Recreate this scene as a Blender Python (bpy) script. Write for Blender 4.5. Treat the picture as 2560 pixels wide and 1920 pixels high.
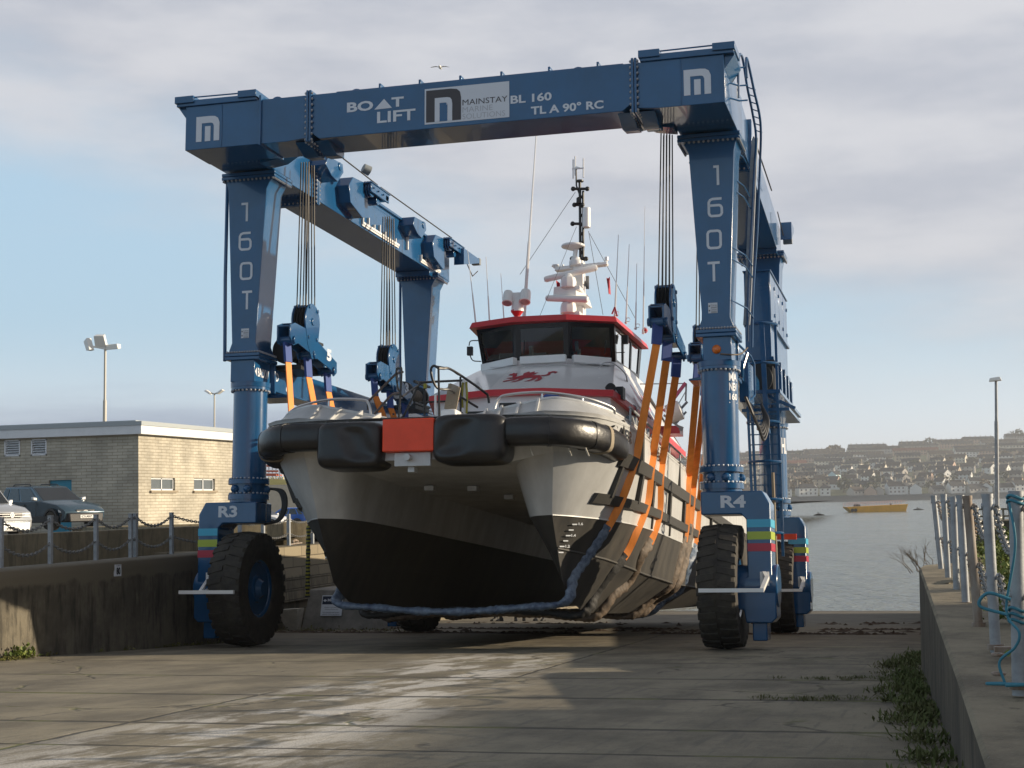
import bpy, bmesh, math, random
from mathutils import Vector, Matrix, noise
R = math.radians
random.seed(7)
for o in list(bpy.data.objects): bpy.data.objects.remove(o)
SC = bpy.context.scene
COL = SC.collection

# ------------------------------------------------------------------ camera
CAM = Vector((7.5922, -24.626265, 2.421433))
CR, CU, CF = Vector((0.962701027,0.269760096,-0.020885946)), Vector((0.04076653,-0.068305948,0.996831173)), Vector((-0.267478639,0.960501842,0.076755389))
FPX = 3816.55                      # focal length in pixels of a 2560 wide picture
cd = bpy.data.cameras.new('camera'); cd.sensor_width = 36; cd.lens = FPX / 2560 * 36
cd.clip_start = .1; cd.clip_end = 20000
co = bpy.data.objects.new('camera', cd); COL.objects.link(co)
co.matrix_world = Matrix(((CR[0], CU[0], -CF[0], CAM[0]), (CR[1], CU[1], -CF[1], CAM[1]), (CR[2], CU[2], -CF[2], CAM[2]), (0, 0, 0, 1)))
SC.camera = co

# ------------------------------------------------------------------ light
SUN_AZ, SUN_EL = 20.0, 14.0        # azimuth from +x towards +y
sv = Vector((math.cos(R(SUN_AZ)) * math.cos(R(SUN_EL)), math.sin(R(SUN_AZ)) * math.cos(R(SUN_EL)), math.sin(R(SUN_EL))))
sl = bpy.data.lights.new('sun', 'SUN'); sl.energy = 5.0; sl.angle = R(.53); sl.color = (1, .84, .62)
so = bpy.data.objects.new('sun', sl); COL.objects.link(so); so.location = (60, 20, 40)
so.rotation_euler = (-sv).to_track_quat('-Z', 'Y').to_euler()
W = bpy.data.worlds.new('World'); SC.world = W; W.use_nodes = True
def world():
    nt = W.node_tree; N = nt.nodes; L = nt.links; N.clear()
    def n(t, **k):
        x = N.new(t)
        for a, b in k.items(): setattr(x, a, b)
        return x
    def mth(op, a, b=None, c=None):
        m = n('ShaderNodeMath', operation=op)
        for i, v in enumerate((a, b, c)):
            if v is None: continue
            if isinstance(v, (int, float)): m.inputs[i].default_value = v
            else: L.new(v, m.inputs[i])
        return m.outputs[0]
    out = n('ShaderNodeOutputWorld'); bg = n('ShaderNodeBackground'); bg.inputs[1].default_value = .1
    sky = n('ShaderNodeTexSky', sky_type='NISHITA', sun_disc=False)
    sky.sun_elevation = R(SUN_EL); sky.sun_rotation = R(90 - SUN_AZ); sky.air_density = 1.0; sky.dust_density = 1.2; sky.ozone_density = 1.2
    tc = n('ShaderNodeTexCoord'); sp = n('ShaderNodeSeparateXYZ'); L.new(tc.outputs['Generated'], sp.inputs[0])
    x, y, z = sp.outputs
    el = mth('MAXIMUM', z, 0.0)
    az = mth('ARCTAN2', x, y)      # 0 = along the slipway, negative to the left
    def nz(sx, sy, sc, det, seed, rough=.55):
        cb = n('ShaderNodeCombineXYZ'); L.new(mth('MULTIPLY', az, sx), cb.inputs[0]); L.new(mth('MULTIPLY', el, sy), cb.inputs[1]); cb.inputs[2].default_value = seed
        t = n('ShaderNodeTexNoise'); t.inputs['Scale'].default_value = sc; t.inputs['Detail'].default_value = det; t.inputs['Roughness'].default_value = rough
        L.new(cb.outputs[0], t.inputs['Vector']); return t.outputs['Fac']
    def ss(v, a, b):
        m = n('ShaderNodeMapRange', interpolation_type='SMOOTHSTEP'); L.new(v, m.inputs[0]) if not isinstance(v, float) else None
        m.inputs[1].default_value = a; m.inputs[2].default_value = b; return m.outputs[0]
    n1 = nz(3, 9, 1.6, 7, 1.3); n2 = nz(2, 14, 3.0, 6, 4.1); n3 = nz(1.5, 6, 7, 5, 8.2)
    # high grey sheet: lower edge drops towards the right
    edge = mth('ADD', mth('SUBTRACT', el, mth('MULTIPLY', az, -.22)), mth('MULTIPLY', mth('SUBTRACT', n1, .5), .16))
    sheet = ss(edge, .05, .165)
    # low bank on the left horizon
    bank = mth('MULTIPLY', ss(mth('ADD', el, mth('MULTIPLY', mth('SUBTRACT', n2, .5), .05)), .085, .052), ss(az, -.20, -.36))
    def mix(a, b, f):
        m = n('ShaderNodeMix', data_type='RGBA')
        if isinstance(f, float): m.inputs[0].default_value = f
        else: L.new(f, m.inputs[0])
        for i, v in ((6, a), (7, b)):
            if isinstance(v, tuple): m.inputs[i].default_value = (*v, 1)
            else: L.new(v, m.inputs[i])
        return m.outputs[2]
    clear = mix(mix(sky.outputs[0], CLEAR, .75), CLEARLOW, ss(el, .13, .0))
    cloud = mix(CLOUD_D, CLOUD_L, ss(mth('ADD', mth('MULTIPLY', n3, .3), mth('MULTIPLY', n1, .7)), .36, .62))
    c = mix(clear, cloud, mth('MULTIPLY', sheet, .9))
    c = mix(c, BANK, mth('MULTIPLY', bank, .85))
    # overhead sky darkened to weaken the fill light, above anything the camera sees
    c = mix(c, (1.9, 2.0, 2.3), mth('MULTIPLY', ss(z, .33, .62), .85))
    L.new(c, bg.inputs[0]); L.new(bg.outputs[0], out.inputs[0])
CLEAR = (4.0, 5.7, 7.2); CLEARLOW = (6.2, 6.7, 7.2); CLOUD_D = (3.9, 4.0, 4.5); CLOUD_L = (5.3, 5.25, 5.5); BANK = (2.7, 3.3, 4.4)
world()
vs = SC.view_settings; vs.view_transform = 'Standard'; vs.look = 'None'; vs.exposure = .40; vs.gamma = 1

# ------------------------------------------------------------------ frames: the slipway falls towards the water
TH = .0608
FW = Matrix.Identity(4)
FH = Matrix.Rotation(-TH, 4, 'X')
FB = FH @ Matrix.Translation((0, -3.35, 0)) @ Matrix(((0.9991867026,-0.0403228629,0.0),(0.0403104979,0.9988803026,0.0247629723),(-0.0009985139,-0.0247428326,0.9996933506))).to_4x4()
def ray(px, py): return (CF * FPX + CR * (px - 1280) - CU * (py - 960))
def at(px, py, D):
    d = ray(px, py); return CAM + d * (D / FPX)
def on(px, py, axis, v, F=FW):
    Fi = F.inverted(); c = Fi @ CAM; d = Fi.to_3x3() @ ray(px, py)
    return c + d * ((v - c[axis]) / d[axis])

# ------------------------------------------------------------------ materials
def mat(name, col, rough=.6, metal=0., var=.0, vscale=3., bump=0., bscale=40., spec=.5, col2=None, coat=0., streak=0., detail=5.):
    m = bpy.data.materials.new(name); m.use_nodes = True
    nt = m.node_tree; N = nt.nodes; L = nt.links; b = N['Principled BSDF']
    b.inputs['Base Color'].default_value = (*col, 1); b.inputs['Roughness'].default_value = rough; b.inputs['Metallic'].default_value = metal
    b.inputs['Specular IOR Level'].default_value = spec; b.inputs['Coat Weight'].default_value = coat
    if var or col2 or bump:
        tc = N.new('ShaderNodeTexCoord'); mp = N.new('ShaderNodeMapping'); L.new(tc.outputs['Object'], mp.inputs[0])
        if streak: mp.inputs['Scale'].default_value = (1, 1, streak)
    if var or col2:
        t = N.new('ShaderNodeTexNoise'); t.inputs['Scale'].default_value = vscale; t.inputs['Detail'].default_value = detail; t.inputs['Roughness'].default_value = .65
        L.new(mp.outputs[0], t.inputs['Vector'])
        r = N.new('ShaderNodeValToRGB'); L.new(t.outputs['Fac'], r.inputs[0])
        c2 = col2 if col2 else tuple(c * (1 - var) for c in col); c1 = col if col2 else tuple(min(1, c * (1 + var)) for c in col)
        r.color_ramp.elements[0].color = (*c2, 1); r.color_ramp.elements[1].color = (*c1, 1)
        r.color_ramp.elements[0].position = .33; r.color_ramp.elements[1].position = .68
        L.new(r.outputs[0], b.inputs['Base Color'])
        mr = N.new('ShaderNodeMapRange'); L.new(t.outputs['Fac'], mr.inputs[0]); mr.inputs[3].default_value = min(1, rough + .08); mr.inputs[4].default_value = max(.03, rough - .08)
        L.new(mr.outputs[0], b.inputs['Roughness'])
    if bump:
        t2 = N.new('ShaderNodeTexNoise'); t2.inputs['Scale'].default_value = bscale; t2.inputs['Detail'].default_value = 4; L.new(mp.outputs[0], t2.inputs['Vector'])
        bp = N.new('ShaderNodeBump'); bp.inputs['Strength'].default_value = bump; bp.inputs['Distance'].default_value = .02
        L.new(t2.outputs['Fac'], bp.inputs['Height']); L.new(bp.outputs[0], b.inputs['Normal'])
    return m
M = {}
def mk(k, *a, **kw): M[k] = mat(k, *a, **kw); return M[k]
mk('blue paint', (.011, .088, .225), .2, var=.2, vscale=1.6, coat=.4, bump=.03, bscale=5, col2=(.010, .070, .175), detail=8.)
mk('bolt steel', (.42, .45, .50), .35, .7)
mk('white decal', (.62, .66, .72), .5)
mk('white paint', (.78, .78, .76), .35, var=.05)
mk('grey decal', (.05, .045, .05), .5); mk('pale decal', (.42, .44, .48), .5)
mk('cyan stripe', (.06, .42, .62), .35); mk('lime stripe', (.40, .50, .05), .35); mk('crimson stripe', (.45, .03, .06), .35)
mk('steel rope', (.05, .045, .04), .55, .4); mk('dark steel', (.02, .022, .025), .5, .3); mk('bright steel', (.6, .6, .6), .3, .9)
mk('tyre rubber', (.020, .018, .016), .78, var=.25, vscale=7, bump=.15, bscale=40, col2=(.052, .046, .036))
mk('orange webbing', (.92, .28, .045), .65, var=.15, vscale=6, streak=.2); mk('blue webbing', (.03, .07, .26), .7)
mk('blue sleeve', (.035, .06, .12), .5, var=.4, vscale=9, bump=.9, bscale=18, col2=(.20, .26, .34)); mk('brown sleeve', (.11, .08, .055), .7, var=.5, vscale=8, bump=.4, bscale=20); mk('black sleeve', (.02, .02, .02), .7, bump=.3)
mk('aluminium', (.60, .61, .61), .44, .25, var=.10, vscale=2.2, bump=.10, bscale=2.2, col2=(.45, .455, .45), streak=.3, detail=8.)
mk('antifoul', (.018, .018, .018), .62, var=.3, vscale=2.5, bump=.1, col2=(.055, .050, .042), streak=.12, detail=9.)
mk('fender rubber', (.010, .010, .012), .33, var=.4, vscale=3, bump=.2, bscale=16, col2=(.022, .021, .02), detail=8.)
mk('strake rubber', (.03, .029, .026), .6, bump=.15)
mk('orange paint', (.80, .06, .010), .42, var=.08); mk('red paint', (.58, .035, .045), .35, var=.05)
mk('gelcoat', (.80, .80, .79), .25, var=.03, coat=.3); mk('black frame', (.008, .008, .01), .25); mk('mast black', (.012, .012, .013), .45)
mk('dragon red', (.38, .012, .03), .5); mk('pink decal', (.62, .12, .22), .4)
def glassy(k, col, rough=.04, tr=0., spec=.7):
    m = mat(k, col, rough, spec=spec); M[k] = m
    m.node_tree.nodes['Principled BSDF'].inputs['Transmission Weight'].default_value = tr; return m
glassy('cabin glass', (.80, .86, .86), .02, 1., .3); glassy('dark glass', (.015, .018, .02), .03); glassy('window pane', (.10, .12, .13), .05); glassy('amber lens', (.8, .18, .01), .15, .2)
mk('galvanised', (.33, .35, .37), .55, .2, var=.18, vscale=10, bump=.06, bscale=60); mk('rusty post', (.19, .12, .075), .7, .1, var=.45, vscale=8, col2=(.36, .33, .29), streak=.3)
mk('chain steel', (.21, .21, .20), .5, .4, var=.2, vscale=20)
mk('blue rope', (.05, .22, .30), .7); mk('hazard yellow', (.30, .28, .03), .6)
mk('fascia white', (.72, .74, .76), .5, var=.04); mk('roof grey', (.36, .40, .42), .6); mk('teal door', (.02, .22, .33), .45); mk('stone sill', (.30, .25, .18), .8)
mk('lamp white', (.80, .80, .76), .45); mk('lamp pole', (.52, .50, .44), .5, .2)
mk('concrete block', (.20, .19, .17), .9, var=.3, vscale=2.4, bump=.25, bscale=18); mk('lashing and sunlit tan', (.52, .49, .42), .85, var=.15, vscale=6)  # the pale one stands for sunlit concrete on the wedge; also the lashings
mk('earth', (.16, .12, .075), .95, var=.45, vscale=1.5, bump=.4, bscale=8, col2=(.24, .20, .13))
mk('leaf', (.09, .14, .022), .6, var=.5, vscale=2.5, col2=(.17, .20, .035)); mk('dark leaf', (.085, .125, .028), .8, var=.5, vscale=1.6, col2=(.095, .082, .03)); mk('moss', (.10, .10, .02), .9, var=.5)
mk('twig', (.10, .075, .05), .8); mk('weed', (.030, .018, .010), .85, var=.5, vscale=12, bump=.5, col2=(.07, .04, .02))
mk('barge yellow', (.72, .36, .012), .5, var=.12, vscale=.6); mk('rail pink', (.62, .38, .34), .6); mk('dark buoy', (.03, .03, .03), .7)
mk('car blue', (.04, .08, .115), .25, .3, coat=.6); mk('car silver', (.55, .57, .58), .28, .6, coat=.5); mk('car white', (.80, .80, .80), .25, coat=.5); mk('car bright blue', (.01, .12, .50), .25, .2, coat=.6)
mk('black plastic', (.02, .02, .022), .5); mk('grey plastic', (.20, .22, .23), .5); glassy('headlamp', (.55, .58, .60), .1); mk('alloy', (.5, .5, .5), .35, .8); mk('plate white', (.7, .7, .68), .4)
mk('hi vis', (.60, .65, .05), .6); mk('navy cloth', (.02, .03, .06), .8); mk('boot', (.015, .013, .012), .6); mk('skin', (.50, .30, .22), .5); mk('reflective', (.75, .75, .75), .3)
mk('scaffold orange', (.6, .14, .06), .6); mk('scaffold yellow', (.72, .60, .22), .6); mk('hoarding', (.085, .095, .10), .7, var=.1)
mk('red cloth', (.42, .02, .04), .7); mk('gull white', (.75, .75, .75), .6); mk('wood grey', (.22, .20, .15), .85, var=.3, vscale=8)

# ------------------------------------------------------------------ mesh building
class MB:
    def __init__(s): s.v = []; s.f = []; s.m = []; s.k = 0
    def add(s, vs_, fs):
        o = len(s.v); s.v += [Vector(p) for p in vs_]; s.f += [tuple(i + o for i in f) for f in fs]; s.m += [s.k] * len(fs); return s
    def mi(s, k): s.k = k; return s
    def box(s, x0, x1, y0, y1, z0, z1):
        return s.add([(x0, y0, z0), (x1, y0, z0), (x1, y1, z0), (x0, y1, z0), (x0, y0, z1), (x1, y0, z1), (x1, y1, z1), (x0, y1, z1)],
                     [(0, 3, 2, 1), (4, 5, 6, 7), (0, 1, 5, 4), (1, 2, 6, 5), (2, 3, 7, 6), (3, 0, 4, 7)])
    def hexa(s, p): # 8 points: bottom ring 4, top ring 4
        return s.add(p, [(0, 3, 2, 1), (4, 5, 6, 7), (0, 1, 5, 4), (1, 2, 6, 5), (2, 3, 7, 6), (3, 0, 4, 7)])
    def bar(s, a, b, w, h, up=(0, 0, 1)):
        a = Vector(a); b = Vector(b); d = (b - a).normalized(); u = Vector(up)
        if abs(d.dot(u)) > .95: u = Vector((0, 1, 0))
        r = d.cross(u).normalized(); u = r.cross(d).normalized(); r *= w / 2; u *= h / 2
        return s.hexa([a - r - u, a + r - u, b + r - u, b - r - u, a - r + u, a + r + u, b + r + u, b - r + u])
    def prism(s, poly, axis, a, b): # poly in the two other axes (in order)
        def P(q, t):
            if axis == 0: return (t, q[0], q[1])
            if axis == 1: return (q[0], t, q[1])
            return (q[0], q[1], t)
        n = len(poly); vs_ = [P(q, a) for q in poly] + [P(q, b) for q in poly]
        return s.add(vs_, [tuple(range(n)), tuple(range(2 * n - 1, n - 1, -1))] + [(i, i + n, (i + 1) % n + n, (i + 1) % n) for i in range(n)])
    def tube(s, pts, r, n=7, closed=False, cap=True):
        pts = [Vector(p) for p in pts]; N = len(pts); rows = []; u = None
        for i, p in enumerate(pts):
            if closed: d = pts[(i + 1) % N] - pts[i - 1]
            else: d = pts[min(i + 1, N - 1)] - pts[max(i - 1, 0)]
            if d.length < 1e-9: d = Vector((0, 0, 1))
            d.normalize()
            if u is None:
                u = Vector((0, 0, 1)) if abs(d.z) < .9 else Vector((0, 1, 0))
            u = (u - d * u.dot(d)).normalized(); w = d.cross(u)
            rr = r[i] if isinstance(r, (list, tuple)) else r
            rows.append([p + (u * math.cos(2 * math.pi * k / n) + w * math.sin(2 * math.pi * k / n)) * rr for k in range(n)])
        vs_ = [q for row in rows for q in row]; fs = []
        for i in range(N if closed else N - 1):
            j = (i + 1) % N
            for k in range(n): fs.append((i * n + k, i * n + (k + 1) % n, j * n + (k + 1) % n, j * n + k))
        if cap and not closed: fs += [tuple(range(n - 1, -1, -1)), tuple((N - 1) * n + k for k in range(n))]
        return s.add(vs_, fs)
    def cyl(s, a, b, r0, r1=None, n=20):
        r1 = r0 if r1 is None else r1; return s.tube([a, b], [r0, r1], n)
    def lathe(s, prof, o, axis=2, n=24, cap=True): # prof (r,h)
        o = Vector(o); vs_ = []
        for r, h in prof:
            for k in range(n):
                c, q = r * math.cos(2 * math.pi * k / n), r * math.sin(2 * math.pi * k / n)
                vs_.append(o + (Vector((h, c, q)) if axis == 0 else Vector((q, h, c)) if axis == 1 else Vector((c, q, h))))
        fs = [(i * n + k, i * n + (k + 1) % n, (i + 1) * n + (k + 1) % n, (i + 1) * n + k) for i in range(len(prof) - 1) for k in range(n)]
        if cap: fs += [tuple(range(n - 1, -1, -1)), tuple((len(prof) - 1) * n + k for k in range(n))]
        return s.add(vs_, fs)
    def ball(s, c, r, n=8, sx=1, sy=1, sz=1):
        c = Vector(c); prof = []; m = max(4, n // 2 + 1); vs_ = []; 
        for i in range(m + 1):
            t = math.pi * i / m; rr = max(1e-4, math.sin(t)) * r
            for k in range(n): vs_.append(c + Vector((rr * math.cos(2 * math.pi * k / n) * sx, rr * math.sin(2 * math.pi * k / n) * sy, -math.cos(t) * r * sz)))
        return s.add(vs_, [(i * n + k, i * n + (k + 1) % n, (i + 1) * n + (k + 1) % n, (i + 1) * n + k) for i in range(m) for k in range(n)])
    def loft(s, rows, closed=False):
        n = len(rows[0]); vs_ = [p for r in rows for p in r]
        return s.add(vs_, [(i * n + k, i * n + (k + 1) % n, (i + 1) * n + (k + 1) % n, (i + 1) * n + k) for i in range(len(rows) - 1) for k in range(n if closed else n - 1)])
    def poly(s, pts): return s.add(pts, [tuple(range(len(pts)))])
    def bolts(s, pts, r=.022): 
        for p in pts: s.ball(p, r, 6)
        return s
    def ribbon(s, pts, w, fn, closed=False): # flat 2D stroke mapped through fn(u,v)
        n = len(pts); L_ = []; Rr = []
        P2 = [Vector(p) for p in pts]
        for i in range(n):
            if closed: a, b, c = P2[i - 1], P2[i], P2[(i + 1) % n]
            else: a, b, c = P2[max(i - 1, 0)], P2[i], P2[min(i + 1, n - 1)]
            d1 = (b - a).normalized() if (b - a).length > 1e-9 else (c - b).normalized(); d2 = (c - b).normalized() if (c - b).length > 1e-9 else d1
            nn = Vector((-d1.y - d2.y, d1.x + d2.x)); nn.normalize(); k = 1 / max(.4, nn.dot(Vector((-d1.y, d1.x))))
            L_.append(fn(*(b + nn * w / 2 * k))); Rr.append(fn(*(b - nn * w / 2 * k)))
        o = []
        for i in range(n): o += [L_[i], Rr[i]]
        return s.add(o, [(2 * i, 2 * i + 1, (2 * i + 3) % (2 * n), (2 * i + 2) % (2 * n)) for i in range(n if closed else n - 1)])
    def text(s, body, x0, x1, z0, z1, fn, bold=.0, keep=False): # text fitted to the rectangle, mapped through fn(u,v)
        vs_, fs = glyphs(body, bold)
        ax = min(v[0] for v in vs_); bx = max(v[0] for v in vs_); az = min(v[1] for v in vs_); bz = max(v[1] for v in vs_)
        sx = (x1 - x0) / (bx - ax); sz = (z1 - z0) / (bz - az)
        return s.add([fn(x0 + (v[0] - ax) * sx, z0 + (v[1] - az) * sz) for v in vs_], fs)
    def build(s, name, mats, parent=None, base=None, bevel=0., smooth=.6, recalc=True):
        b = base if base is not None else BASE.get(parent.name if parent else '', Vector())
        me = bpy.data.meshes.new(name); me.from_pydata([v - b for v in s.v], [], s.f)
        for m in (mats if isinstance(mats, (list, tuple)) else [mats]): me.materials.append(M[m] if isinstance(m, str) else m)
        me.polygons.foreach_set('material_index', s.m)
        if recalc:
            bm = bmesh.new(); bm.from_mesh(me); bmesh.ops.recalc_face_normals(bm, faces=bm.faces); bm.to_mesh(me); bm.free()
        if smooth: me.shade_smooth(); me.set_sharp_from_angle(angle=smooth)
        me.update()
        o = bpy.data.objects.new(name, me); COL.objects.link(o)
        if parent: o.parent = parent
        BASE[o.name] = b
        if bevel:
            md = o.modifiers.new('bevel', 'BEVEL'); md.width = bevel; md.segments = 2; md.limit_method = 'ANGLE'; md.angle_limit = R(40); md.harden_normals = False
        return o
    def each(s, name, mats, parent, **k):
        """build every connected piece as a part of its own"""
        p = list(range(len(s.v)))
        def find(i):
            while p[i] != i: p[i] = p[p[i]]; i = p[i]
            return i
        for f in s.f:
            for i in f[1:]: p[find(i)] = find(f[0])
        groups = {}
        for f, m in zip(s.f, s.m): groups.setdefault(find(f[0]), []).append((f, m))
        for fs in groups.values():
            q = MB(); ids = sorted({i for f, m in fs for i in f}); mp = {i: n for n, i in enumerate(ids)}
            q.v = [s.v[i] for i in ids]; q.f = [tuple(mp[i] for i in f) for f, m in fs]; q.m = [m for f, m in fs]; q.build(name, mats, parent, **k)
BASE = {}
GL = {}
def glyphs(body, bold):
    k = (body, bold)
    if k not in GL:
        cu = bpy.data.curves.new('t', 'FONT'); cu.body = body; cu.offset = bold; cu.resolution_u = 3; cu.fill_mode = 'FRONT'
        o = bpy.data.objects.new('t', cu); COL.objects.link(o)
        dg = bpy.context.evaluated_depsgraph_get(); me = bpy.data.meshes.new_from_object(o.evaluated_get(dg))
        GL[k] = ([tuple(v.co[:2]) for v in me.vertices], [tuple(p.vertices) for p in me.polygons])
        bpy.data.objects.remove(o); bpy.data.curves.remove(cu); bpy.data.meshes.remove(me)
    return GL[k]
def tag(o, label=None, cat=None, group=None, kind=None):
    if label: o['label'] = label
    if cat: o['category'] = cat
    if group: o['group'] = group
    if kind: o['kind'] = kind
    return o
def thing(name, label, cat, base=(0, 0, 0), F=FW, group=None):
    o = bpy.data.objects.new(name, None); COL.objects.link(o); o.empty_display_size = .3
    o.matrix_world = F @ Matrix.Translation(base); BASE[o.name] = Vector(base)
    return tag(o, label, cat, group)
def solo(mb, name, mats, label, cat, base=(0, 0, 0), F=FW, group=None, **k):
    o = mb.build(name, mats, None, Vector(base), **k); o.matrix_world = F @ Matrix.Translation(base); return tag(o, label, cat, group)
def struct(mb, name, mats, F=FW, kind='structure', **k):
    o = mb.build(name, mats, None, Vector(), **k); o.matrix_world = F; o['kind'] = kind; return o
def copy_tree(o, parent=None):
    c = o.copy(); COL.objects.link(c)
    if parent: c.parent = parent
    for ch in list(o.children): copy_tree(ch, c)
    return c
def lerp(a, b, t): return a + (b - a) * t
def arc(cx, cy, r, a0, a1, n): return [(cx + r * math.cos(R(lerp(a0, a1, i / n))), cy + r * math.sin(R(lerp(a0, a1, i / n)))) for i in range(n + 1)]
def curve(pts, n=8): # Catmull-Rom through 3D points
    P = [Vector(p) for p in pts]; P = [P[0] * 2 - P[1]] + P + [P[-1] * 2 - P[-2]]; out = []
    for i in range(1, len(P) - 2):
        for k in range(n):
            t = k / n; a, b, c, d = P[i - 1], P[i], P[i + 1], P[i + 2]
            out.append(.5 * ((2 * b) + (c - a) * t + (2 * a - 5 * b + 4 * c - d) * t * t + (3 * b - a - 3 * c + d) * t ** 3))
    out.append(P[-2]); return out

# ------------------------------------------------------------------ the boat hoist
def build_hoist():
    T = thing('boat_hoist', 'huge dark blue wheeled gantry straddling the catamaran on the slipway', 'boat hoist', (0, 4.6, 0), FH)
    CX, LB = 4.18, 9.2
    yf = -1.83
    # front cross beam: middle piece and two corner pieces bolted together
    b = MB()
    b.prism([(-2.33, 9.2), (-2.33, 8.56), (-2.15, 8.43), (3.0, 8.43), (3.18, 8.56), (3.18, 9.2)], 1, yf, -.93)
    for x in (-2.33, 3.2):
        for s in (-1, 1):
            b.box(x - .045 if s < 0 else x + .005, x - .005 if s < 0 else x + .045, yf - .05, -.86, 8.38, 9.27); b.mi(1)
            for i in range(9): b.ball((x + s * .055, yf - .028, 8.42 + i * .1), .026, 6)
            for i in range(9): b.ball((x + s * .055, lerp(yf, -.9, i / 8), 8.385), .024, 6)
            b.mi(0)
        b.prism([(yf + .1, 8.43), (-1.0, 8.43), (-1.0, 8.31), (-1.35, 8.28)], 0, x - .3, x - .05); b.prism([(yf + .1, 8.43), (-1.0, 8.43), (-1.0, 8.31), (-1.35, 8.28)], 0, x + .05, x + .3)
    b.tube([(-2.2, -1.5, 9.28), (-.5, -1.5, 9.27), (3.1, -1.5, 9.27)], .035); b.tube([(-2.2, -1.4, 9.27), (3.1, -1.4, 9.27)], .03)
    b.tube([(-1.9, -1.7, 9.24), (3.0, -1.7, 9.24)], .018)
    for x in (-1.1, -.4, .3, 1.0, 1.8, 2.6): b.box(x - .02, x + .02, -1.78, -1.3, 9.2, 9.30)
    for x in (-1.65, -3.1, 2.2):
        b.cyl((x, -1.45, 9.24), (x, -1.37, 9.24), .13, n=16); b.box(x - .2, x + .2, -1.5, -1.32, 9.19, 9.24)
    beam = b.build('cross_beam', ['blue paint', 'bolt steel'], T, bevel=.012)
    for s in (-1, 1):
        c = MB(); jx = 2.38 if s < 0 else 3.25
        pr = [(s * jx, 9.2), (s * jx, 8.46), (s * (jx + .35), 8.43), (s * 4.62, 8.43), (s * 4.62, 9.2)]
        c.prism(pr, 1, yf, -.93)
        xi = 3.66
        c.box(min(s * xi, s * 4.615), max(s * xi, s * 4.615), -.93, .42, 8.44, 9.195)
        c.prism([(s * xi, 8.44), (s * xi, 8.38), (s * 3.3, 8.44), (s * 2.95, 8.66), (s * 2.95, 9.0), (s * xi, 9.0)], 1, -.9, -.5)
        c.box(min(s * 3.93, s * 3.95), max(s * 3.93, s * 3.95), yf - .012, yf, 8.45, 9.18)      # weld seam
        c.box(min(s * 3.2, s * 3.24), max(s * 3.2, s * 3.24), yf - .04, -.9, 8.40, 9.27) if s < 0 else None
        # lip on top
        c.box(min(s * 3.3, s * 4.78), max(s * 3.3, s * 4.78), yf - .04, -1.0, 9.2, 9.30)
        c.prism([(s * 4.62, 9.2), (s * 4.78, 9.2), (s * 4.62, 8.98)], 1, yf + .05, -1.0)
        c.box(min(s * 4.45, s * 4.8), max(s * 4.45, s * 4.8), yf - .08, -1.3, 9.25, 9.37); c.box(min(s * 3.28, s * 3.62), max(s * 3.28, s * 3.62), yf - .08, -1.3, 9.25, 9.37)
        c.tube([(s * 3.5, yf, 9.35), (s * 4.5, yf, 9.36)], .014)
        ce = c.build('beam_corner', 'blue paint', T, bevel=.012)
        fn = lambda u, v: (u, yf - .006, v)
        e = MB(); x0, x1, z0, z1 = (-4.416, -3.98, 8.56, 9.0) if s < 0 else (3.985, 4.41, 8.585, 9.0)
        emblem(e, x0, x1, z0, z1, fn); e.build('emblem', 'white decal', ce, smooth=0, recalc=False)
    fn = lambda u, v: (u, yf - .006, v)
    t = MB(); t.text('BO', -1.655, -1.19, 8.83, 9.0, fn, .035); t.text('T', -.87, -.655, 8.85, 9.015, fn, .035)
    t.add([fn(-1.17, 8.835), fn(-.86, 8.84), fn(-1.0, 9.005)], [(0, 1, 2)])
    t.text('LIFT', -1.12, -.45, 8.6, 8.79, fn, .022)
    t.text('BL 160', 1.172, 1.855, 8.715, 8.855, fn, .03); t.text('TL A 90° RC', 1.51, 2.70, 8.5, 8.645, fn, .03)
    t.build('lettering', 'white decal', beam, smooth=0, recalc=False)
    # name panel
    p = MB(); p.add([fn(-.29, 8.5), fn(1.15, 8.5), fn(1.15, 9.1), fn(-.29, 9.1)], [(0, 1, 2, 3)])
    f2 = lambda u, v: (u, yf - .009, v)
    p.mi(1); archn(p, -.265, .335, 8.53, 9.07, .16, f2)
    p.mi(0); f3 = lambda u, v: (u, yf - .012, v); archn(p, -.115, .185, 8.53, 8.93, .085, f3)
    p.mi(3); p.add([f3(-.035, 8.53), f3(.105, 8.53), f3(.105, 8.84), f3(-.035, 8.84)], [(0, 1, 2, 3)])
    p.mi(1); p.text('MAINSTAY', .36, 1.12, 8.765, 8.86, f2, .0)
    p.mi(2); p.text('MARINE', .36, .87, 8.645, 8.735, f2, -.006); p.text('SOLUTIONS', .36, 1.08, 8.53, 8.62, f2, -.006)
    p.build('name_panel', ['white decal', 'grey decal', 'pale decal', 'blue paint'], beam, smooth=0, recalc=False)
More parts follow.
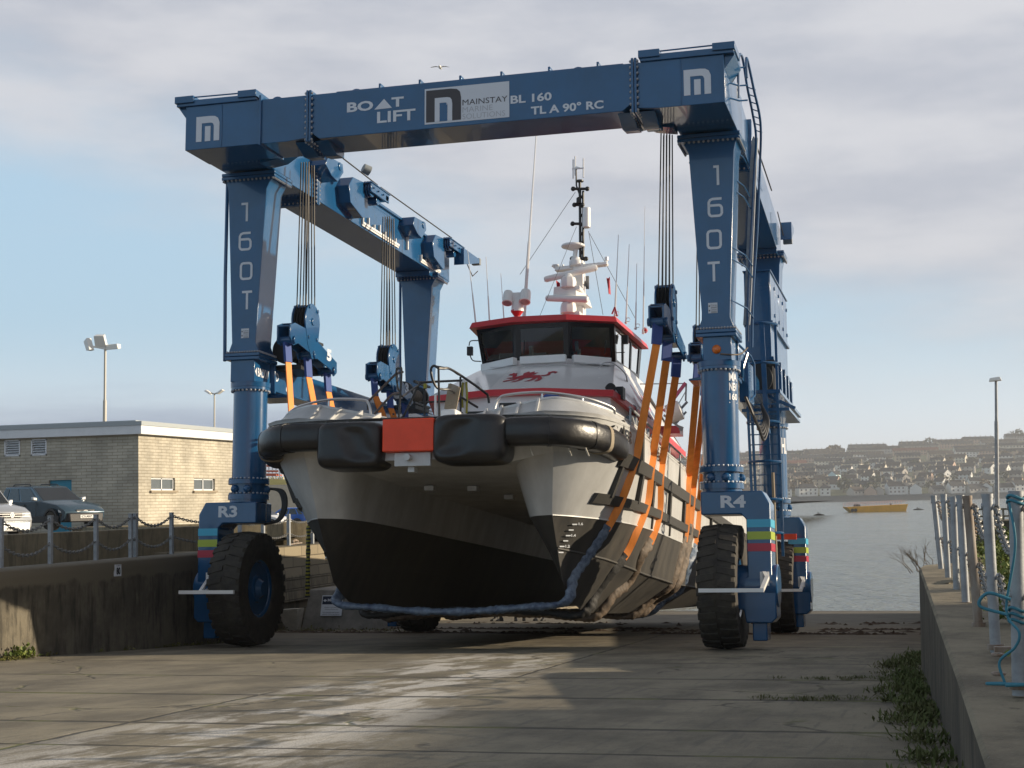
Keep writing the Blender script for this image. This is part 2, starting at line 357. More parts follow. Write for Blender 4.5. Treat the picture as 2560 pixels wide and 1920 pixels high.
    # legs
    for s in (-1, 1):
        for y0 in (0, LB):
            front = y0 == 0
            X = lambda a: s * a
            c = MB()
            prof = [(3.66, 8.40), (3.70, 8.30), (3.80, 8.10), (3.965, 5.32), (3.89, 5.14), (4.49, 5.14), (4.42, 5.32), (4.55, 8.10), (4.60, 8.30), (4.61, 8.40)]
            c.prism([(X(a), z) for a, z in prof], 1, y0 - .3, y0 + .36)
            for z in (8.385, 5.10):
                a, bb = (3.62, 4.66) if z > 8 else (3.86, 4.52)
                c.box(min(X(a), X(bb)), max(X(a), X(bb)), y0 - .36, y0 + .42, z - .03, z + .03)
                c.box(min(X(a), X(bb)), max(X(a), X(bb)), y0 - .362, y0 + .422, z - .095, z - .036)
                n = 13; c.mi(1)
                for i in range(n):
                    x = X(lerp(a + .04, bb - .04, i / (n - 1)))
                    c.ball((x, y0 - .35, z + .045 if z < 8 else z - .11), .025, 6)
                for i in range(n):
                    y = lerp(y0 - .32, y0 + .38, i / (n - 1)); 
                    for q in (a + .02, bb - .02): c.ball((X(q), y, z + .045 if z < 8 else z - .11), .025, 6)
                c.mi(0)
            c.box(min(X(3.97), X(4.43)), max(X(3.97), X(4.43)), y0 - .31, y0 + .36, 4.62, 5.01)
            if s < 0: c.tube([(-4.62, y0 - .2, 8.3), (-4.6, y0 - .25, 6.5), (-4.55, y0 - .3, 5.0)], .035)
            if s > 0 and not front: c.v = [v - Vector((.2, 0, 0)) for v in c.v]
            col = c.build('column', ['blue paint', 'bolt steel'], T, bevel=.012)
            if front:
                fc = lambda u, v: (u, y0 - .306, v)
                n160(col, s, fc)
                q = MB(); x0 = -4.24 if s < 0 else 4.07
                q.add([fc(x0, 5.40), fc(x0 + .15, 5.40), fc(x0 + .15, 5.57), fc(x0, 5.57)], [(0, 1, 2, 3)]); q.mi(1)
                f4 = lambda u, v: (u, y0 - .309, v)
                for i in range(2):
                    zz = 5.535 - i * .075
                    q.text('Cranes' if i == 0 else 'Contact', x0 + .04, x0 + .14, zz - .018, zz + .012, f4)
                    for k in range(2): q.add([f4(x0 + .045, zz - .04 - .013 * k), f4(x0 + .14, zz - .04 - .013 * k), f4(x0 + .14, zz - .034 - .013 * k), f4(x0 + .045, zz - .034 - .013 * k)], [(0, 1, 2, 3)])
                    q.add([f4(x0 + .008, zz - .03), f4(x0 + .03, zz - .03), f4(x0 + .03, zz - .005), f4(x0 + .008, zz - .005)], [(0, 1, 2, 3)])
                q.build('notice_plate', ['white decal', 'grey decal'], col, smooth=0, recalc=False)
            # lower tube with flanges
            g = MB(); o = (s * CX, y0, 0)
            g.lathe([(.30, 2.9), (.30, 4.52)], o, n=40)
            g.lathe([(.35, 4.54), (.355, 4.625)], o, n=40); g.lathe([(.345, 4.49), (.345, 4.537)], o, n=40)
            g.lathe([(.36, 2.82), (.36, 2.90)], o, n=40); g.lathe([(.30, 2.6), (.30, 2.9)], o, n=32); g.lathe([(.36, 2.55), (.36, 2.64)], o, n=40); g.lathe([(.33, 2.5), (.33, 2.6)], o, n=32)
            g.mi(1)
            for k in range(28):
                a = 2 * math.pi * k / 28; cx, cy = math.cos(a), math.sin(a)
                g.ball((o[0] + cx * .335, y0 + cy * .335, 2.915), .022, 6); g.ball((o[0] + cx * .335, y0 + cy * .335, 2.655), .022, 6); g.ball((o[0] + cx * .33, y0 + cy * .33, 4.475), .022, 6)
            g.mi(0)
            for a in (-1.2, -2.0, .2, 1.9): g.ball((o[0] + .3 * math.cos(a) * 1.05, y0 + .3 * math.sin(a) * 1.05, 2.73), .075, 10)
            if s > 0 and not front: g.v = [v - Vector((.12, 0, 0)) for v in g.v]; o = (s * CX - .12, y0, 0)
            tube_ = g.build('leg_tube', ['blue paint', 'bolt steel'], T)
            if s > 0:
                q = MB(); 
                def fcy(u, v): a = u / .303; return (o[0] + .303 * math.cos(a), y0 + .303 * math.sin(a), v)
                if front:
                    for body, z in (('MA', 4.42), ('NEV', 4.26)): q.text(body, -.27, -.08, z - .13, z, fcy, .03)
                    q.text('160', -.27, -.08, 3.98, 4.09, fcy, .03); q.add([fcy(-.27, 3.93), fcy(-.08, 3.93), fcy(-.08, 3.945), fcy(-.27, 3.945)], [(0, 1, 2, 3)])
                else: q.text('HL', -.24, -.05, 3.9, 4.25, fcy, .03)
                q.build('lettering', 'white decal', tube_, smooth=0, recalc=False)
            # yoke
            y = MB(); sy = y0
            prof = [(3.88, 2.50), (4.86, 2.50), (4.98, 2.29), (4.98, 1.02), (5.04, .92), (5.04, .5), (4.96, .42), (4.56, .42), (4.53, .62), (4.40, .64), (4.40, 1.05), (4.6, 1.15), (4.6, 2.05), (4.52, 2.13), (3.88, 2.13)]
            Q0 = X
            if s > 0 and not front: X = lambda a: a if a < 4.3 else a - .24
            y.prism([(X(a), z) for a, z in prof], 1, sy - .32, sy + .32)
            y.box(min(X(4.65), X(4.88)), max(X(4.65), X(4.88)), sy - .25, sy + .25, .14, .43)
            y.lathe([(.32, 2.16), (.32, 2.495)], o, n=32)
            y.cyl((X(4.36), sy, 1), (X(5.06), sy, 1), .34, n=32)
            yoke = y.build('wheel_yoke', 'blue paint', T, bevel=.02)
            for nm, z in (('cyan', 1.92), ('lime', 1.727), ('crimson', 1.542)):
                q = MB(); a, bb = sorted((X(4.612), X(4.983)))
                q.box(a, bb, sy - .325, sy - .32, z, z + .125); q.box(min(X(4.98), X(4.985)), max(X(4.98), X(4.985)), sy - .322, sy + .3, z, z + .125)
                q.build('stripe', nm + ' stripe', yoke, smooth=0)
            kx = X(4.98) / 4.98 if s > 0 else 1
            q = MB(); name = {(-1, True): 'R3', (1, True): 'R4', (-1, False): 'R2', (1, False): 'R1'}[(s, front)]
            if front: q.text(name, *((4.2, 4.6) if s > 0 else (-4.6, -4.24)), 2.235, 2.435, lambda u, v: (u, sy - .324, v), .035); q.build('lettering', 'white decal', yoke, smooth=0, recalc=False)
            q = MB(); yy = sy - 1.3
            if s > 0:
                dq = X(4.98) - 4.98; q.box(3.97 + dq, 4.96 + dq, yy - .03, yy + .03, .90, .96); q.bar((4.93 + dq, yy, .93), (4.93 + dq, sy - .5, 1.13), .06, .06); q.bar((4.93 + dq, sy - .52, 1.1), (4.86 + dq, sy - .33, 1.2), .06, .06); q.box(4.80 + dq, 4.94 + dq, sy - .35, sy - .322, 1.0, 1.22)
            else:
                q.box(-4.80, -3.80, yy - .03, yy + .03, .91, .97); q.bar((-4.42, yy, .94), (-4.72, sy - .36, 1.2), .05, .05); q.bar((-4.35, yy, .94), (-4.66, sy - .36, 1.0), .05, .05); q.box(-4.8, -4.66, sy - .35, sy - .322, 1.1, 1.28)
            q.build('guard_bar', 'white paint', yoke)
            tyre(T, s * CX, y0, s)
    # side beams
    for s in (-1, 1):
        X = lambda a: s * a
        def bx(m, a, b_, *r): m.box(min(X(a), X(b_)), max(X(a), X(b_)), *r)
        u = MB(); bx(u, 3.75, 4.6, 1.75, 10.1, 8.42, 9.16); u.prism([(X(3.75), 8.42), (X(3.75), 8.3), (X(4.6), 8.3), (X(4.6), 8.42)], 1, 8.6, 9.7)
        bx(u, 3.752, 4.598, .40, 1.75, 8.42, 9.165)
        for yy in (1.72, 1.79): bx(u, 3.68, 4.66, yy, yy + .05, 8.3, 9.24)
        u.mi(1)
        for i in range(11):
            for yy in (1.70, 1.86): u.ball((X(3.70), yy, 8.35 + i * .083), .03, 6)
            u.ball((X(lerp(3.74, 4.6, i / 10)), 1.70, 8.34), .022, 6)
        u.mi(0); bx(u, 3.70, 3.75, 3.3, 9.2, 9.13, 9.19)
        for y0, y1 in ((3.6, 6.3), (7.6, 9.2)): # white guard strips on the inner face
            pass
        shear = (lambda mb: setattr(mb, 'v', [Vector((v.x - .033 * max(0, v.y - .4), v.y, v.z)) for v in mb.v])) if s > 0 else (lambda mb: None)
        shear(u)
        up = u.build('upper_side_beam', ['blue paint', 'bolt steel'], T, bevel=.012)
        w = MB()
        for y0, y1 in ((4.2, 6.4), (7.9, 9.3)):
            bx(w, 3.70, 3.745, y0, y1, 8.50, 8.545)
            k = int((y1 - y0) / .33)
            for i in range(k + 1): bx(w, 3.70, 3.745, y0 + i * .33, y0 + i * .33 + .03, 8.545, 8.545 + (.16 if i % 2 else .09))
            bx(w, 3.72, 3.746, y0, y1, 8.46, 8.50)
        bx(w, 3.70, 3.745, 3.55, 3.62, 8.5, 8.85); bx(w, 3.70, 3.745, 6.95, 7.0, 8.55, 8.9)
        shear(w); w.each('cable_bracket', 'white paint', up)
        for y0 in (3.55, 8.75): # sheave housings hanging over the inner edge
            h = MB()
            h.prism([(y0 - .62, 8.62), (y0 - .72, 8.95), (y0 - .5, 9.17), (y0 + .1, 9.22), (y0 + .18, 8.5), (y0 + .05, 8.46)], 0, min(X(3.48), X(3.76)), max(X(3.48), X(3.76)))
            for k in range(3): h.cyl((X(3.38 + .06 * k), y0 + .3, 9.12), (X(3.42 + .06 * k), y0 + .3, 9.12), .17, n=20)
            bx(h, 3.32, 3.36, y0 + .1, y0 + 1.15, 9.02, 9.2); bx(h, 3.60, 3.64, y0 + .1, y0 + 1.15, 9.02, 9.22); bx(h, 3.32, 3.64, y0 + .95, y0 + 1.1, 9.04, 9.16); bx(h, 3.30, 3.66, y0 + .1, y0 + 1.2, 9.2, 9.225)
            for k in range(4): h.ball((X(3.30), y0 + .2 + k * .28, 9.11), .022, 6)
            h.cyl((X(3.4), y0 + .7, 8.98), (X(3.6), y0 + .7, 8.98), .10, n=18)
            shear(h); h.build('sheave_housing', 'blue paint', T, bevel=.01)
        for y0 in (1.9, 6.9): # small angled bracket with pulley
            h = MB(); h.prism([(y0 - .4, 9.0), (y0 - .3, 9.2), (y0 + .45, 9.24), (y0 + .5, 9.08), (y0 + .2, 8.82), (y0 - .1, 8.86)], 0, min(X(3.42), X(3.8)), max(X(3.42), X(3.8)))
            h.cyl((X(3.4), y0 + .3, 9.15), (X(3.6), y0 + .3, 9.15), .08, n=14); shear(h); h.build('cable_guide', 'blue paint', T, bevel=.01)
        lb = MB(); bx(lb, 3.93, 4.42, .37, 8.85, 4.53, 5.0); bx(lb, 3.88, 4.46, .36, .42, 4.48, 5.06); lb.prism([(X(3.93), 4.5), (X(4.42), 4.5), (X(4.42), 4.42), (X(3.6), 4.42), (X(3.6), 4.45)], 1, .5, 1.3)
        shear(lb); low = lb.build('lower_side_beam', 'blue paint', T, bevel=.012)
        if s < 0:
            fx = lambda uu, v: (-3.924, uu, v)
            q = MB(); q.text('BACKW', -.18, .28, 4.72, 4.88, lambda uu, v: (-3.962, uu, v), .03); q.text('RD', .38, .62, 4.72, 4.88, fx, .03)
            q.add([(-3.962, -.3, 4.8), (-3.962, -.22, 4.72), (-3.962, -.22, 4.88)], [(0, 1, 2)]); q.text('5', .95, 1.16, 4.58, 4.88, fx, .04)
            q.build('lettering', 'white decal', low, smooth=0, recalc=False)
    # winches on the lower beams
    for s, y0 in ((-1, .75), (-1, 7.0), (1, 7.1)):
        X = lambda a: s * a
        wn = MB(); wn.cyl((X(3.72), y0 - .25, 5.28), (X(3.72), y0 + .75, 5.28), .15, n=24)
        wn.mi(1); wn.cyl((X(3.72), y0 - .02, 5.28), (X(3.72), y0 + .55, 5.28), .17, n=24)
        wn.mi(2); wn.cyl((X(3.72), y0 - .32, 5.28), (X(3.72), y0 - .22, 5.28), .25, n=24); wn.cyl((X(3.72), y0 + .7, 5.28), (X(3.72), y0 + .78, 5.28), .25, n=24)
        wn.box(min(X(3.45), X(4.0)), max(X(3.45), X(4.0)), y0 - .22, y0 + .72, 4.93, 5.02); wn.bar((X(3.45), y0 - .3, 5.52), (X(3.45), y0 + .75, 5.52), .05, .05); wn.bar((X(3.45), y0 - .3, 5.05), (X(3.45), y0 + .75, 5.05), .05, .05)
        wn.build('winch', ['dark steel', 'brown sleeve', 'dark steel'], T)
    # top hoisting wire along the left beam, lamps on outriggers
    c = MB(); c.tube([(-3.4, 1.9, 9.35), (-3.4, 4.2, 9.3)], .014); c.tube([(-3.4, 4.4, 9.3), (-3.4, 9.2, 9.3)], .014); c.tube([on(1884, 343, 1, 1.5, FH), on(1929, 476, 1, 6.0, FH)], .014); c.tube([on(1944, 530, 1, 8, FH), on(1958, 588, 1, 9, FH)], .012); c.tube([(-3.3, 9.9, 8.95), (-3.25, 10.4, 8.6), (-3.3, 11.0, 8.85)], .012)
    c.build('drive_cable', 'steel rope', T)
    for p, q in (((-3.5, 9.7, 9.1), (-3.35, 11.1, 9.12)), ((4.35, 9.3, 8.9), (4.45, 10.0, 8.9))):
        a = MB(); a.prism([(p[1], 8.75), (p[1], 9.15), (q[1] - .1, 9.15), (q[1] - .1, 9.05)], 0, p[0], p[0] + .25); br = a.build('lamp_bracket', 'blue paint', T)
        a = MB(); a.box(q[0] - .1, q[0] + .1, q[1] - .12, q[1] + .02, q[2] - .1, q[2] + .06); a.build('work_lamp', 'grey plastic', br)
    a = MB(); a.cyl((-3.15, 2.75, 9.25), (-3.05, 2.85, 9.2), .09, .1, 14); a.build('work_lamp', 'grey plastic', T)
    # marker lamp and its cable on the right column
    a = MB(); a.ball((4.19, -.315, 4.80), .075, 14, 1, .7, 1); a.build('marker_lamp', 'amber lens', T)
    a = MB(); a.tube(curve([(4.25, -.33, 4.72), (4.42, -.33, 4.7), (4.55, -.1, 4.74), (4.62, .3, 4.9)]), .012); a.build('lamp_cable', 'brown sleeve', T)
    # hydraulic hose loops at the foot of the legs
    for s, y0 in ((-1, 0), (1, LB)):
        h = MB()
        for k in range(4):
            x = s * (CX - .05 + (.02 * k)) ; xi = s * (CX - .33); 
            h.tube(curve([(xi + s * .05, y0 + .1 + .03 * k, 2.76), (s * (CX - .52 - .03 * k), y0 + .12, 2.7), (s * (CX - .60 - .025 * k), y0 + .12, 2.45), (s * (CX - .5 - .02 * k), y0 + .12, 2.2), (s * (CX - .25), y0 + .12, 2.12)]), .022, 6)
        h.build('hose', 'black plastic', T)
    # handrail and conduit channel on the right front corner
    a = MB()
    a.tube(curve([(4.73, -1.0, 8.75), (4.74, -1.0, 9.25), (4.75, -.9, 9.5), (4.76, -.55, 9.55), (4.78, -.2, 9.2), (4.80, .3, 8.9), (4.80, .75, 8.6), (4.74, .85, 8.0), (4.66, .9, 7.0), (4.58, .9, 5.9), (4.55, .9, 5.1)]), .022)
    a.tube(curve([(4.86, -.9, 9.1), (4.86, -.85, 9.45), (4.9, -.3, 9.1), (4.93, .3, 8.7), (4.84, .85, 8.1), (4.76, .9, 7.0), (4.66, .9, 5.9), (4.62, .9, 5.0)]), .022)
    for z in (8.7, 8.95, 9.25): a.tube([(4.6, -1.2, z), (4.74, -1.0, z), (4.86, -.9, z + .03)], .014)
    for z in (5.6, 6.3, 6.5, 7.5, 7.7, 8.2): a.tube([(4.45, -.28, z), (4.6, .5, z), (4.66, .9, z - .1)], .013)
    for k in range(7): a.tube([(4.79, -.2 + k * .14, 9.18 - k * .08), (4.92, -.2 + k * .14, 9.12 - k * .08)], .010)
    a.build('handrail', 'blue paint', T)
    a = MB(); a.loft([[(x - w, .95, z), (x + w, .95, z), (x + w, 1.02, z), (x - w, 1.02, z)] for x, w, z in ((4.76, .05, 8.65), (4.72, .055, 8.2), (4.64, .055, 7.0), (4.57, .055, 5.9), (4.53, .055, 5.4))], True)
    a.build('cable_channel', 'galvanised', T)
    # machinery house on the right side
    X0, X1 = 4.02, 4.52
    e = MB(); e.box(X0, X1, 5.0, 8.3, 6.15, 7.15); e.box(X0 - .02, X1 + .03, 4.96, 8.34, 7.15, 7.18)
    for k in range(4): e.box(X1, X1 + .012, 5.02 + k * .82, 5.80 + k * .82, 6.18, 7.12)
    for k in range(4):
        for z in (6.35, 6.9): e.box(X1 + .012, X1 + .03, 5.72 + k * .82, 5.77 + k * .82, z, z + .07)
    hs = e.build('machinery_house', 'blue paint', T, bevel=.008)
    e = MB(); e.box(X0, X1, 5.0, 8.3, 5.45, 6.14); e.box(X0 - .02, X1 + .05, 4.95, 8.32, 5.38, 5.45); e.box(X0 - .02, X1 + .05, 4.95, 8.32, 6.1, 6.16)
    e.mi(1); e.cyl((X0 + .2, 5.1, 5.05), (X0 + .2, 8.0, 5.05), .3, n=24); e.box(X0, X1, 5.2, 8.2, 4.8, 5.3)
    e.mi(2)
    for k in range(12): e.bar((X0 - .03 + k * .05, 4.9, 4.72), (X0 + .0 + k * .05, 4.9, 4.66), .012, .03)
    e.mi(0); e.box(X0 - .05, 4.75, 4.2, 8.6, 4.63, 4.70); e.bar((4.5, 4.4, 4.6), (5.0, 4.4, 4.35), .06, .06); e.bar((4.1, 4.4, 4.6), (4.1, 8.2, 4.3), .06, .1); e.bar((4.1, 8.2, 4.6), (4.7, 4.5, 4.3), .05, .06); e.box(4.0, 4.9, 4.3, 6.6, 4.3, 4.36)
    e.build('engine_bay', ['blue paint', 'dark steel', 'galvanised'], T, bevel=.006)
    for k in range(4):
        e = MB(); y = 5.5 + k * .95; x = on((1953.7, 1963.8, 1971.8, 1980.2)[k], (950, 970, 985, 1000)[k], 1, y, FH).x
        zt = on(1960, (909, 927, 943, 959)[k], 1, y, FH).z; zb = on(1960, (1000, 1012, 1028, 1043)[k], 1, y, FH).z
        e.box(x - .08, x + .02, y - .2, y + .02, zb, zt); e.build('side_louvre', 'blue paint', T, bevel=.006)
    # radiator guard behind the front right leg
    g = MB(); gx = 4.5
    g.tube([(4.28, 1.6, 5.2), (4.46, 2.0, 5.02), (4.50, 2.2, 4.9), (4.50, 2.2, 4.35), (4.42, 2.0, 4.22), (4.3, 1.8, 4.2)], .022)
    for k in range(8): g.tube([(4.27, 1.62, 5.12 - k * .05), (4.44, 2.05, 4.93 - k * .05)], .012)
    g.box(4.28, 4.44, 1.8, 2.6, 4.2, 4.9); g.tube(curve([(4.5, 1.2, 4.95), (4.42, 1.0, 4.6), (4.45, .8, 4.5), (4.5, .5, 4.7)]), .03)
    g.build('radiator_guard', 'blue paint', T)
    g = MB()
    for k in range(5): g.tube(curve([(4.4, 1.6 + .1 * k, 4.25), (4.5 + .02 * k, 1.9, 3.95 - .05 * k), (4.55 + .02 * k, 2.3, 3.8 - .06 * k), (4.58 + .02 * k, 2.8, 3.95), (4.5, 3.2, 4.3)]), .024, 6)
    g.build('hose', 'black plastic', T)
    # caged ladder
    l = MB(); Y = 4.0
    xs = (4.14, 4.54, 4.74)
    l.bar((4.15, Y, 4.6), (4.19, Y, 2.7), .05, .05); l.bar((4.42, Y + .3, 6.0), (4.545, Y, 1.95), .09, .03); l.bar((4.68, Y + .3, 6.0), (4.735, Y, 1.55), .05, .05); l.bar((4.22, Y + .02, 4.6), (4.26, Y + .02, 2.7), .05, .05)
    for k in range(11): l.bar((4.15, Y + .02, 4.4 - k * .19), (4.74, Y + .02, 4.4 - k * .19), .02, .02)
    for z in (5.9, 5.15, 4.05, 3.3, 2.6, 1.98):
        l.tube(curve([(4.14, Y, z), (4.2, Y - .22, z), (4.5, Y - .3, z), (4.72, Y - .12, z), (4.74, Y + .1, z)], 5), .025, 5)
    l.build('ladder', 'blue paint', T)
    l = MB(); l.tube([(4.60, Y - .1, 3.1), (4.62, Y - .1, 1.3)], .03); l.tube([(4.55, Y - .1, 2.2), (4.60, Y - .1, 1.1)], .025); l.build('step_pole', 'stone sill', T)
    l = MB(); l.box(4.56, 4.64, Y - .15, Y - .05, .95, 1.35); l.build('extinguisher', 'red paint', T)
    # tail light bar at the rear right wheel
    l = MB(); l.box(4.05, 4.6, LB - .9, LB - .85, 2.0, 2.12); l.build('warning_board', 'orange paint', T)
    return T
def emblem(m, x0, x1, z0, z1, fn):
    w, h = x1 - x0, z1 - z0; P = lambda a, b: fn(x0 + a * w, z0 + b * h)
    outer = [(0, 0), (0, 1), (.62, 1), (.8, .98), (.93, .9), (1, .72), (1, 0)]; inner = [(.24, 0), (.24, .73), (.6, .73), (.68, .72), (.73, .68), (.76, .6), (.76, 0)]
    n = len(outer); m.add([P(*q) for q in outer + inner], [(i, i + n, i + n + 1, i + 1) for i in range(n - 1)])
    m.add([P(.38, 0), P(.62, 0), P(.62, .6), P(.38, .6)], [(0, 1, 2, 3)])
def archn(m, x0, x1, z0, z1, t, fn):
    w, h = x1 - x0, z1 - z0
    outer = [(x0, z0), (x0, z1), (x1 - .3 * w, z1), (x1 - .12 * w, z1 - .03 * h), (x1 - .03 * w, z1 - .12 * h), (x1, z1 - .3 * h), (x1, z0)]
    inner = [(x0 + t, z0), (x0 + t, z1 - t), (x1 - t - .12 * w, z1 - t), (x1 - t - .05 * w, z1 - t - .01), (x1 - t - .01, z1 - t - .05), (x1 - t, z1 - t - .1 * h), (x1 - t, z0)]
    n = len(outer); m.add([fn(*q) for q in outer + inner], [(i, i + n, i + n + 1, i + 1) for i in range(n - 1)])
def n160(col, s, fn):
    m = MB(); w = .042
    R4 = [((4.182, 4.297), (7.527, 7.865)), ((4.095, 4.349), (6.993, 7.322)), ((4.065, 4.318), (6.458, 6.786)), ((4.064, 4.284), (5.92, 6.253))]
    L4 = [((-4.305, -4.154), (7.517, 7.864)), ((-4.325, -4.071), (6.985, 7.325)), ((-4.291, -4.044), (6.449, 6.774)), ((-4.249, -4.033), (5.912, 6.252))]
    B = R4 if s > 0 else L4
    def sub(i):
        (a, b), (c, d) = B[i]; a, b, c, d = a + w / 2, b - w / 2, c + w / 2, d - w / 2
        return lambda p: (a + p[0] * (b - a), c + p[1] * (d - c))
    f = sub(0); m.ribbon([f((0, 1)), f((1, 1)), f((1, -.06))], w, fn)
    f = sub(1); m.ribbon([f(p) for p in ((1, 1), (.3, 1), (.1, .94), (0, .8), (0, .16), (.08, .05), (.2, 0), (.8, 0), (.92, .05), (1, .16), (1, .46), (.92, .57), (.8, .62), (0.04, .62))], w, fn)
    f = sub(2); m.ribbon([f(p) for p in ((.22, 0), (.08, .04), (0, .16), (0, .84), (.08, .96), (.22, 1), (.78, 1), (.92, .96), (1, .84), (1, .16), (.92, .04), (.78, 0))], w, fn, True)
    f = sub(3); m.ribbon([f((-.06, 1)), f((1.06, 1))], w, fn); m.ribbon([f((.5, .94)), f((.5, -.06))], w, fn)
    m.build('number_lettering', 'white decal', col, smooth=0, recalc=False)
def tyre(T, x, y, s):
    m = MB(); o = (x, y, 1.0); h = .29
    prof = [(.50, -.24), (.52, -.27), (.60, -.29), (.70, -.305), (.72, -.30), (.80, -.31), (.88, -.30), (.93, -.285), (.965, -.24), (.972, -.12), (.975, 0), (.972, .12), (.965, .24), (.93, .285), (.88, .30), (.80, .31), (.72, .30), (.70, .305), (.60, .29), (.52, .27), (.50, .24)]
    m.lathe(prof, o, 0, 72, cap=False)
    nl = 30
    for k in range(nl): # tread lugs, alternating sides
        for sd in (-1, 1):
            a0 = 2 * math.pi * (k + (.5 if sd > 0 else 0)) / nl; da = 2 * math.pi / nl * .30
            def q(xx, r, a): return (x + xx, y + r * math.sin(a), 1.0 + r * math.cos(a))
            pts = []
            for r in (.93, 1.0):
                pts += [q(sd * .02, r if r > .95 else .95, a0 - da * .8 + .05), q(sd * .305, r - .035 if r > .95 else .86, a0 - da), q(sd * .305, r - .035 if r > .95 else .86, a0 + da), q(sd * .02, r if r > .95 else .95, a0 + da * .8 + .05)]
            m.hexa(pts)
    t = m.build('tyre', 'tyre rubber', T, bevel=.008)
    r = MB(); r.lathe([(.515, -.2), (.50, -.24), (.46, -.22), (.42, -.12), (.25, -.10), (.24, .0), (.25, .10), (.42, .12), (.46, .22), (.50, .24), (.515, .2)], o, 0, 40)
    r.lathe([(.24, -.24), (.26, -.1), (.26, .1), (.24, .24)], o, 0, 24); r.lathe([(.12, -.32), (.18, -.24), (.18, .24), (.12, .32)], o, 0, 20)
    for k in range(16):
        a = 2 * math.pi * k / 16
        for sd in (-1, 1): r.ball((x + sd * .15, y + .36 * math.sin(a), 1 + .36 * math.cos(a)), .022, 6)
    r.build('hub', 'blue paint', t)

# ------------------------------------------------------------------ lifting blocks and slings
def sheave_block(s, yc, dz, label, number=None, x=3.27):
    X = lambda a: s * a
    T = thing('lifting_block', label, 'lifting block', (s * x, yc, 5.7), FH, 'lifting blocks hung in pairs from the hoist')
    cz = 5.72 + dz; yb = yc
    b = MB()
    # two cheek plates, rounded head and tapered tail
    prof = [(yb + .33 * math.cos(R(a)), cz + .33 * math.sin(R(a))) for a in range(-20, 201, 20)] + [(yb - .22, cz - .42), (yb - .02, cz - .68), (yb + .12, cz - .66), (yb + .25, cz - .4)]
    for o in (-.14, .11): b.prism(prof, 0, s * x + o, s * x + o + .03)
    for yy, zz in ((0, 0), (.18, -.3), (-.18, -.3), (.05, -.55), (.2, .22), (-.15, .25)): b.cyl((s * x - .16, yb + yy, cz + zz), (s * x + .16, yb + yy, cz + zz), .035 if (yy or zz) else .07, n=12)
    b.box(s * x - .125, s * x + .125, yb - .30, yb - .26, cz - .32, cz - .28)
    b.build('cheek_plate', 'blue paint', T, bevel=.008)
    c = MB()
    for k in range(4): c.lathe([(.30, -.025), (.27, 0), (.30, .025)], (s * x - .09 + k * .06, yb, cz), 0, 28)
    c.build('sheave', 'dark steel', T)
    # spreader bar
    g = MB(); tilt = -.16
    def P(dy, z): return (yb + dy, cz - .38 + z + tilt * dy)
    pr = [P(-.95, .02), P(-.95, -.2), P(-.8, -.3), P(-.6, -.2), P(.9, -.22), P(1.05, -.3), P(1.18, -.2), P(1.18, 0), P(.35, .1), P(.1, .14), P(-.2, .18), P(-.75, .12)]
    for o in (-.13, .10): g.prism(pr, 0, s * x + o, s * x + o + .03)
    g.box(s * x - .1, s * x + .1, yb - .95, yb - .92, cz - .4 + .0 - tilt, cz - .36 + .15)
    g.prism([P(-.75, .12), P(-.75, .10), P(.9, .0), P(1.15, -.02), P(1.15, 0), P(.35, .09)], 0, s * x - .1, s * x + .1)
    for dy in (-.8, .1, 1.02): g.cyl((s * x - .17, yb + dy, cz - .58 + tilt * dy), (s * x + .17, yb + dy, cz - .58 + tilt * dy), .07, n=14)
    bar = g.build('spreader_bar', 'blue paint', T, bevel=.008)
    if number:
        t = MB(); xx = s * x + .131 if s < 0 else s * x - .134
        t.text(number, yb + .68, yb + .9, cz - .60, cz - .38, lambda u, v: (xx + .004, u, v), .05); t.build('lettering', 'white decal', bar, smooth=0, recalc=False)
    w = MB()
    for k in range(4):
        for e in (-.2, .2):
            w.tube([(s * x - .09 + k * .06, yb + e, cz + .1), (s * (x + .1) - .05 * s + (k - 1.5) * .05, yb + e * .6 + .1, 8.7)], .012, 5)
    w.build('hoist_rope', 'steel rope', T)
    return [(yb + dy, cz - .62 + tilt * dy) for dy in (-.8, .1, 1.02)]
def ribbon3(m, pts, w, t, side):
    """flat strap along pts: w wide along `side`, t thick"""
    rows = []
    N = len(pts)
    for i, p in enumerate(pts):
        d = (pts[min(i + 1, N - 1)] - pts[max(i - 1, 0)]).normalized(); sd = Vector(side); sd = (sd - d * sd.dot(d)).normalized(); n = d.cross(sd)
        rows.append([p - sd * w / 2 - n * t / 2, p + sd * w / 2 - n * t / 2, p + sd * w / 2 + n * t / 2, p - sd * w / 2 + n * t / 2])
    m.loft(rows, True); k = len(m.v) - 4 * N
    m.f += [(k, k + 1, k + 2, k + 3), (k + 4 * N - 4, k + 4 * N - 3, k + 4 * N - 2, k + 4 * N - 1)]; m.m += [m.k] * 2
FBH = FH.inverted() @ FB   # boat frame -> hoist frame
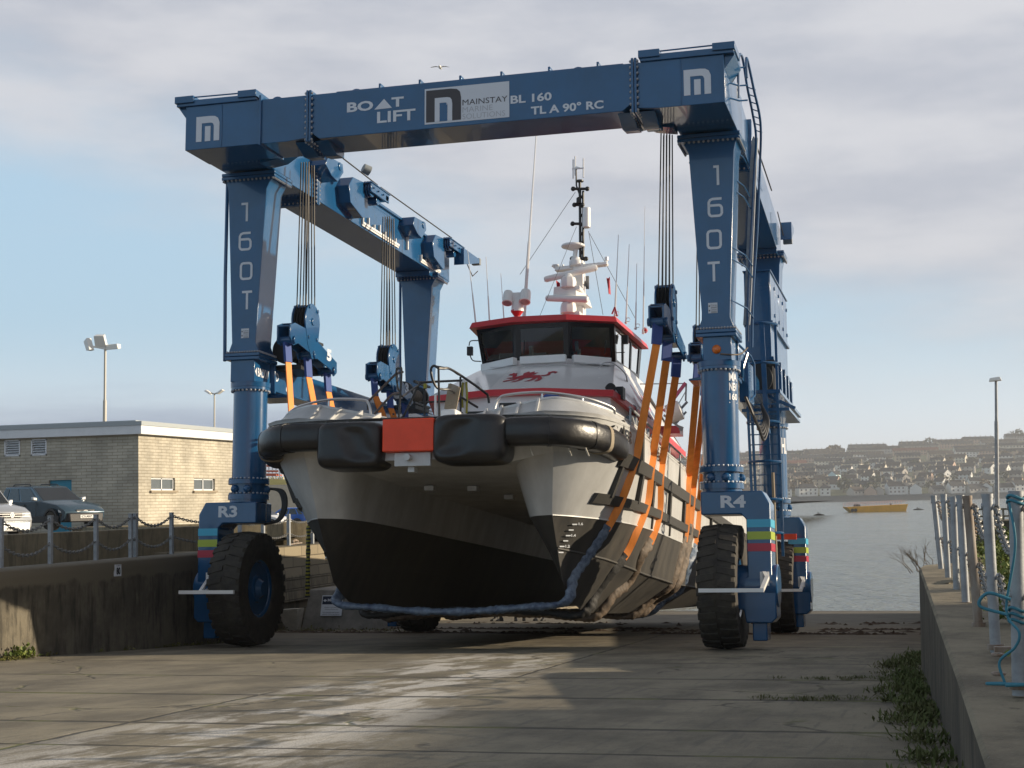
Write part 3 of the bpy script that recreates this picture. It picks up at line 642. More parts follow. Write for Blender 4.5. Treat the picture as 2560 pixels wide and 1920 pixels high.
def sling(top, px, sleeve, label, zl, zr, seed):
    """top = (y, z) of its hook; px = where the strap lies on the starboard plating; zl/zr = height where the sleeve starts on each side"""
    rnd = random.Random(seed)
    T = thing('lifting_sling', label, 'sling', (0, top[0], 3), FH, 'orange slings carrying the hull')
    def B(x, y, z): return FBH @ Vector((x, y, z))
    pts = []
    for q in px:
        p, nn = HIT(*q)
        if p is not None: pts.append(p + nn * .035)
    lastb = pts[-1]; yk = lastb.y - .15; zk = keel_z(max(yk, 2.6)) - .07
    half = {}
    for s in (-1, 1):
        half[s] = [Vector((s * 3.27, top[0], top[1])), Vector((s * 3.24, top[0], top[1] - .35))] + [B(s * p.x, p.y + (0 if s > 0 else max(0, min(.8, (2.9 - p.z) * .7))), p.z) for p in pts] + [B(s * 1.9, yk, zk)]
    q = 1 if seed == 1 else -.5
    sag = [B(1.2, yk - .05, zk - .08 * q), B(.4, yk - .08, zk - .14 * q), B(-.4, yk - .08, zk - .14 * q), B(-1.2, yk - .05, zk - .08 * q)]
    path = curve(half[1][:2], 2) + [lerp(half[1][1], half[1][2], i / 8) for i in range(1, 8)] + curve(half[1][2:] + sag + half[-1][:1:-1], 6) + [lerp(half[-1][2], half[-1][1], i / 8) for i in range(1, 8)] + curve(half[-1][1::-1], 2)
    # split by height in the boat frame
    FI = FBH.inverted(); mid = len(path) // 2
    h = [(FI @ p).z for p in path]
    ir = next(i for i in range(len(path)) if h[i] < zr); il = max(i for i in range(len(path)) if h[i] < zl)
    for seg in (path[:ir + 1], path[il:]):
        sd_ = (.80, .6, 0) if (seg[0] - path[0]).length < 1e-6 else (.25, .97, 0)
        m = MB(); ribbon3(m, seg, .135 if sd_[0] > .5 else .15, .02, sd_); m.build('webbing', 'orange webbing', T)
        e = seg[:3] if (seg[0] - path[0]).length < 1e-6 else seg[-3:]
        m = MB(); ribbon3(m, e, .17, .05, sd_); m.build('webbing_eye', 'blue webbing', T)
    rows = []; sl = path[ir - 1:il + 2]; fine = []
    for i in range(len(sl) - 1): fine += [lerp(sl[i], sl[i + 1], k / 3) for k in range(3)]
    fine.append(sl[-1]); m = MB(); nk = 14; base = len(fine)
    for i, p in enumerate(fine):
        d = (fine[min(i + 1, base - 1)] - fine[max(i - 1, 0)]).normalized(); sd = Vector((.55, .83, 0)) if p.x > 1.5 else Vector((.1, 1, 0)); sd = (sd - d * sd.dot(d)).normalized(); n = d.cross(sd)
        low = max(0, min(1, (1.6 - (FI @ p).z) / .9))
        a = .10 + .012 * math.sin(i * .9 + seed) ; c = lerp(.03, .06, low) 
        kf = 1 + low * .12 * math.sin(i * 2.3 + seed * 2 + 1.5 * math.sin(i * .7)) + low * .14 * math.sin(i * .43 + seed) + rnd.uniform(-.07, .07)
        rows.append([p + sd * a * math.cos(2 * math.pi * k / nk) * (1 + low * .07 * math.sin(i * 1.3 + 2 * math.sin(i * .31))) + n * (c * math.sin(2 * math.pi * k / nk) * kf) for k in range(nk)])
    m.loft(rows, True); m.build('sleeve', sleeve, T, smooth=1.2)

# ------------------------------------------------------------------ the catamaran (boat frame: x to starboard, y aft from the bow, z up)
def itp(tab, t):
    if t <= tab[0][0]: return tab[0][1]
    for (a, u), (b, v) in zip(tab, tab[1:]):
        if t <= b:
            k = (t - a) / (b - a); return u + (v - u) * k
    return tab[-1][1]
KZ = [(2.0, 1.13), (2.6, .88), (3.3, .72), (4.5, .66), (8, .70), (24, 1.1)]
CHX = [(1.6, 1.9), (1.9, 2.02), (2.4, 2.18), (3.3, 2.42), (5, 2.6), (8, 2.72), (17.5, 2.75)]; CHZ = [(1.6, 1.63), (3.3, 1.52), (5.5, 1.38), (9, 1.30), (17.5, 1.36)]
WLX = [(1.22, 1.9), (1.5, 2.12), (2.2, 2.45), (3.2, 2.73), (5, 2.88), (17.5, 2.93)]
MDX = [(.85, 2.0), (1.0, 2.35), (1.4, 2.66), (2.0, 2.86), (3.5, 2.96), (17.5, 2.98)]
SHX = [(.40, 1.95), (.55, 2.35), (.9, 2.66), (1.4, 2.84), (2.2, 2.94), (3.5, 2.98), (17.5, 2.98)]
IWX = [(1.22, 1.9), (1.27, 1.74), (1.36, 1.60), (1.6, 1.46), (2.2, 1.36), (4, 1.3), (17.5, 1.3)]; ICX = [(1.6, 1.9), (1.68, 1.80), (1.9, 1.71), (2.6, 1.64), (17.5, 1.56)]
TNX = [(.85, 2.0), (.90, 1.70), (1.0, 1.50), (1.2, 1.34), (1.6, 1.24), (2.5, 1.16), (17.5, 1.1)]; TNZ = [(.85, 3.05), (1.1, 2.92), (1.6, 2.84), (3, 2.8), (17.5, 2.8)]
def keel_z(y): return itp(KZ, y)
def wl_x(y): return itp(WLX, y)
def side_x(y): return itp(SHX, y)
def chine_x(y): return itp(CHX, y)
ST = [0, .004, .009, .015, .022, .032, .045, .07, .1, .14, .19, .26, .34, .45, .58, .72, .86, 1]
def row(x, z, y0, s, y1=24.0):
    out = []
    for t in ST:
        y = lerp(y0, y1, t); out.append(Vector((s * (itp(x, y) if not callable(x) else x(y)), y, itp(z, y) if not isinstance(z, float) else z)))
    return out
def hull_rows(s):
    return dict(keel=row([(2, 1.9), (17.5, 1.86)], KZ, 2.0, s), ch=row(CHX, CHZ, 1.6, s), wl=row(WLX, 2.12, 1.22, s), md=row(MDX, 3.05, .85, s), sh=row(SHX, 3.62, .40, s),
                iw=row(IWX, 2.12, 1.22, s), ic=row(ICX, [(1.6, 1.63), (3, 1.42), (17.5, 1.4)], 1.6, s), tn=row(TNX, TNZ, .85, s))
def build_boat():
    T = thing('catamaran', 'silver and white aluminium catamaran workboat hanging in slings under the hoist', 'boat', (0, 7, .7), FB)
    h = MB()
    tn = {}
    for s in (-1, 1):
        r = hull_rows(s); tn[s] = r['tn']
        h.mi(1).loft([r['keel'], r['ch']]).loft([r['ch'], r['wl']]); h.mi(0).loft([r['wl'], r['md']]).loft([r['md'], r['sh']])
        h.mi(1).loft([r['keel'], r['ic']]).loft([r['ic'], r['iw']]); h.mi(0).loft([r['iw'], r['tn']])
        ends = [r[k][-1] for k in ('keel', 'ch', 'wl', 'md', 'sh')]; h.poly(ends + [r['tn'][-1], r['iw'][-1], r['ic'][-1]])
        h.loft([[r['md'][0], r['sh'][0]], [Vector((s * 1.1, .85, 2.86)), Vector((s * .9, .4, 3.55))]])
        h.poly([r['md'][0], r['tn'][1], r['tn'][2], r['tn'][3], Vector((s * 1.1, .85, 2.86))])
        h.mi(1); h.tube([q + Vector((s * .0, 0, 0)) for q in r['ch']], .022, 6); h.mi(0); h.tube([q + Vector((s * .004, 0, 0)) for q in r['wl']], .012, 6)
    # wet deck between the hulls and its front plate
    h.mi(0); h.loft([[Vector((-1.1, .85, 2.86))] + tn[-1][3:], [Vector((1.1, .85, 2.86))] + tn[1][3:]])
    h.loft([[Vector((-1.1, .85, 2.86)), Vector((1.1, .85, 2.86))], [Vector((-1.0, .2, 2.9)), Vector((1.0, .2, 2.9))], [Vector((-.95, .2, 3.5)), Vector((.95, .2, 3.5))], [Vector((-.95, .6, 3.58)), Vector((.95, .6, 3.58))]])
    # deck
    dk = [q for q in hull_rows(-1)['sh']], [q for q in hull_rows(1)['sh']]
    h.loft([[Vector((a.x, a.y, 3.56)) for a in dk[0]], [Vector((a.x, a.y, 3.56)) for a in dk[1]]]); h.poly([(-1.95, .4, 3.56), (1.95, .4, 3.56), (.95, .25, 3.56), (-.95, .25, 3.56)])
    hull = h.build('hull', ['aluminium', 'antifoul'], T, smooth=.5)
    # centre beam under the bridge deck
    c = MB(); c.box(-.28, .28, .1, .16, 2.8, 3.0); c.cyl((-.05, .1, 2.92), (-.05, -.04, 2.92), .05); c.box(-.1, 0, .2, .4, 2.72, 2.8)
    for x, y in ((-.6, 3), (.1, 3.2), (.3, 5), (.8, 5.2)): c.box(x - .08, x + .08, y, y + .2, 2.70, 2.78)
    c.each('bow_fitting', 'aluminium', hull)
    # bulwark leaning back round the bow
    PL = [(.92, .48, 3.50), (1.4, .46, 3.50), (1.95, .50, 3.52), (2.35, .66, 3.54), (2.66, 1.0, 3.56), (2.84, 1.5, 3.58), (2.94, 2.3, 3.58), (2.985, 3.6, 3.58), (2.985, 6, 3.58), (2.985, 23.9, 3.58)]
    PT = [(.72, 1.0, 3.66), (1.3, .98, 3.78), (1.85, 1.0, 3.89), (2.15, 1.1, 3.89), (2.48, 1.35, 3.84), (2.7, 1.75, 3.79), (2.84, 2.4, 3.74), (2.92, 3.6, 3.70), (2.93, 6, 3.68), (2.93, 23.9, 3.66)]
    for s in (-1, 1):
        b = MB(); A = [Vector((s * x, y, z)) for x, y, z in PL]; Bp = [Vector((s * x, y, z)) for x, y, z in PT]
        A2 = curve(A, 4); B2 = curve(Bp, 4); b.loft([A2, B2, [q + Vector((-s * .05, .06, 0)) for q in B2], [q + Vector((-s * .06, .08, -.02)) for q in A2]])
        b.tube(B2, .025, 6)
        bw = b.build('bulwark', 'aluminium', T)
        f = MB()
        for x0 in (.98, 1.22, 1.5, 1.8) if s > 0 else (.85, 1.15, 1.5, 1.85):
            yb = .40 if x0 < 1.6 else .44; zt_ = 3.66 + .19 * (x0 - .72) / 1.13; f.bar((s * x0, yb, 3.5), (s * (x0 - .05), .96, zt_ + .03), .035, .07, (0, -.5, 1))
        f.each('stiffener_rib', 'aluminium', bw)
        r = MB(); r.tube(curve([(s * 1.0, 1.1, 3.72), (s * 1.06, 1.15, 3.92), (s * 1.2, 1.2, 4.0), (s * 1.75, 1.2, 4.02), (s * 2.35, 1.4, 3.95), (s * 2.72, 1.8, 3.85), (s * 2.78, 1.9, 3.75)]), .022)
        for x, y, z in ((1.75, 1.2, 4.0), (2.35, 1.4, 3.95)): r.tube([(s * x, y, z), (s * x, y, 3.6)], .018)
        r.build('hand_rail', 'bright steel', T)
        # rubbing strakes down the side
        k = MB()
        for z0, z1, y0, o in ((2.33, 2.50, 1.75, .075), (2.92, 3.14, 1.95, .07)):
            ys = [y0, y0 + .3, y0 + .7, y0 + 1.2, y0 + 2, y0 + 3.5, 7, 12, 23.9]
            sx = lambda y, z: lerp(itp(WLX, y), itp(MDX, y), (z - 2.12) / .93)
            k.loft([[(s * (sx(y, z0) - .04), y, z0) for y in ys], [(s * (sx(y, z0) + o), y, z0 + .01) for y in ys], [(s * (sx(y, z1) + o), y, z1 - .01) for y in ys], [(s * (sx(y, z1) - .04), y, z1) for y in ys]])
            k.poly([(s * (sx(y0, z0) - .04), y0, z0), (s * (sx(y0, z0) + o), y0, z0 + .01), (s * (sx(y0, z1) + o), y0, z1 - .01), (s * (sx(y0, z1) - .04), y0, z1)])
        for y in (2.2, 3.55, 4.75, 6.9, 9.0, 11.6, 14.0):
            a, c2 = sx(y, 2.5), sx(y, 2.95)
            k.hexa([(s * (a - .03), y - .09, 2.45), (s * (a + .055), y - .09, 2.45), (s * (a + .055), y + .09, 2.45), (s * (a - .03), y + .09, 2.45), (s * (c2 - .03), y - .09, 2.98), (s * (c2 + .055), y - .09, 2.98), (s * (c2 + .055), y + .09, 2.98), (s * (c2 - .03), y + .09, 2.98)])
            a, c2 = sx(y, 2.12), sx(y, 2.35)
            if y > 4: k.hexa([(s * (a - .02), y + .3, 2.14), (s * (a + .03), y + .3, 2.14), (s * (a + .03), y + .4, 2.14), (s * (a - .02), y + .4, 2.14), (s * (c2 - .02), y + .3, 2.36), (s * (c2 + .03), y + .3, 2.36), (s * (c2 + .03), y + .4, 2.36), (s * (c2 - .02), y + .4, 2.36)])
        for y in (1.85, 3.4, 5.6, 8.2): 
            a = itp(SHX, y); k.hexa([(s * (a - .03), y - .12, 3.12), (s * (a + .03), y - .12, 3.12), (s * (a + .03), y + .05, 3.12), (s * (a - .03), y + .05, 3.12), (s * (a - .08), y + .15, 3.66), (s * (a + .005), y + .15, 3.66), (s * (a + .005), y + .28, 3.66), (s * (a - .08), y + .28, 3.66)])
        k.build('rubbing_strake', 'strake rubber', T)
        # deck edge rail further aft
        r = MB(); r.tube([(s * 2.9, 2.6, 3.95), (s * 2.92, 6, 3.9), (s * 2.92, 14, 3.9)], .02)
        for y in (2.6, 4.2, 5.8, 7.4, 9, 11, 13): r.tube([(s * 2.91, y, 3.92), (s * 2.9, y, 3.6)], .018)
        for y in (3.0, 3.6, 4.4, 5.4): r.tube(curve([(s * 2.86, y, 3.85), (s * 2.88, y + .25, 3.70), (s * 2.86, y + .5, 3.88)]), .03, 6)
        r.build('side_rail', 'galvanised', T)
        # bow fenders
        g = MB(); pth = curve([(s * 1.42, .24, 3.29), (s * 1.95, .25, 3.29), (s * 2.27, .40, 3.28), (s * 2.54, .80, 3.27), (s * 2.72, 1.35, 3.24), (s * 2.84, 2.05, 3.17)], 6)
        n = len(pth); rad = [.215] * n; rad[0] = .2; rad[-1] = .12; rad[-2] = .17; rad[-3] = .205
        g.tube(pth, rad, 24); g.v = [boxy(q, pth, .22) for q in g.v]; fd = g.build('round_fender', 'fender rubber', T)
        for i in (8, 18, 22):
            q = MB(); q.tube([pth[i - 1].lerp(pth[i], .35), pth[i].lerp(pth[i + 1], .35)], .225, 24); q.v = [boxy(w_, pth, .23) for w_ in q.v]; q.build('fender_strap', 'fender rubber' if i != 22 else 'stone sill', fd)
        g = MB(); cx = s * .925 ; blockfender(g, -.98 if s < 0 else .89, .33, 3.13 if s < 0 else 3.19, .525 if s < 0 else .575, .42, .36 if s < 0 else .37, s); g.build('block_fender', 'fender rubber', T, smooth=1.0)
    o = MB(); o.box(-.44, .36, -.02, .5, 3.01, 3.50); ob = o.build('bow_step_box', 'orange paint', T, bevel=.012)
    # white rubber edge strip, lashings beneath the fenders
    l = MB()
    for x in (1.75, 2.3, 2.55): l.tube([(x, .3 + .3 * (x - 1.75), 3.06), (x + .04, .36 + .3 * (x - 1.75), 2.94)], .014)
    l.each('lashing', 'lashing and sunlit tan', T)
    # draught marks and name, laid on the plating
    from mathutils.bvhtree import BVHTree
    bv = BVHTree.FromPolygons([tuple(v) for v in h.v], h.f); Fi = FB.inverted(); c0 = Fi @ CAM
    def hit(px, py):
        d = (Fi.to_3x3() @ ray(px, py)).normalized(); p, nn, i, t = bv.ray_cast(c0, d); return p - d * .07
    global HIT
    def HIT(px, py):
        d = (Fi.to_3x3() @ ray(px, py)).normalized(); p, nn, i, t = bv.ray_cast(c0, d)
        if p is not None and nn.dot(d) > 0: nn = -nn
        return p, nn
    d = MB(); c7 = lambda x, y: (600 + x / 2.212, 950 + y / 2.212)
    def put(m, body, x0, x1, z0, z1, bold=.03): m.text(body, x0, x1, -z1, -z0, lambda u, v: hit(*c7(u, -v)), bold)
    for body, x, y in (('1.6', 1873, 802), ('1.4', 1833, 866), ('1.2', 1800, 926)): put(d, body, x, x + 24, y - 14, y + 1)
    for x, y in ((1838, 798), (1818, 829), (1802, 860), (1788, 889), (1768, 920), (1762, 953)): d.add([hit(*c7(x, y - 3)), hit(*c7(x + 27, y - 3)), hit(*c7(x + 27, y + 4)), hit(*c7(x, y + 4))], [(0, 1, 2, 3)])
    d.build('draught_mark', 'white decal', hull, smooth=0, recalc=False)
    d = MB(); d.text('CAER', 1.35, 2.55, 3.34, 3.52, lambda u, v: ((itp(SHX, u) - .0 if False else lerp(itp(MDX, u), itp(SHX, u), (v - 3.05) / .57)) + .012, u, v), .02); d.text('BAY', 5.2, 6.0, 3.36, 3.52, lambda u, v: (2.995, u, v), .02)
    d.build('name_lettering', 'black frame', hull, smooth=0, recalc=False)
    d = MB()
    for y, z in ((2.3, 1.55), (2.5, 1.42), (2.7, 1.3), (2.9, 1.18)): d.ball((-1.98 - (z - 1.1) * .35, y, z), .03, 8)
    d.each('anode', 'bright steel', hull)
    # boarding rails on the foredeck
    c5b = lambda x, y: (920 + x / 6.9125, 880 + y / 6.9125)
    def G(x, y, by): return on(*c5b(x, y), 1, by, FB)
    def GZ(x, y, by): q = G(x, y, by); q.z = 3.56; return q
    k = MB()
    k.tube(curve([G(530, 1160, .55), G(580, 345, .6), G(540, 290, .65), G(500, 290, .7), G(488, 400, .7), G(520, 630, .7), G(560, 690, .7)], 5), .017, 6)
    k.tube([G(600, 345, .6), G(480, 380, .9), G(0, 860, 2.2)], .02, 6); k.tube(curve([G(560, 705, .7), G(470, 720, 1.0), G(380, 770, 1.3), G(120, 1060, 2.0)], 4), .02, 6)
    k.tube(curve([GZ(1235, 1060, .7), G(1218, 280, .7)], 3), .018, 6)
    k.tube(curve([G(1218, 280, .7), G(1140, 238, .7), G(1088, 300, .7), G(1110, 460, .7), G(1190, 615, .75), G(1290, 645, .9), G(1420, 655, 1.1), G(1560, 750, 1.6), G(1890, 955, 2.4)], 5), .02, 6)
    k.tube(curve([G(1218, 280, .7), G(1300, 285, .8), G(1420, 295, 1.0), G(1700, 470, 1.8), G(2020, 700, 2.6), G(2070, 760, 2.7), G(2090, 880, 2.7)], 5), .022, 6)
    k.tube([G(1180, 250, 1.5), G(1420, 290, 1.8), G(1560, 390, 2.0)], .018, 6)
    k.tube(curve([G(560, 1150, 1.8), G(640, 1060, 1.9), G(880, 570, 2.4), G(980, 525, 2.5), G(1700, 488, 2.8)], 4), .02, 6); k.tube([G(890, 870, 2.4), G(1380, 850, 2.6), G(1720, 840, 2.8)], .016, 6)
    k.tube([G(590, 770, 1.0), G(700, 690, 1.5), G(860, 580, 2.2)], .018, 6); k.tube([G(0, 870, 2.2), G(0, 1000, 2.2)], .02, 6)
    for x, y0, by in ((975, 530, 2.4), (1597, 430, 1.9), (440, 1060, 1.5)): k.tube([G(x, y0, by), G(x + 2, 1090, by)], .018, 6)
    k.build('boarding_rail', 'mast black', T)
    k = MB(); A = [G(1420, 550, 1.4), G(1575, 612, 1.4), G(1500, 1010, 1.4), G(1345, 985, 1.4)]; dd = Vector((0, .06, 0))
    for i in range(17):
        t = i / 16; a = A[0].lerp(A[3], t); b = A[1].lerp(A[2], t); k.bar(a, b, .05, .02)
    for a, b in ((A[0], A[3]), (A[1], A[2])): k.bar(a, b, .05, .03)
    k.build('folded_gangway', 'stone sill', T); k = MB(); a, b = G(1310, 1100, 1.4), G(1580, 1010, 1.4); k.box(a.x, b.x, 1.2, 1.7, 3.5, b.z); k.build('deck_locker', 'gelcoat', T, bevel=.03)
    k = MB(); k.cyl(G(1672, 1075, 2), G(1672, 530, 2), .03); k.ball(G(1672, 520, 2), .05, 8); k.tube([G(1165, 1090, 1.6), G(1165, 740, 1.6)], .02); k.each('stanchion', 'gelcoat', T)
    k = MB(); k.tube(curve([G(1640, 530, 1.95), G(1625, 760, 1.95), G(1635, 960, 1.95)]), .018); k.tube(curve([G(1700, 520, 1.95), G(1712, 760, 1.95), G(1705, 1060, 1.95)]), .018); k.tube([G(985, 550, 2.38), G(990, 630, 2.38)], .03); k.each('hose', 'hazard yellow', T)
    k = MB(); k.box(-.3, .3, 3.2, 4.2, 3.5, 4.05); k.tube(curve([(.5, 2.6, 3.56), (.55, 2.7, 3.9), (.8, 2.75, 3.95), (.95, 2.8, 3.6)]), .05); k.box(.62, .9, 3.0, 3.6, 3.55, 4.15); k.each('deck_gear', 'black plastic', T)
    k = MB(); k.box(1.45, 1.72, 2.6, 3.4, 4.03, 4.22); k.box(1.5, 1.8, 2.5, 2.9, 3.6, 4.0); k.each('blue_holdall', 'blue webbing', T, bevel=.05)
    # deckhouse
    def mir(p): return [(-x, y, z) for x, y, z in reversed(p)] + list(p)
    wl_ = [(.48, 6.95), (1.78, 7.32), (2.0, 8.7), (2.05, 15)]
    w = MB(); lo = mir([(x, y, 3.55) for x, y in wl_]); hi = mir([(x, y, 4.88) for x, y in wl_]); w.loft([lo, hi]); w.poly([lo[0], lo[-1], hi[-1], hi[0]])
    house = w.build('deckhouse', 'gelcoat', T, smooth=.3)
    w = MB(); w.box(.72, .95, 6.85, 7.05, 4.0, 4.7); w.box(1.95, 2.1, 8.2, 8.8, 3.8, 4.6); w.each('deckhouse_window', 'dark glass', house)
    bb = [(.53, 6.78, 4.87), (1.86, 7.18, 4.845), (2.12, 8.6, 4.66), (2.28, 10, 4.55), (2.3, 15, 4.5)]
    b = MB(); lo = mir(bb); hi = [(x, y + .03, z + .13) for x, y, z in lo]; inn = mir([(x * .88, y + .25, z - .0) for x, y, z in bb]); inh = [(x, y, z + .14) for x, y, z in inn]
    b.loft([inn, lo, hi, inh]); b.build('red_band', 'red paint', house, smooth=.3)
    sl0 = mir([(.53, 6.83, 5.0), (1.85, 7.23, 4.975), (2.1, 8.65, 4.79), (2.24, 10, 4.68), (2.26, 15, 4.63)]); sl1 = mir([(.553, 8.6, 5.69), (1.5, 9.42, 5.80), (1.60, 10.6, 5.86), (1.64, 12.2, 5.86), (1.66, 13, 5.7)])
    s_ = MB(); s_.loft([sl0, sl1]); sl2 = mir([(.56, 9.2, 5.90), (1.47, 9.84, 5.93), (1.6, 10.8, 5.93), (1.62, 12.2, 5.92), (1.64, 13, 5.9)]); s_.loft([sl1, sl2])
    s_.loft([sl2, mir([(.56, 9.28, 6.0), (1.46, 9.9, 6.0), (1.58, 10.8, 6.0), (1.6, 12.2, 6.0), (1.62, 13, 6.0)])]); s_.poly([sl0[0], sl0[-1], sl2[-1], sl2[0]])
    coach = s_.build('coachroof', 'gelcoat', T, smooth=.15)
    # red dragon on the slope
    def onslope(u, v): # u -1..1 across, v 0..1 up the middle facet
        a = Vector((u * .53, 6.83, 5.0)); b_ = Vector((u * .553, 8.6, 5.69)); nn = Vector((0, -.36, .93)); return a.lerp(b_, v) + nn * .012
    dr = MB(); dragon(dr, lambda u, v: onslope(-.92 + u * 1.84 + .10, .30 + v * .56)); dr.build('dragon_emblem', 'dragon red', coach, smooth=0, recalc=False)
    dr = MB()
    for poly in ([(8.9, 5.35), (9.3, 4.85), (9.6, 5.0), (9.25, 5.4)], [(9.5, 5.2), (9.7, 4.8), (10.6, 4.75), (10.5, 4.9), (9.8, 5.0), (9.7, 5.25)], [(10.2, 5.5), (10.3, 5.2), (11.0, 5.05), (11.2, 5.3), (10.7, 5.35)]):
        dr.poly([(lerp(2.2, 1.62, (z - 4.72) / 1.14) + .025, y, z) for y, z in poly])
    dr.build('side_emblem', 'pink decal', coach, smooth=0, recalc=False)
    k = MB(); k.tube(curve([(1.25, 9.0, 5.74), (1.4, 8.9, 5.82), (1.56, 9.1, 5.82), (1.7, 9.6, 5.7), (1.72, 9.8, 5.55)]), .014); k.tube([(-1.0, 8.75, 5.78), (1.3, 8.85, 5.80)], .008); k.each('grab_rail', 'bright steel', coach)
    k = MB(); k.box(1.7, 1.98, 7.6, 7.9, 4.85, 5.1); k.cyl((1.72, 7.5, 5.02), (1.80, 7.25, 5.02), .1); k.build('vent_cowl', 'dark steel', coach)
    # wheelhouse glazing: front three faces lean forward, two side faces
    bp = [(.56, 9.28, 6.0), (1.46, 9.9, 6.0), (1.60, 12.25, 6.0)]; tp = [(.57, 9.16, 6.77), (1.50, 9.48, 6.77), (1.66, 12.35, 6.77)]
    lo = mir(bp); hi = mir(tp)
    fr = MB(); gl = []
    for i in range(len(lo) - 1):
        a, b_, c_, d_ = [Vector(q) for q in (lo[i], lo[i + 1], hi[i + 1], hi[i])]
        P = lambda u, v: (a.lerp(b_, u)).lerp(d_.lerp(c_, u), v)
        nn = (b_ - a).cross(d_ - a).normalized(); nn = -nn if nn.y > 0 and abs(nn.y) > .5 or nn.x * (a.x + b_.x) < 0 and abs(nn.y) < .5 else nn
        if i in (1, 2, 3): panes = [(.09, .91, .12, .86)]
        else: panes = [(.05, .30, .08, .86), (.34, .60, .08, .86), (.64, .92, .1, .86)] if i == 4 else [(.08, .36, .1, .86), (.40, .66, .08, .86), (.70, .95, .08, .86)]
        us = [0] + [x for p in panes for x in p[:2]] + [1]
        for j in range(0, len(us) - 1, 2): fr.hexa([P(us[j], 0), P(us[j + 1], 0), P(us[j + 1], 0) - nn * .05, P(us[j], 0) - nn * .05, P(us[j], 1), P(us[j + 1], 1), P(us[j + 1], 1) - nn * .05, P(us[j], 1) - nn * .05])
        for u0, u1, v0, v1 in panes:
            for va, vb in ((0, v0), (v1, 1)): fr.hexa([P(u0, va), P(u1, va), P(u1, va) - nn * .05, P(u0, va) - nn * .05, P(u0, vb), P(u1, vb), P(u1, vb) - nn * .05, P(u0, vb) - nn * .05])
            gl.append([P(u0, v0) - nn * .02, P(u1, v0) - nn * .02, P(u1, v1) - nn * .02, P(u0, v1) - nn * .02])
    wf = fr.build('wheelhouse_frame', 'black frame', T, smooth=0)
    for q in gl:
        g = MB(); g.poly(q); g.build('wheelhouse_window', 'cabin glass', wf, smooth=0)
    q = MB(); q.poly([(x, y, 6.02) for x, y, z in lo]); q.box(-1.2, 1.2, 10.2, 10.6, 6.02, 6.22); q.box(-.9, -.5, 11, 11.4, 6.02, 6.5); q.box(.3, .7, 11, 11.4, 6.02, 6.5); q.box(-1.55, 1.55, 12.3, 12.36, 6.0, 6.8); q.poly([(x * .99, y + .02, 6.735) for x, y, z in hi]); q.tube([(-.5, 10.1, 6.2), (-.5, 10.0, 6.45)], .05); q.tube([(.55, 10.1, 6.2), (.55, 10.0, 6.5)], .04); q.build('cabin_interior', 'grey plastic', T, smooth=0)
    # roof
    ro = [(.58, 8.95, 6.765), (1.60, 9.28, 6.74), (1.80, 12.45, 6.72)]
    r_ = MB(); lo = mir(ro); up_ = [(x * .97, y + .05, z + .13) for x, y, z in lo]; cen = [(x * .5, max(10.2, min(11.5, y)), 6.96) for x, y, z in lo]
    r_.loft([lo, up_]); r_.poly([lo[0], lo[-1], up_[-1], up_[0]]); r_.loft([up_, cen]); r_.poly(cen); r_.poly([up_[0], up_[-1], cen[-1], cen[0]]); r_.poly([(x, y, z + .005) for x, y, z in lo]); roof = r_.build('wheelhouse_roof', 'red paint', T, smooth=.2)
    k = MB()
    for u, a, b_ in ((0, (-1.40, 9.62, 5.86), (-.68, 9.10, 5.90)), (1, (-.5, 8.98, 5.92), (.50, 8.98, 5.92)), (2, (.68, 9.10, 5.90), (1.40, 9.62, 5.86))):
        pass
    for (xa, ya, ba), (xb, yb_, bb_) in (((1207, 921, 9.50), (1288, 903, 9.05)), ((1301, 902, 8.93), (1416, 896, 8.93)), ((1432, 897, 9.05), (1526, 905, 9.50))): k.bar(on(xa, ya, 1, ba, FB), on(xb, yb_, 1, bb_, FB), .14, .165)
    k.each('window_blind_box', 'gelcoat', T, bevel=.015)
    k = MB()
    for p, q in ((on(1310, 885, 1, 9.15, FB), on(1311, 850, 1, 9.1, FB)), (on(1512, 885, 1, 9.5, FB), on(1515, 851, 1, 9.4, FB)), (on(1222, 900, 1, 9.6, FB), on(1208, 855, 1, 9.45, FB))): k.tube([p, q], .012)
    k.each('wiper', 'black plastic', T)
    c4 = lambda x, y: (1100 + x / 3.403, 650 + y / 3.403)
    k = MB(); Z = lambda x, y, by=9.6: on(*c4(x, y), 1, by, FB)
    k.tube(curve([Z(325, 685), Z(260, 690), Z(247, 730)], 4), .012); k.tube(curve([Z(350, 863), Z(280, 855), Z(255, 810)], 4), .012)
    a, b_ = Z(233, 812), Z(278, 738); k.box(a.x, b_.x, 9.55, 9.65, a.z, b_.z); k.build('wing_mirror', 'black plastic', T)
    k = MB(); a, b_ = Z(1550, 715, 10.2), Z(1600, 640, 10.2); k.box(a.x, b_.x, 10.15, 10.25, a.z, b_.z); k.tube([Z(1480, 600, 10), Z(1560, 640, 10.2)], .01); k.tube([Z(1490, 790, 10), Z(1570, 785, 10.2)], .01); k.build('wing_mirror', 'black plastic', T)
    # searchlight on the roof
    L = MB(); by = 9.5; S = lambda x, y: on(*c4(x, y), 1, by, FB)
    for x0, x1 in ((545, 620), (690, 772)):
        a = S((x0 + x1) / 2, 265 + (x0 < 600) * 10); b_ = S((x0 + x1) / 2, 370 - (x0 > 600) * 10); r0 = (S(x1, 300) - S(x0, 300)).length / 2 * 1.12
        b_ = b_ + Vector((0, -.12, -.02)); d_ = (b_ - a)
        L.tube([a - d_ * .08, a, a.lerp(b_, .15), b_.lerp(a, .3), b_], [r0 * .45, r0 * .85, r0 * .95, r0, r0 * 1.05], 20)
        L.mi(1); L.cyl(b_ + d_ * .005, b_ + d_ * .02, r0 * .8, n=18); L.mi(0)
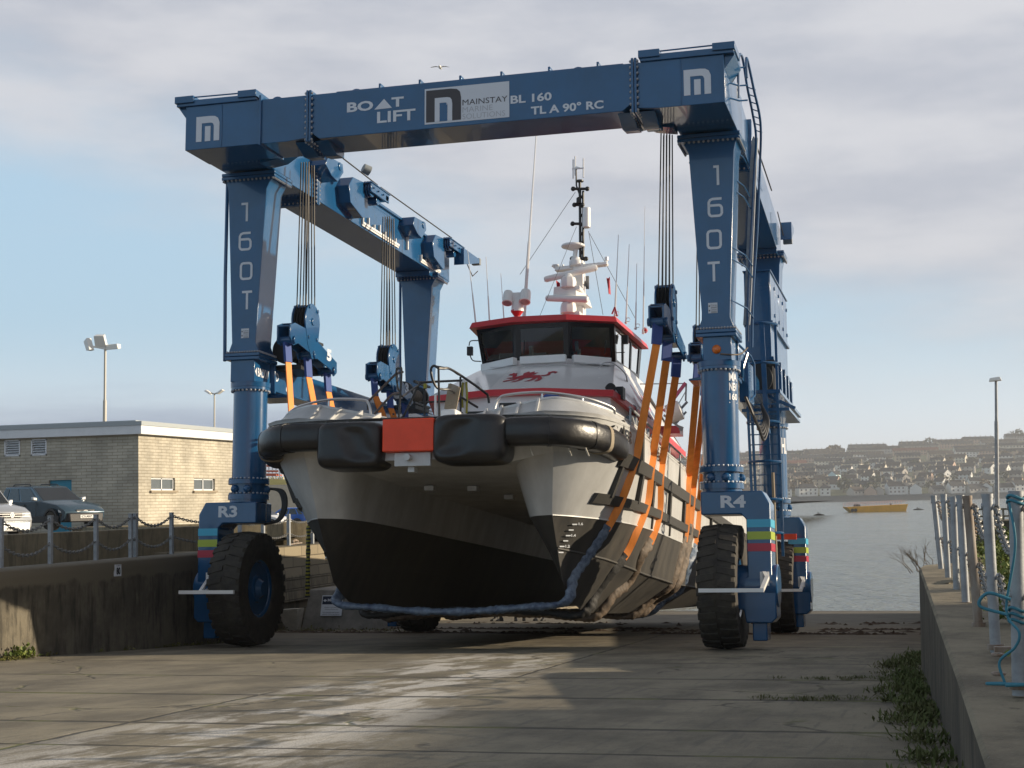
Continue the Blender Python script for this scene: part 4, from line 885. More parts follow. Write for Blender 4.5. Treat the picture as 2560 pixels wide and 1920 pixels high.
    a = S(650, 320); L.box(a.x - .14, a.x + .14, by - .06, by + .06, a.z - .09, a.z + .1); a = S(660, 440); L.tube([a, S(660, 390), S(658, 340)], [.14, .13, .08], 18)
    sl_ = L.build('searchlight', ['gelcoat', 'galvanised'], roof); L = MB(); a = S(655, 480); b_ = S(655, 440); L.tube([Vector((a.x, a.y, 6.8)), a, b_, b_ + Vector((0, 0, .03))], [.08, .06, .135, .135], 16); L.build('searchlight_base', 'red paint', sl_)
    # mast with radars
    by = 13.2; m = MB(); Q = lambda x, y, d=0: on(x, y, 1, by + d, FB); c9 = lambda x, y: (1300 + x / 3.6875, 350 + y / 3.6875)
    a, b_ = Q(1449, 790), Q(1449, 655)
    m.loft([[(a.x - .15, by - .2, 6.8), (a.x + .13, by - .2, 6.8), (a.x + .13, by + .2, 6.8), (a.x - .15, by + .2, 6.8)], [(b_.x - .13, by - .15, b_.z), (b_.x + .11, by - .15, b_.z), (b_.x + .11, by + .15, b_.z), (b_.x - .13, by + .15, b_.z)]], True)
    zc = Q(1449, 664).z; x0 = Q(*c9(330, 1210)).x; x1 = Q(*c9(810, 1190)).x
    m.hexa([(x0, by - .12, zc - .12), (x1, by - .12, zc - .03), (x1, by + .12, zc - .03), (x0, by + .12, zc - .12), (x0, by - .1, zc - .02), (x1, by - .1, zc + .04), (x1, by + .1, zc + .04), (x0, by + .1, zc - .02)])
    m.lathe([(.15, -.06), (.16, 0), (.16, .06), (.10, .12), (.11, .15)], (Q(*c9(520, 1150)).x, by - .1, Q(*c9(520, 1150)).z), n=20)
    m.tube([Q(*c9(500, 1120)), Q(*c9(515, 1000))], .06); p = Q(*c9(490, 985)); m.lathe([(.02, -.10), (.16, -.05), (.285, -.01), (.29, .03), (.27, .05), (.1, .07)], p, n=26)
    # brackets holding the two radar units
    p = Q(*c9(450, 1420), -.35); m.hexa([(p.x - .3, by - .75, p.z - .14), (p.x + .25, by - .75, p.z - .14), (p.x + .5, by, p.z - .3), (p.x + .1, by, p.z - .3), (p.x - .28, by - .75, p.z + .1), (p.x + .25, by - .75, p.z + .12), (p.x + .4, by, p.z + .02), (p.x + .05, by, p.z + .02)])
    mast = m.build('mast', 'gelcoat', T, bevel=.015)
    for xa, ya, xb, yb_, hx, hy, d_ in ((240, 1458, 645, 1490, 445, 1545, -.7), (222, 1288, 690, 1145, 445, 1310, -.7)):
        g = MB(); a, b_ = Q(*c9(xa, ya), d_), Q(*c9(xb, yb_), d_); b_ = b_ + Vector((0, -.25 if ya > 1400 else .3, 0)); g.tube([a, a.lerp(b_, .04), a.lerp(b_, .96), b_], [.05, .075, .085, .06], 10)
        p = Q(*c9(hx, hy), d_); g.lathe([(.19, -.14), (.2, -.02), (.17, .1), (.1, .14), (.07, .2)], p, n=8); g.box(p.x - .1, p.x + .28, p.y - .05, p.y + .5, p.z - .2, p.z - .1); g.build('radar', 'gelcoat', mast, bevel=.01)
    g = MB()
    for x, ya, yb_, r1 in ((328, 1205, 1165, .06), (395, 1190, 1150, .03), (727, 1175, 1130, .04), (797, 1165, 1080, .05)):
        a, b_ = Q(*c9(x, ya)), Q(*c9(x, yb_)); g.tube([a, a.lerp(b_, .6), a.lerp(b_, .62), b_], [.02, .02, r1, r1], 10)
    g.tube([Q(*c9(328, 1165)), Q(*c9(328, 1150))], [.1, .08], 12); g.build('sensor', 'gelcoat', mast)
    g = MB(); g.tube([Q(*c9(558, 1130)), Q(*c9(552, 380))], .035); g.tube([Q(*c9(583, 1130)), Q(*c9(582, 470))], .03); g.tube([Q(*c9(548, 500)), Q(*c9(520, 420)), Q(*c9(518, 270))], .02)
    g.cyl(Q(*c9(552, 385)), Q(*c9(552, 372)), .09)
    for y, xa, xb in ((450, 490, 620), (772, 485, 612), (1095, 480, 608), (598, 502, 575)):
        a, b_ = Q(*c9(xa, y)), Q(*c9(xb, y)); g.tube([a, b_], .035); g.ball(a, .06, 8); g.ball(b_, .06, 8)
    a = Q(*c9(538, 575)); g.lathe([(.1, -.04), (.05, 0), (.05, .1), (.02, .13)], a, n=12)
    for k_ in range(8): g.ball(Q(*c9(570, 1120 - 85 * k_)), .045, 6)
    g.build('pole_mast', 'mast black', mast)
    g = MB(); a, b_ = Q(*c9(612, 810)), Q(*c9(612, 625)); g.tube([a, b_], .1, 12); g.build('panel_antenna', 'gelcoat', mast, bevel=.02)
    g = MB()
    for x, ya, yb_ in ((490, 355, 180), (508, 325, 150), (584, 345, 170)): g.tube([Q(*c9(x, ya)), Q(*c9(x, yb_))], .02, 6)
    g.tube([Q(*c9(480, 265)), Q(*c9(592, 258))], .02); g.add([Q(*c9(512, 240)), Q(*c9(575, 258)), Q(*c9(515, 275))], [(0, 1, 2)]); g.build('aerial_array', 'gelcoat', mast)
    g = MB(); 
    for xa, ya, xb, yb_, d_ in ((632, 840, 765, 1610, -1), (520, 800, 175, 1640, -2), (640, 860, 1060, 1640, .5), (510, 480, 0, 1240, -1)): g.tube([Q(*c9(xa, ya)), Q(*c9(xb, yb_), d_)], .006, 4)
    g.build('stay_wire', 'steel rope', mast)
    g = MB(); g.poly([Q(*c9(600, 1295)), Q(*c9(620, 1330)), Q(*c9(636, 1380)), Q(*c9(580, 1335))]); g.box(Q(1464, 705).x, Q(1472, 705).x, by, by + .05, Q(1464, 722).z, Q(1464, 690).z); g.build('hailer', 'grey plastic', mast)
    # whip aerials
    for (xa, ya), (xb, yb_), by_, r0 in (((1190, 810), (1169, 625), 9.8, .014), ((1224, 804), (1215, 642), 10.2, .013), ((1260, 797), (1252, 683), 10.5, .011), ((1310, 790), (1341, 330), 10.8, .028), ((1537, 787), (1546, 587), 9.9, .015), ((1565, 802), (1573, 611), 10.6, .014), ((1589, 817), (1592, 659), 11.3, .013), ((1608, 828), (1612, 517), 12.0, .013)):
        g = MB(); a, b_ = on(xa, ya + 4, 1, by_, FB), on(xb, yb_, 1, by_, FB); g.tube([a, a.lerp(b_, .4), a.lerp(b_, .41), b_], [r0 * 1.5, r0 * 1.2, r0 * .8, r0 * .5], 6); g.ball(a, .035, 6)
        if xa > 1400: g.tube([a + Vector((.05 + .045 * math.cos(t), 0, .06 + .045 * math.sin(t))) for t in [i * .7 for i in range(9)]], .008, 5)
        g.build('whip_aerial', 'gelcoat', roof)
    g = MB(); a = on(1530, 785, 1, 9.8, FB); b_ = on(1537, 768, 1, 9.8, FB); g.bar(a, b_, .03, .03); g.bar(b_, b_ + Vector((.05, 0, -.2)), .03, .03); g.ball(on(1612, 826, 1, 12.2, FB), .07, 8); g.ball(on(1347, 792, 1, 9.1, FB), .03, 8); g.each('roof_light', 'red paint', roof)
    # aft: red side platform, life raft and davit
    by = 11.5; V = lambda x, y, d=0: on(*c4(x, y), 1, by + d, FB)
    a = MB(); p, q = V(1820, 1500), V(2040, 1415); a.box(p.x, q.x, by, by + .6, p.z + .05, q.z + .02); a.build('side_platform', 'red paint', T)
    a = MB(); p, q = V(1930, 1320), V(2060, 1270); a.tube([p, p.lerp(q, .08), p.lerp(q, .92), q], [.14, .22, .22, .14], 16); a.build('life_raft', 'gelcoat', T)
    a = MB(); a.bar(V(1905, 1290), V(2090, 1045), .07, .07); a.build('davit', 'pink decal', T)
    a = MB(); a.bar(V(1930, 1395), V(2105, 1205), .04, .05); a.bar(V(1905, 1320), V(2060, 1440), .05, .05); a.bar(V(2000, 1400), V(2095, 1290), .04, .04); a.tube([V(2090, 1050), V(1760, 1055), V(1700, 1055)], .012); a.tube([V(2095, 1050), V(2090, 1200)], .02); a.tube([V(2095, 1110), V(1930, 1395)], .01); a.bar(V(2040, 1430), V(2065, 1440), .08, .1); a.tube(curve([V(1600, 1310, -3), V(1605, 1250, -3), V(1640, 1235, -3), V(1670, 1260, -3), V(1670, 1340, -3)]), .018)
    a.build('davit_frame', 'galvanised', T)
    return T
def boxy(q, pth, r):
    i = min(range(len(pth)), key=lambda k: (pth[k] - q).length); c = pth[i]; a = pth[max(i - 1, 0)]; b = pth[min(i + 1, len(pth) - 1)]; t = (b - a).normalized(); d = q - c; al = t * d.dot(t); d = d - al; z = d.z; h = Vector((d.x, d.y, 0)); l = h.length; R_ = d.length
    if R_ < 1e-6: return q
    k = R_ / ((abs(z) ** 4 + l ** 4) ** .25); f = 1 + (k - 1) * .75
    return c + al + d * f
def blockfender(m, cx, cy, cz, hx, hy, hz, s):
    n = 14; vs_ = {}; V_ = []; F_ = []
    def pt(a, b, c):
        k = 5.5; l = (abs(a) ** k + abs(b) ** k + abs(c) ** k) ** (1 / k); a, b, c = a / l, b / l, c / l
        dent = 0
        if b < -.5:
            u = a * -s; dent = .085 * math.exp(-((u - .32 + .3 * c) / .36) ** 4) * math.exp(-((c - .05) / .7) ** 6)
        return (cx + a * hx, cy + b * hy + dent, cz + c * hz)
    def vi(i, j, k):
        key = (i, j, k)
        if key not in vs_:
            vs_[key] = len(V_); V_.append(pt(i / n * 2 - 1, j / n * 2 - 1, k / n * 2 - 1))
        return vs_[key]
    for i in range(n):
        for j in range(n):
            for e in (0, n):
                F_.append((vi(i, j, e), vi(i + 1, j, e), vi(i + 1, j + 1, e), vi(i, j + 1, e))); F_.append((vi(i, e, j), vi(i + 1, e, j), vi(i + 1, e, j + 1), vi(i, e, j + 1))); F_.append((vi(e, i, j), vi(e, i + 1, j), vi(e, i + 1, j + 1), vi(e, i, j + 1)))
    m.add(V_, F_)
def dragon(m, fn):
    """a walking heraldic dragon, drawn in a unit square (head to the left)"""
    P = lambda pts: m.poly([fn(x, y) for x, y in pts])
    P([(.20, .48), (.30, .62), (.42, .66), (.58, .60), (.70, .58), (.74, .44), (.66, .36), (.52, .38), (.38, .36), (.26, .36)])      # body
    P([(.20, .48), (.26, .36), (.20, .40), (.13, .52), (.10, .68), (.17, .76), (.20, .66)])            # neck
    P([(.17, .76), (.10, .68), (.02, .62), (.05, .70), (.0, .76), (.06, .80), (.08, .90), (.12, .82), (.16, .88)])  # head
    P([(.33, .60), (.30, .80), (.38, .98), (.42, .84), (.50, .96), (.52, .80), (.60, .86), (.56, .70), (.48, .62)])  # wing
    P([(.24, .38), (.30, .36), (.24, .22), (.14, .16), (.04, .08), (.02, .16), (.10, .22), (.16, .28)])  # foreleg
    P([(.34, .37), (.42, .37), (.38, .20), (.30, .06), (.20, .02), (.24, .10), (.30, .16)])
    P([(.60, .38), (.68, .37), (.66, .22), (.58, .08), (.46, .04), (.52, .12), (.58, .20)])            # hind legs
    P([(.68, .38), (.75, .44), (.80, .28), (.78, .10), (.68, .02), (.70, .12), (.72, .22)])
    P([(.70, .58), (.74, .50), (.84, .52), (.90, .62), (.86, .74), (.92, .80), (.97, .70), (1.0, .84), (.90, .92), (.80, .84), (.82, .72), (.82, .64), (.78, .58)])  # tail
    P([(.08, .45), (.16, .46), (.20, .40), (.10, .36), (.02, .40)])

# ------------------------------------------------------------------ node materials of the setting
class NT:
    def __init__(s, name):
        s.m = bpy.data.materials.new(name); s.m.use_nodes = True; M[name] = s.m
        s.N = s.m.node_tree.nodes; s.L = s.m.node_tree.links; s.b = s.N['Principled BSDF']; s.tc = s.N.new('ShaderNodeTexCoord')
        s.sep = s.N.new('ShaderNodeSeparateXYZ'); s.L.new(s.tc.outputs['Object'], s.sep.inputs[0]); s.x, s.y, s.z = s.sep.outputs; s.P = s.tc.outputs['Object']
    def put(s, sock, v):
        if isinstance(v, (int, float)): sock.default_value = v
        elif isinstance(v, tuple): sock.default_value = (*v, 1) if len(v) == 3 and len(sock.default_value) == 4 else v
        else: s.L.new(v, sock)
    def ma(s, op, a, b=None, c=None):
        n = s.N.new('ShaderNodeMath'); n.operation = op
        for i, v in enumerate((a, b, c)):
            if v is not None: s.put(n.inputs[i], v)
        return n.outputs[0]
    def noise(s, scale, det=5, rough=.6, sc=(1, 1, 1), off=(0, 0, 0), vec=None):
        mp = s.N.new('ShaderNodeMapping'); s.L.new(vec or s.P, mp.inputs[0]); mp.inputs['Scale'].default_value = sc; mp.inputs['Location'].default_value = off
        n = s.N.new('ShaderNodeTexNoise'); n.inputs['Scale'].default_value = scale; n.inputs['Detail'].default_value = det; n.inputs['Roughness'].default_value = rough
        s.L.new(mp.outputs[0], n.inputs['Vector']); return n.outputs['Fac']
    def ss(s, v, a, b, lo=0., hi=1.):
        n = s.N.new('ShaderNodeMapRange'); n.interpolation_type = 'SMOOTHSTEP'; s.L.new(v, n.inputs[0])
        for i, q in enumerate((a, b, lo, hi)): n.inputs[i + 1].default_value = q
        return n.outputs[0]
    def mix(s, a, b, f):
        n = s.N.new('ShaderNodeMix'); n.data_type = 'RGBA'; s.put(n.inputs[0], f); s.put(n.inputs[6], a); s.put(n.inputs[7], b); return n.outputs[2]
    def bump(s, h, st=.4, d=.02):
        n = s.N.new('ShaderNodeBump'); n.inputs['Strength'].default_value = st; n.inputs['Distance'].default_value = d; s.L.new(h, n.inputs['Height']); s.L.new(n.outputs[0], s.b.inputs['Normal'])
    def done(s, col, rough=.9):
        s.put(s.b.inputs['Base Color'], col); s.put(s.b.inputs['Roughness'], rough); return s.m
def mat_slip():
    n = NT('slipway concrete')
    a = n.noise(1.1, 6, .65, (1, .5, 1)); b = n.noise(9, 5, .7); c = n.noise(70, 3, .6); d = n.noise(.35, 3, .5, (1, .4, 1), (4, 2, 0))
    col = n.mix((.115, .100, .070), (.26, .228, .160), n.ss(a, .33, .68)); col = n.mix(col, (.21, .185, .135), n.ss(d, .5, .72, 0, .55)); col = n.mix(col, (.085, .08, .066), n.ss(b, .52, .72, 0, .6)); col = n.mix(col, (.30, .28, .23), n.ss(c, .58, .70, 0, .6)); col = n.mix(col, (.05, .047, .04), n.ss(n.noise(45, 2, .5, off=(9, 1, 0)), .64, .72, 0, .7))
    sp = n.noise(160, 2, .5, off=(1, 5, 0)); col = n.mix(col, (.40, .37, .31), n.ss(sp, .60, .68, 0, .55)); col = n.mix(col, (.05, .045, .035), n.ss(sp, .40, .33, 0, .5))
    # far part stained brown by the tide
    col = n.mix(col, n.mix((.13, .10, .055), (.085, .065, .04), n.ss(n.noise(3, 5, .7, (.3, 1, 1)), .4, .62)), n.ss(n.y, -2, 9, 0, .75))
    col = n.mix(col, n.mix((.075, .065, .048), (.15, .132, .098), n.ss(n.noise(2.2, 6, .7, (.5, 1, 1), (2, 2, 0)), .38, .62)), n.ss(n.y, 13, 17, 0, .92)); col = n.mix(col, (.045, .04, .032), n.ss(n.y, 43.5, 46.5, 0, .8))
    # pale salty run-off band
    u = n.ma('ADD', n.x, n.ma('MULTIPLY', n.ma('ADD', n.y, 13), .14)); u = n.ma('ABSOLUTE', n.ma('SUBTRACT', u, 2.75))
    w = n.noise(1.5, 7, .68, (1.2, .34, 1), (.6, 0, 0)); band = n.ss(u, 1.5, .35)
    msk = n.ma('MULTIPLY', n.ma('MULTIPLY', band, n.ss(w, .46, .58)), n.ss(n.y, -1.2, -4.5)); msk = n.ma('MULTIPLY', msk, n.ss(n.ma('ADD', c, n.ma('MULTIPLY', sp, .6)), .62, .84, .25, 1))
    col = n.mix(col, (.64, .62, .58), n.ma('MULTIPLY', msk, .85))
    # broom marks
    wv = n.noise(14, 2, .5, (1, .06, 1)); col = n.mix(col, (.07, .068, .062), n.ss(wv, .56, .72, 0, .35))
    # joints between slabs, some with moss
    jn = n.ma('MULTIPLY', n.ma('SUBTRACT', n.noise(1.5, 4, .7), .5), .10); line = None; wob = n.ma('ADD', n.y, n.ma('ADD', jn, n.ma('MULTIPLY', n.x, -.06)))
    def ln(v, w_): return n.ss(n.ma('ABSOLUTE', v), w_, w_ * .35)
    for yj, w_ in ((-8.75, .10), (-11.8, .11), (-14.75, .085), (-16.35, .05), (-5.2, .07), (.6, .10), (4.5, .1), (-19.5, .05), (-22.6, .05)):
        q = ln(n.ma('SUBTRACT', wob, yj), w_); line = q if line is None else n.ma('MAXIMUM', line, q)
    for x0, k, yy in ((1.5, -.12, 11.5), (3.0, -.08, 7.8)):
        v = n.ma('ADD', n.ma('SUBTRACT', n.x, x0), n.ma('MULTIPLY', n.ma('ADD', n.y, yy), -k)); q = ln(n.ma('ADD', v, jn), .035)
        q = n.ma('MULTIPLY', q, n.ss(n.y, -11.0, -11.6) if x0 < 2 else n.ss(n.y, -8.7, -8.6)); line = n.ma('MAXIMUM', line, q)
    vo = n.N.new('ShaderNodeTexVoronoi'); vo.feature = 'DISTANCE_TO_EDGE'; vo.inputs['Scale'].default_value = .30; wp = n.N.new('ShaderNodeMapping'); n.L.new(n.P, wp.inputs[0])
    ad = n.N.new('ShaderNodeVectorMath'); ad.operation = 'ADD'; n.L.new(n.P, ad.inputs[0]); nn = n.N.new('ShaderNodeTexNoise'); nn.inputs['Scale'].default_value = 1.2; nn.inputs['Detail'].default_value = 5; n.L.new(n.P, nn.inputs['Vector']); n.L.new(nn.outputs['Color'], ad.inputs[1]); n.L.new(ad.outputs[0], vo.inputs['Vector'])
    crack = n.ma('MULTIPLY', n.ss(vo.outputs['Distance'], .014, .002), n.ss(n.noise(.6, 3), .44, .56)); line = n.ma('MAXIMUM', line, n.ma('MULTIPLY', crack, .8))
    moss = n.mix((.035, .032, .026), (.10, .11, .025), n.ss(n.noise(1.3, 4, .6, off=(3, 7, 0)), .5, .6))
    col = n.mix(col, moss, n.ma('MULTIPLY', line, .85))
    h = n.ma('SUBTRACT', n.ma('ADD', n.ma('MULTIPLY', b, .5), n.ma('ADD', n.ma('MULTIPLY', c, .35), n.ma('MULTIPLY', wv, .5))), n.ma('MULTIPLY', line, 1.2)); n.bump(h, .55, .02); n.done(col, .88)
def mat_wall(name, c1, c2, c3, stone=False, dirt=.8, top=1.5):
    n = NT(name); a = n.noise(1.3, 6, .7); b = n.noise(5, 5, .7, (1, 1, .18)); c = n.noise(30, 4, .6)
    col = n.mix(c1, c2, n.ss(a, .35, .65)); col = n.mix(col, c3, n.ss(b, .45, .66, 0, dirt)); col = n.mix(col, (.45, .43, .38), n.ss(n.noise(2.3, 5, .75, (1, 1, .3), (5, 5, 5)), .68, .76, 0, .5))
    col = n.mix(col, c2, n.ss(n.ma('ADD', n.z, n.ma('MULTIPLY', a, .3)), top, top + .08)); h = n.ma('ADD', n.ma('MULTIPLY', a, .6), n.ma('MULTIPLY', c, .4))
    if stone:
        cb = n.N.new('ShaderNodeCombineXYZ'); n.L.new(n.ma('ADD', n.x, n.y), cb.inputs[0]); n.L.new(n.z, cb.inputs[1])
        br = n.N.new('ShaderNodeTexBrick'); n.L.new(cb.outputs[0], br.inputs['Vector']); br.inputs['Scale'].default_value = 1; br.inputs['Brick Width'].default_value = 1.1; br.inputs['Row Height'].default_value = .27; br.inputs['Mortar Size'].default_value = .018; br.inputs['Mortar Smooth'].default_value = .6
        br.inputs['Color1'].default_value = (.8, .8, .8, 1); br.inputs['Color2'].default_value = (1.1, 1.1, 1.1, 1); br.inputs['Mortar'].default_value = (.25, .25, .25, 1)
        mx = n.N.new('ShaderNodeMix'); mx.data_type = 'RGBA'; mx.blend_type = 'MULTIPLY'; mx.inputs[0].default_value = .8; n.L.new(col, mx.inputs[6]); n.L.new(br.outputs['Color'], mx.inputs[7]); col = mx.outputs[2]
        h = n.ma('SUBTRACT', h, n.ma('MULTIPLY', br.outputs['Fac'], .8))
    n.bump(h, .5, .03); n.done(col, .92)
def mat_brick():
    n = NT('brick wall'); cb = n.N.new('ShaderNodeCombineXYZ'); n.L.new(n.ma('ADD', n.x, n.y), cb.inputs[0]); n.L.new(n.z, cb.inputs[1])
    br = n.N.new('ShaderNodeTexBrick'); n.L.new(cb.outputs[0], br.inputs['Vector']); br.inputs['Scale'].default_value = 1
    for k, v in (('Brick Width', .46), ('Row Height', .124), ('Mortar Size', .011), ('Mortar Smooth', .3), ('Bias', -.1)): br.inputs[k].default_value = v
    br.inputs['Color1'].default_value = (.43, .40, .33, 1); br.inputs['Color2'].default_value = (.52, .485, .40, 1); br.inputs['Mortar'].default_value = (.30, .26, .19, 1)
    a = n.noise(.7, 5, .6); mx = n.N.new('ShaderNodeMix'); mx.data_type = 'RGBA'; mx.blend_type = 'MULTIPLY'; mx.inputs[0].default_value = 1; n.L.new(br.outputs['Color'], mx.inputs[6]); n.L.new(n.mix((.8, .8, .8), (1.12, 1.12, 1.12), n.ss(a, .35, .65)), mx.inputs[7])
    n.bump(n.ma('ADD', n.ma('MULTIPLY', br.outputs['Fac'], -1.0), n.ma('MULTIPLY', n.noise(40, 3), .4)), .7, .012); n.done(mx.outputs[2], .9)
def mat_water():
    n = NT('water'); a = n.noise(.55, 4, .6, (1, .45, 1)); b = n.noise(.09, 4, .6, (1, .5, 1)); c = n.noise(2.6, 3, .6, (1, .5, 1))
    h = n.ma('ADD', n.ma('MULTIPLY', a, .5), n.ma('ADD', n.ma('MULTIPLY', b, 1.4), n.ma('MULTIPLY', c, .16))); n.bump(h, .8, 1.6)
    n.b.inputs['Specular IOR Level'].default_value = .42; n.b.inputs['IOR'].default_value = 1.33
    n.done(n.mix((.10, .125, .10), (.14, .165, .13), n.ss(n.noise(.02, 4, .6, (1, .2, 1)), .4, .6)), .12)
def mat_hill():
    n = NT('hillside'); a = n.noise(.02, 6, .7); b = n.noise(.09, 4, .7)
    n.done(n.mix(n.mix((.04, .065, .022), (.085, .095, .042), n.ss(a, .4, .6)), (.14, .12, .08), n.ss(b, .55, .7)), .95)
def mat_quay():
    n = NT('quay concrete'); a = n.noise(1.2, 6, .65); b = n.noise(7, 5, .7); c = n.noise(60, 3)
    col = n.mix((.13, .112, .08), (.27, .235, .165), n.ss(a, .35, .65)); col = n.mix(col, (.06, .052, .036), n.ss(b, .56, .74, 0, .7)); col = n.mix(col, (.34, .32, .27), n.ss(c, .58, .72, 0, .4)); n.bump(n.ma('ADD', b, n.ma('MULTIPLY', c, .4)), .6, .03); n.done(col, .92)
def mat_tarmac():
    n = NT('tarmac'); n.done(n.mix((.07, .068, .062), (.13, .125, .11), n.ss(n.noise(1.5, 6, .7), .35, .65)), .9); 
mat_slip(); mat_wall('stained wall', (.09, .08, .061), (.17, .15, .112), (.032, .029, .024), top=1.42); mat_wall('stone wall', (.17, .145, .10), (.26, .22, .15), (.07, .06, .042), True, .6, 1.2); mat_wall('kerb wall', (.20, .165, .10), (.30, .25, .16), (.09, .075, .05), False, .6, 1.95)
mat_brick(); mat_water(); mat_hill(); mat_quay(); mat_tarmac()

# ------------------------------------------------------------------ ground, water, walls
def ground():
    m = MB(); xs = [-12, -9.2, -5.5, -2, 2, 6, 8.6]; ys = [-70, -30, -10, 10, 30, 50, 75]
    m.loft([[(x, y, 0) for x in xs] for y in ys]); struct(m, 'slipway', 'slipway concrete', FH, smooth=0)
    m = MB(); m.add([(-5000, -100, -2.87), (5000, -100, -2.87), (5000, 7000, -2.87), (-5000, 7000, -2.87)], [(0, 1, 2, 3)]); struct(m, 'water', 'water', smooth=0)
    # land on the left: path behind the wall, car park, ground falling away beyond
    m = MB(); m.poly([(-8.3, -90, 1.59), (-5.8, -90, 1.59), (-5.8, 4.0, 1.59), (-8.9, 4.4, 1.39), (-9.4, 46, 1.3), (-15, 46, 1.3), (-14, 11, 1.5), (-8.0, 5, 1.59)]); struct(m, 'footpath', 'tarmac', smooth=0)
    m = MB(); m.loft([[(-900, y, z), (-60, y, z), (-20, y, z), (x1, y, z)] for y, z, x1 in ((-95, 1.6, -8.0), (-60, 1.6, -8.0), (5, 1.6, -7.9), (12, 1.6, -9.2), (50, 1.55, -9.6), (66, .9, -9.6), (90, .85, -10), (180, .85, -20), (400, .85, -60))])
    m.loft([[(-9.6, 50, 1.55), (-9.6, 66, .9), (-10, 90, .85), (-20, 180, .85), (-60, 400, .85)], [(-9.6, 50, -4), (-9.6, 66, -4), (-10, 90, -4), (-20, 180, -4), (-60, 400, -4)]]); struct(m, 'car_park', 'tarmac', smooth=0)
    # right quay
    m = MB(); m.loft([[(8.2, -60, 1.47), (200, -60, 1.47)], [(8.2, -6, 1.47), (200, -6, 1.47)], [(7.75, -5.2, 1.45), (200, -5, 1.45)], [(7.75, 40, 1.3), (200, 40, 1.3)], [(7.75, 40, -4), (200, 40, -4)]]); m.add([(7.75, -5.2, 1.45), (7.75, 40, 1.3), (7.75, 40, -4), (7.75, -5.2, -2)], [(0, 1, 2, 3)]); struct(m, 'quay_ground', 'earth', smooth=0)
    # retaining wall beside the slipway, left
    w = MB(); w.prism([(-5.385, -1.5), (-5.385, 1.42), (-5.37, 1.45), (-5.37, 1.58), (-5.41, 1.605), (-5.92, 1.605), (-5.92, -1.5)], 1, -70, 3.6)
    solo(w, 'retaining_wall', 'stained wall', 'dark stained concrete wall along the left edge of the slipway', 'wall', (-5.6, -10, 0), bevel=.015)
    w = MB(); w.hexa([(-9.2, 3.2, -3), (-8.5, 3.2, -3), (-8.75, 48, -4), (-9.5, 48, -4), (-9.2, 3.2, 1.42), (-8.5, 3.2, 1.42), (-8.75, 48, 1.32), (-9.5, 48, 1.32)]); w.box(-8.9, -5.94, 3.0, 3.55, -1.2, 1.55)
    for k in range(3): w.hexa([(-8.6, 3.6, .55 - k * .27), (-8.5 + .05 + .03 * k, 3.6, .55 - k * .27), (-8.72 + .05 + .03 * k, 46, .5 - k * .27), (-8.9, 46, .5 - k * .27), (-8.6, 3.6, .80 - k * .27), (-8.5 + .03 + .03 * k, 3.6, .80 - k * .27), (-8.72 + .03 + .03 * k, 46, .75 - k * .27), (-8.9, 46, .75 - k * .27)])
    solo(w, 'stone_wall', 'stone wall', 'coursed block wall set back behind the front left wheel, partly sunlit', 'wall', (-8.6, 12, -.5))
    w = MB(); w.hexa([(-8.65, -70, 1.4), (-8.3, -70, 1.4), (-7.62, 5.0, 1.4), (-8.0, 5.2, 1.4), (-8.65, -70, 2.04), (-8.3, -70, 2.04), (-7.62, 5.0, 2.04), (-8.0, 5.2, 2.04)])
    w.hexa([(-14.2, 10.7, 1.2), (-9.0, 14.1, 1.2), (-9.1, 14.5, 1.2), (-14.3, 11.1, 1.2), (-14.2, 10.7, 2.0), (-9.0, 14.1, 2.0), (-9.1, 14.5, 2.0), (-14.3, 11.1, 2.0)]); w.hexa([(-8.0, 5.2, 1.4), (-7.62, 5.0, 1.4), (-13.9, 10.9, 1.2), (-14.3, 11.1, 1.2), (-8.0, 5.2, 2.03), (-7.62, 5.0, 2.03), (-13.9, 10.9, 1.99), (-14.3, 11.1, 1.99)])
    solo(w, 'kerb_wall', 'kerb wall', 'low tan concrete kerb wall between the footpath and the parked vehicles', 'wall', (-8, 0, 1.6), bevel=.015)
    # right retaining wall
    w = MB(); tp = [(8.5, -50), (7.72, -19), (7.64, -16.4), (7.50, -12.2), (7.32, -6.6), (7.36, -6.1), (7.6, -5.75), (8.0, -5.7), (8.15, -12), (8.45, -20), (9.6, -50)]
    zt = lambda y: 1.43 + (y + 18.6) * .0121 if y > -25 else 1.36
    bt_ = [(x + (-.06 if i < 6 else 0), y) for i, (x, y) in enumerate(tp)]; n = len(tp); w.add([(x, y, -2) for x, y in bt_] + [(x, y, zt(y) - .02) for x, y in tp] + [(x + (.02 if i < 7 else 0), y, zt(y)) for i, (x, y) in enumerate(tp)], [(i, (i + 1) % n, (i + 1) % n + n, i + n) for i in range(n)] + [(i + n, (i + 1) % n + n, (i + 1) % n + 2 * n, i + 2 * n) for i in range(n)] + [(2 * n + i, 2 * n + i + 1, 2 * n + n - 2 - i, 2 * n + n - 1 - i) for i in range(4)] + [(2 * n + 4, 2 * n + 5, 2 * n + 6)])
    w.m = [1 if i < n else 0 for i in range(len(w.f))]
    mat_wall('right wall', (.07, .060, .045), (.13, .11, .08), (.028, .025, .02), False, .8, 1.9)
    solo(w, 'retaining_wall', ['quay concrete', 'right wall'], 'rough concrete wall with broad top beside the slipway on the right', 'wall', (7.8, -12, 0))
    w = MB(); w.box(7.78, 30, 2.4, 2.9, 1.2, 1.93); w.box(7.75, 8.0, -4.6, 2.5, 1.2, 1.62); solo(w, 'stone_wall', 'stained wall', 'low dark wall behind the leaning posts on the right quay', 'wall', (10, 2.6, 1.4), bevel=.02)
    f = thing('picket_fence', 'weathered wooden picket fence on the low wall beside the lamp post', 'fence', (9, 3.1, 1.7))
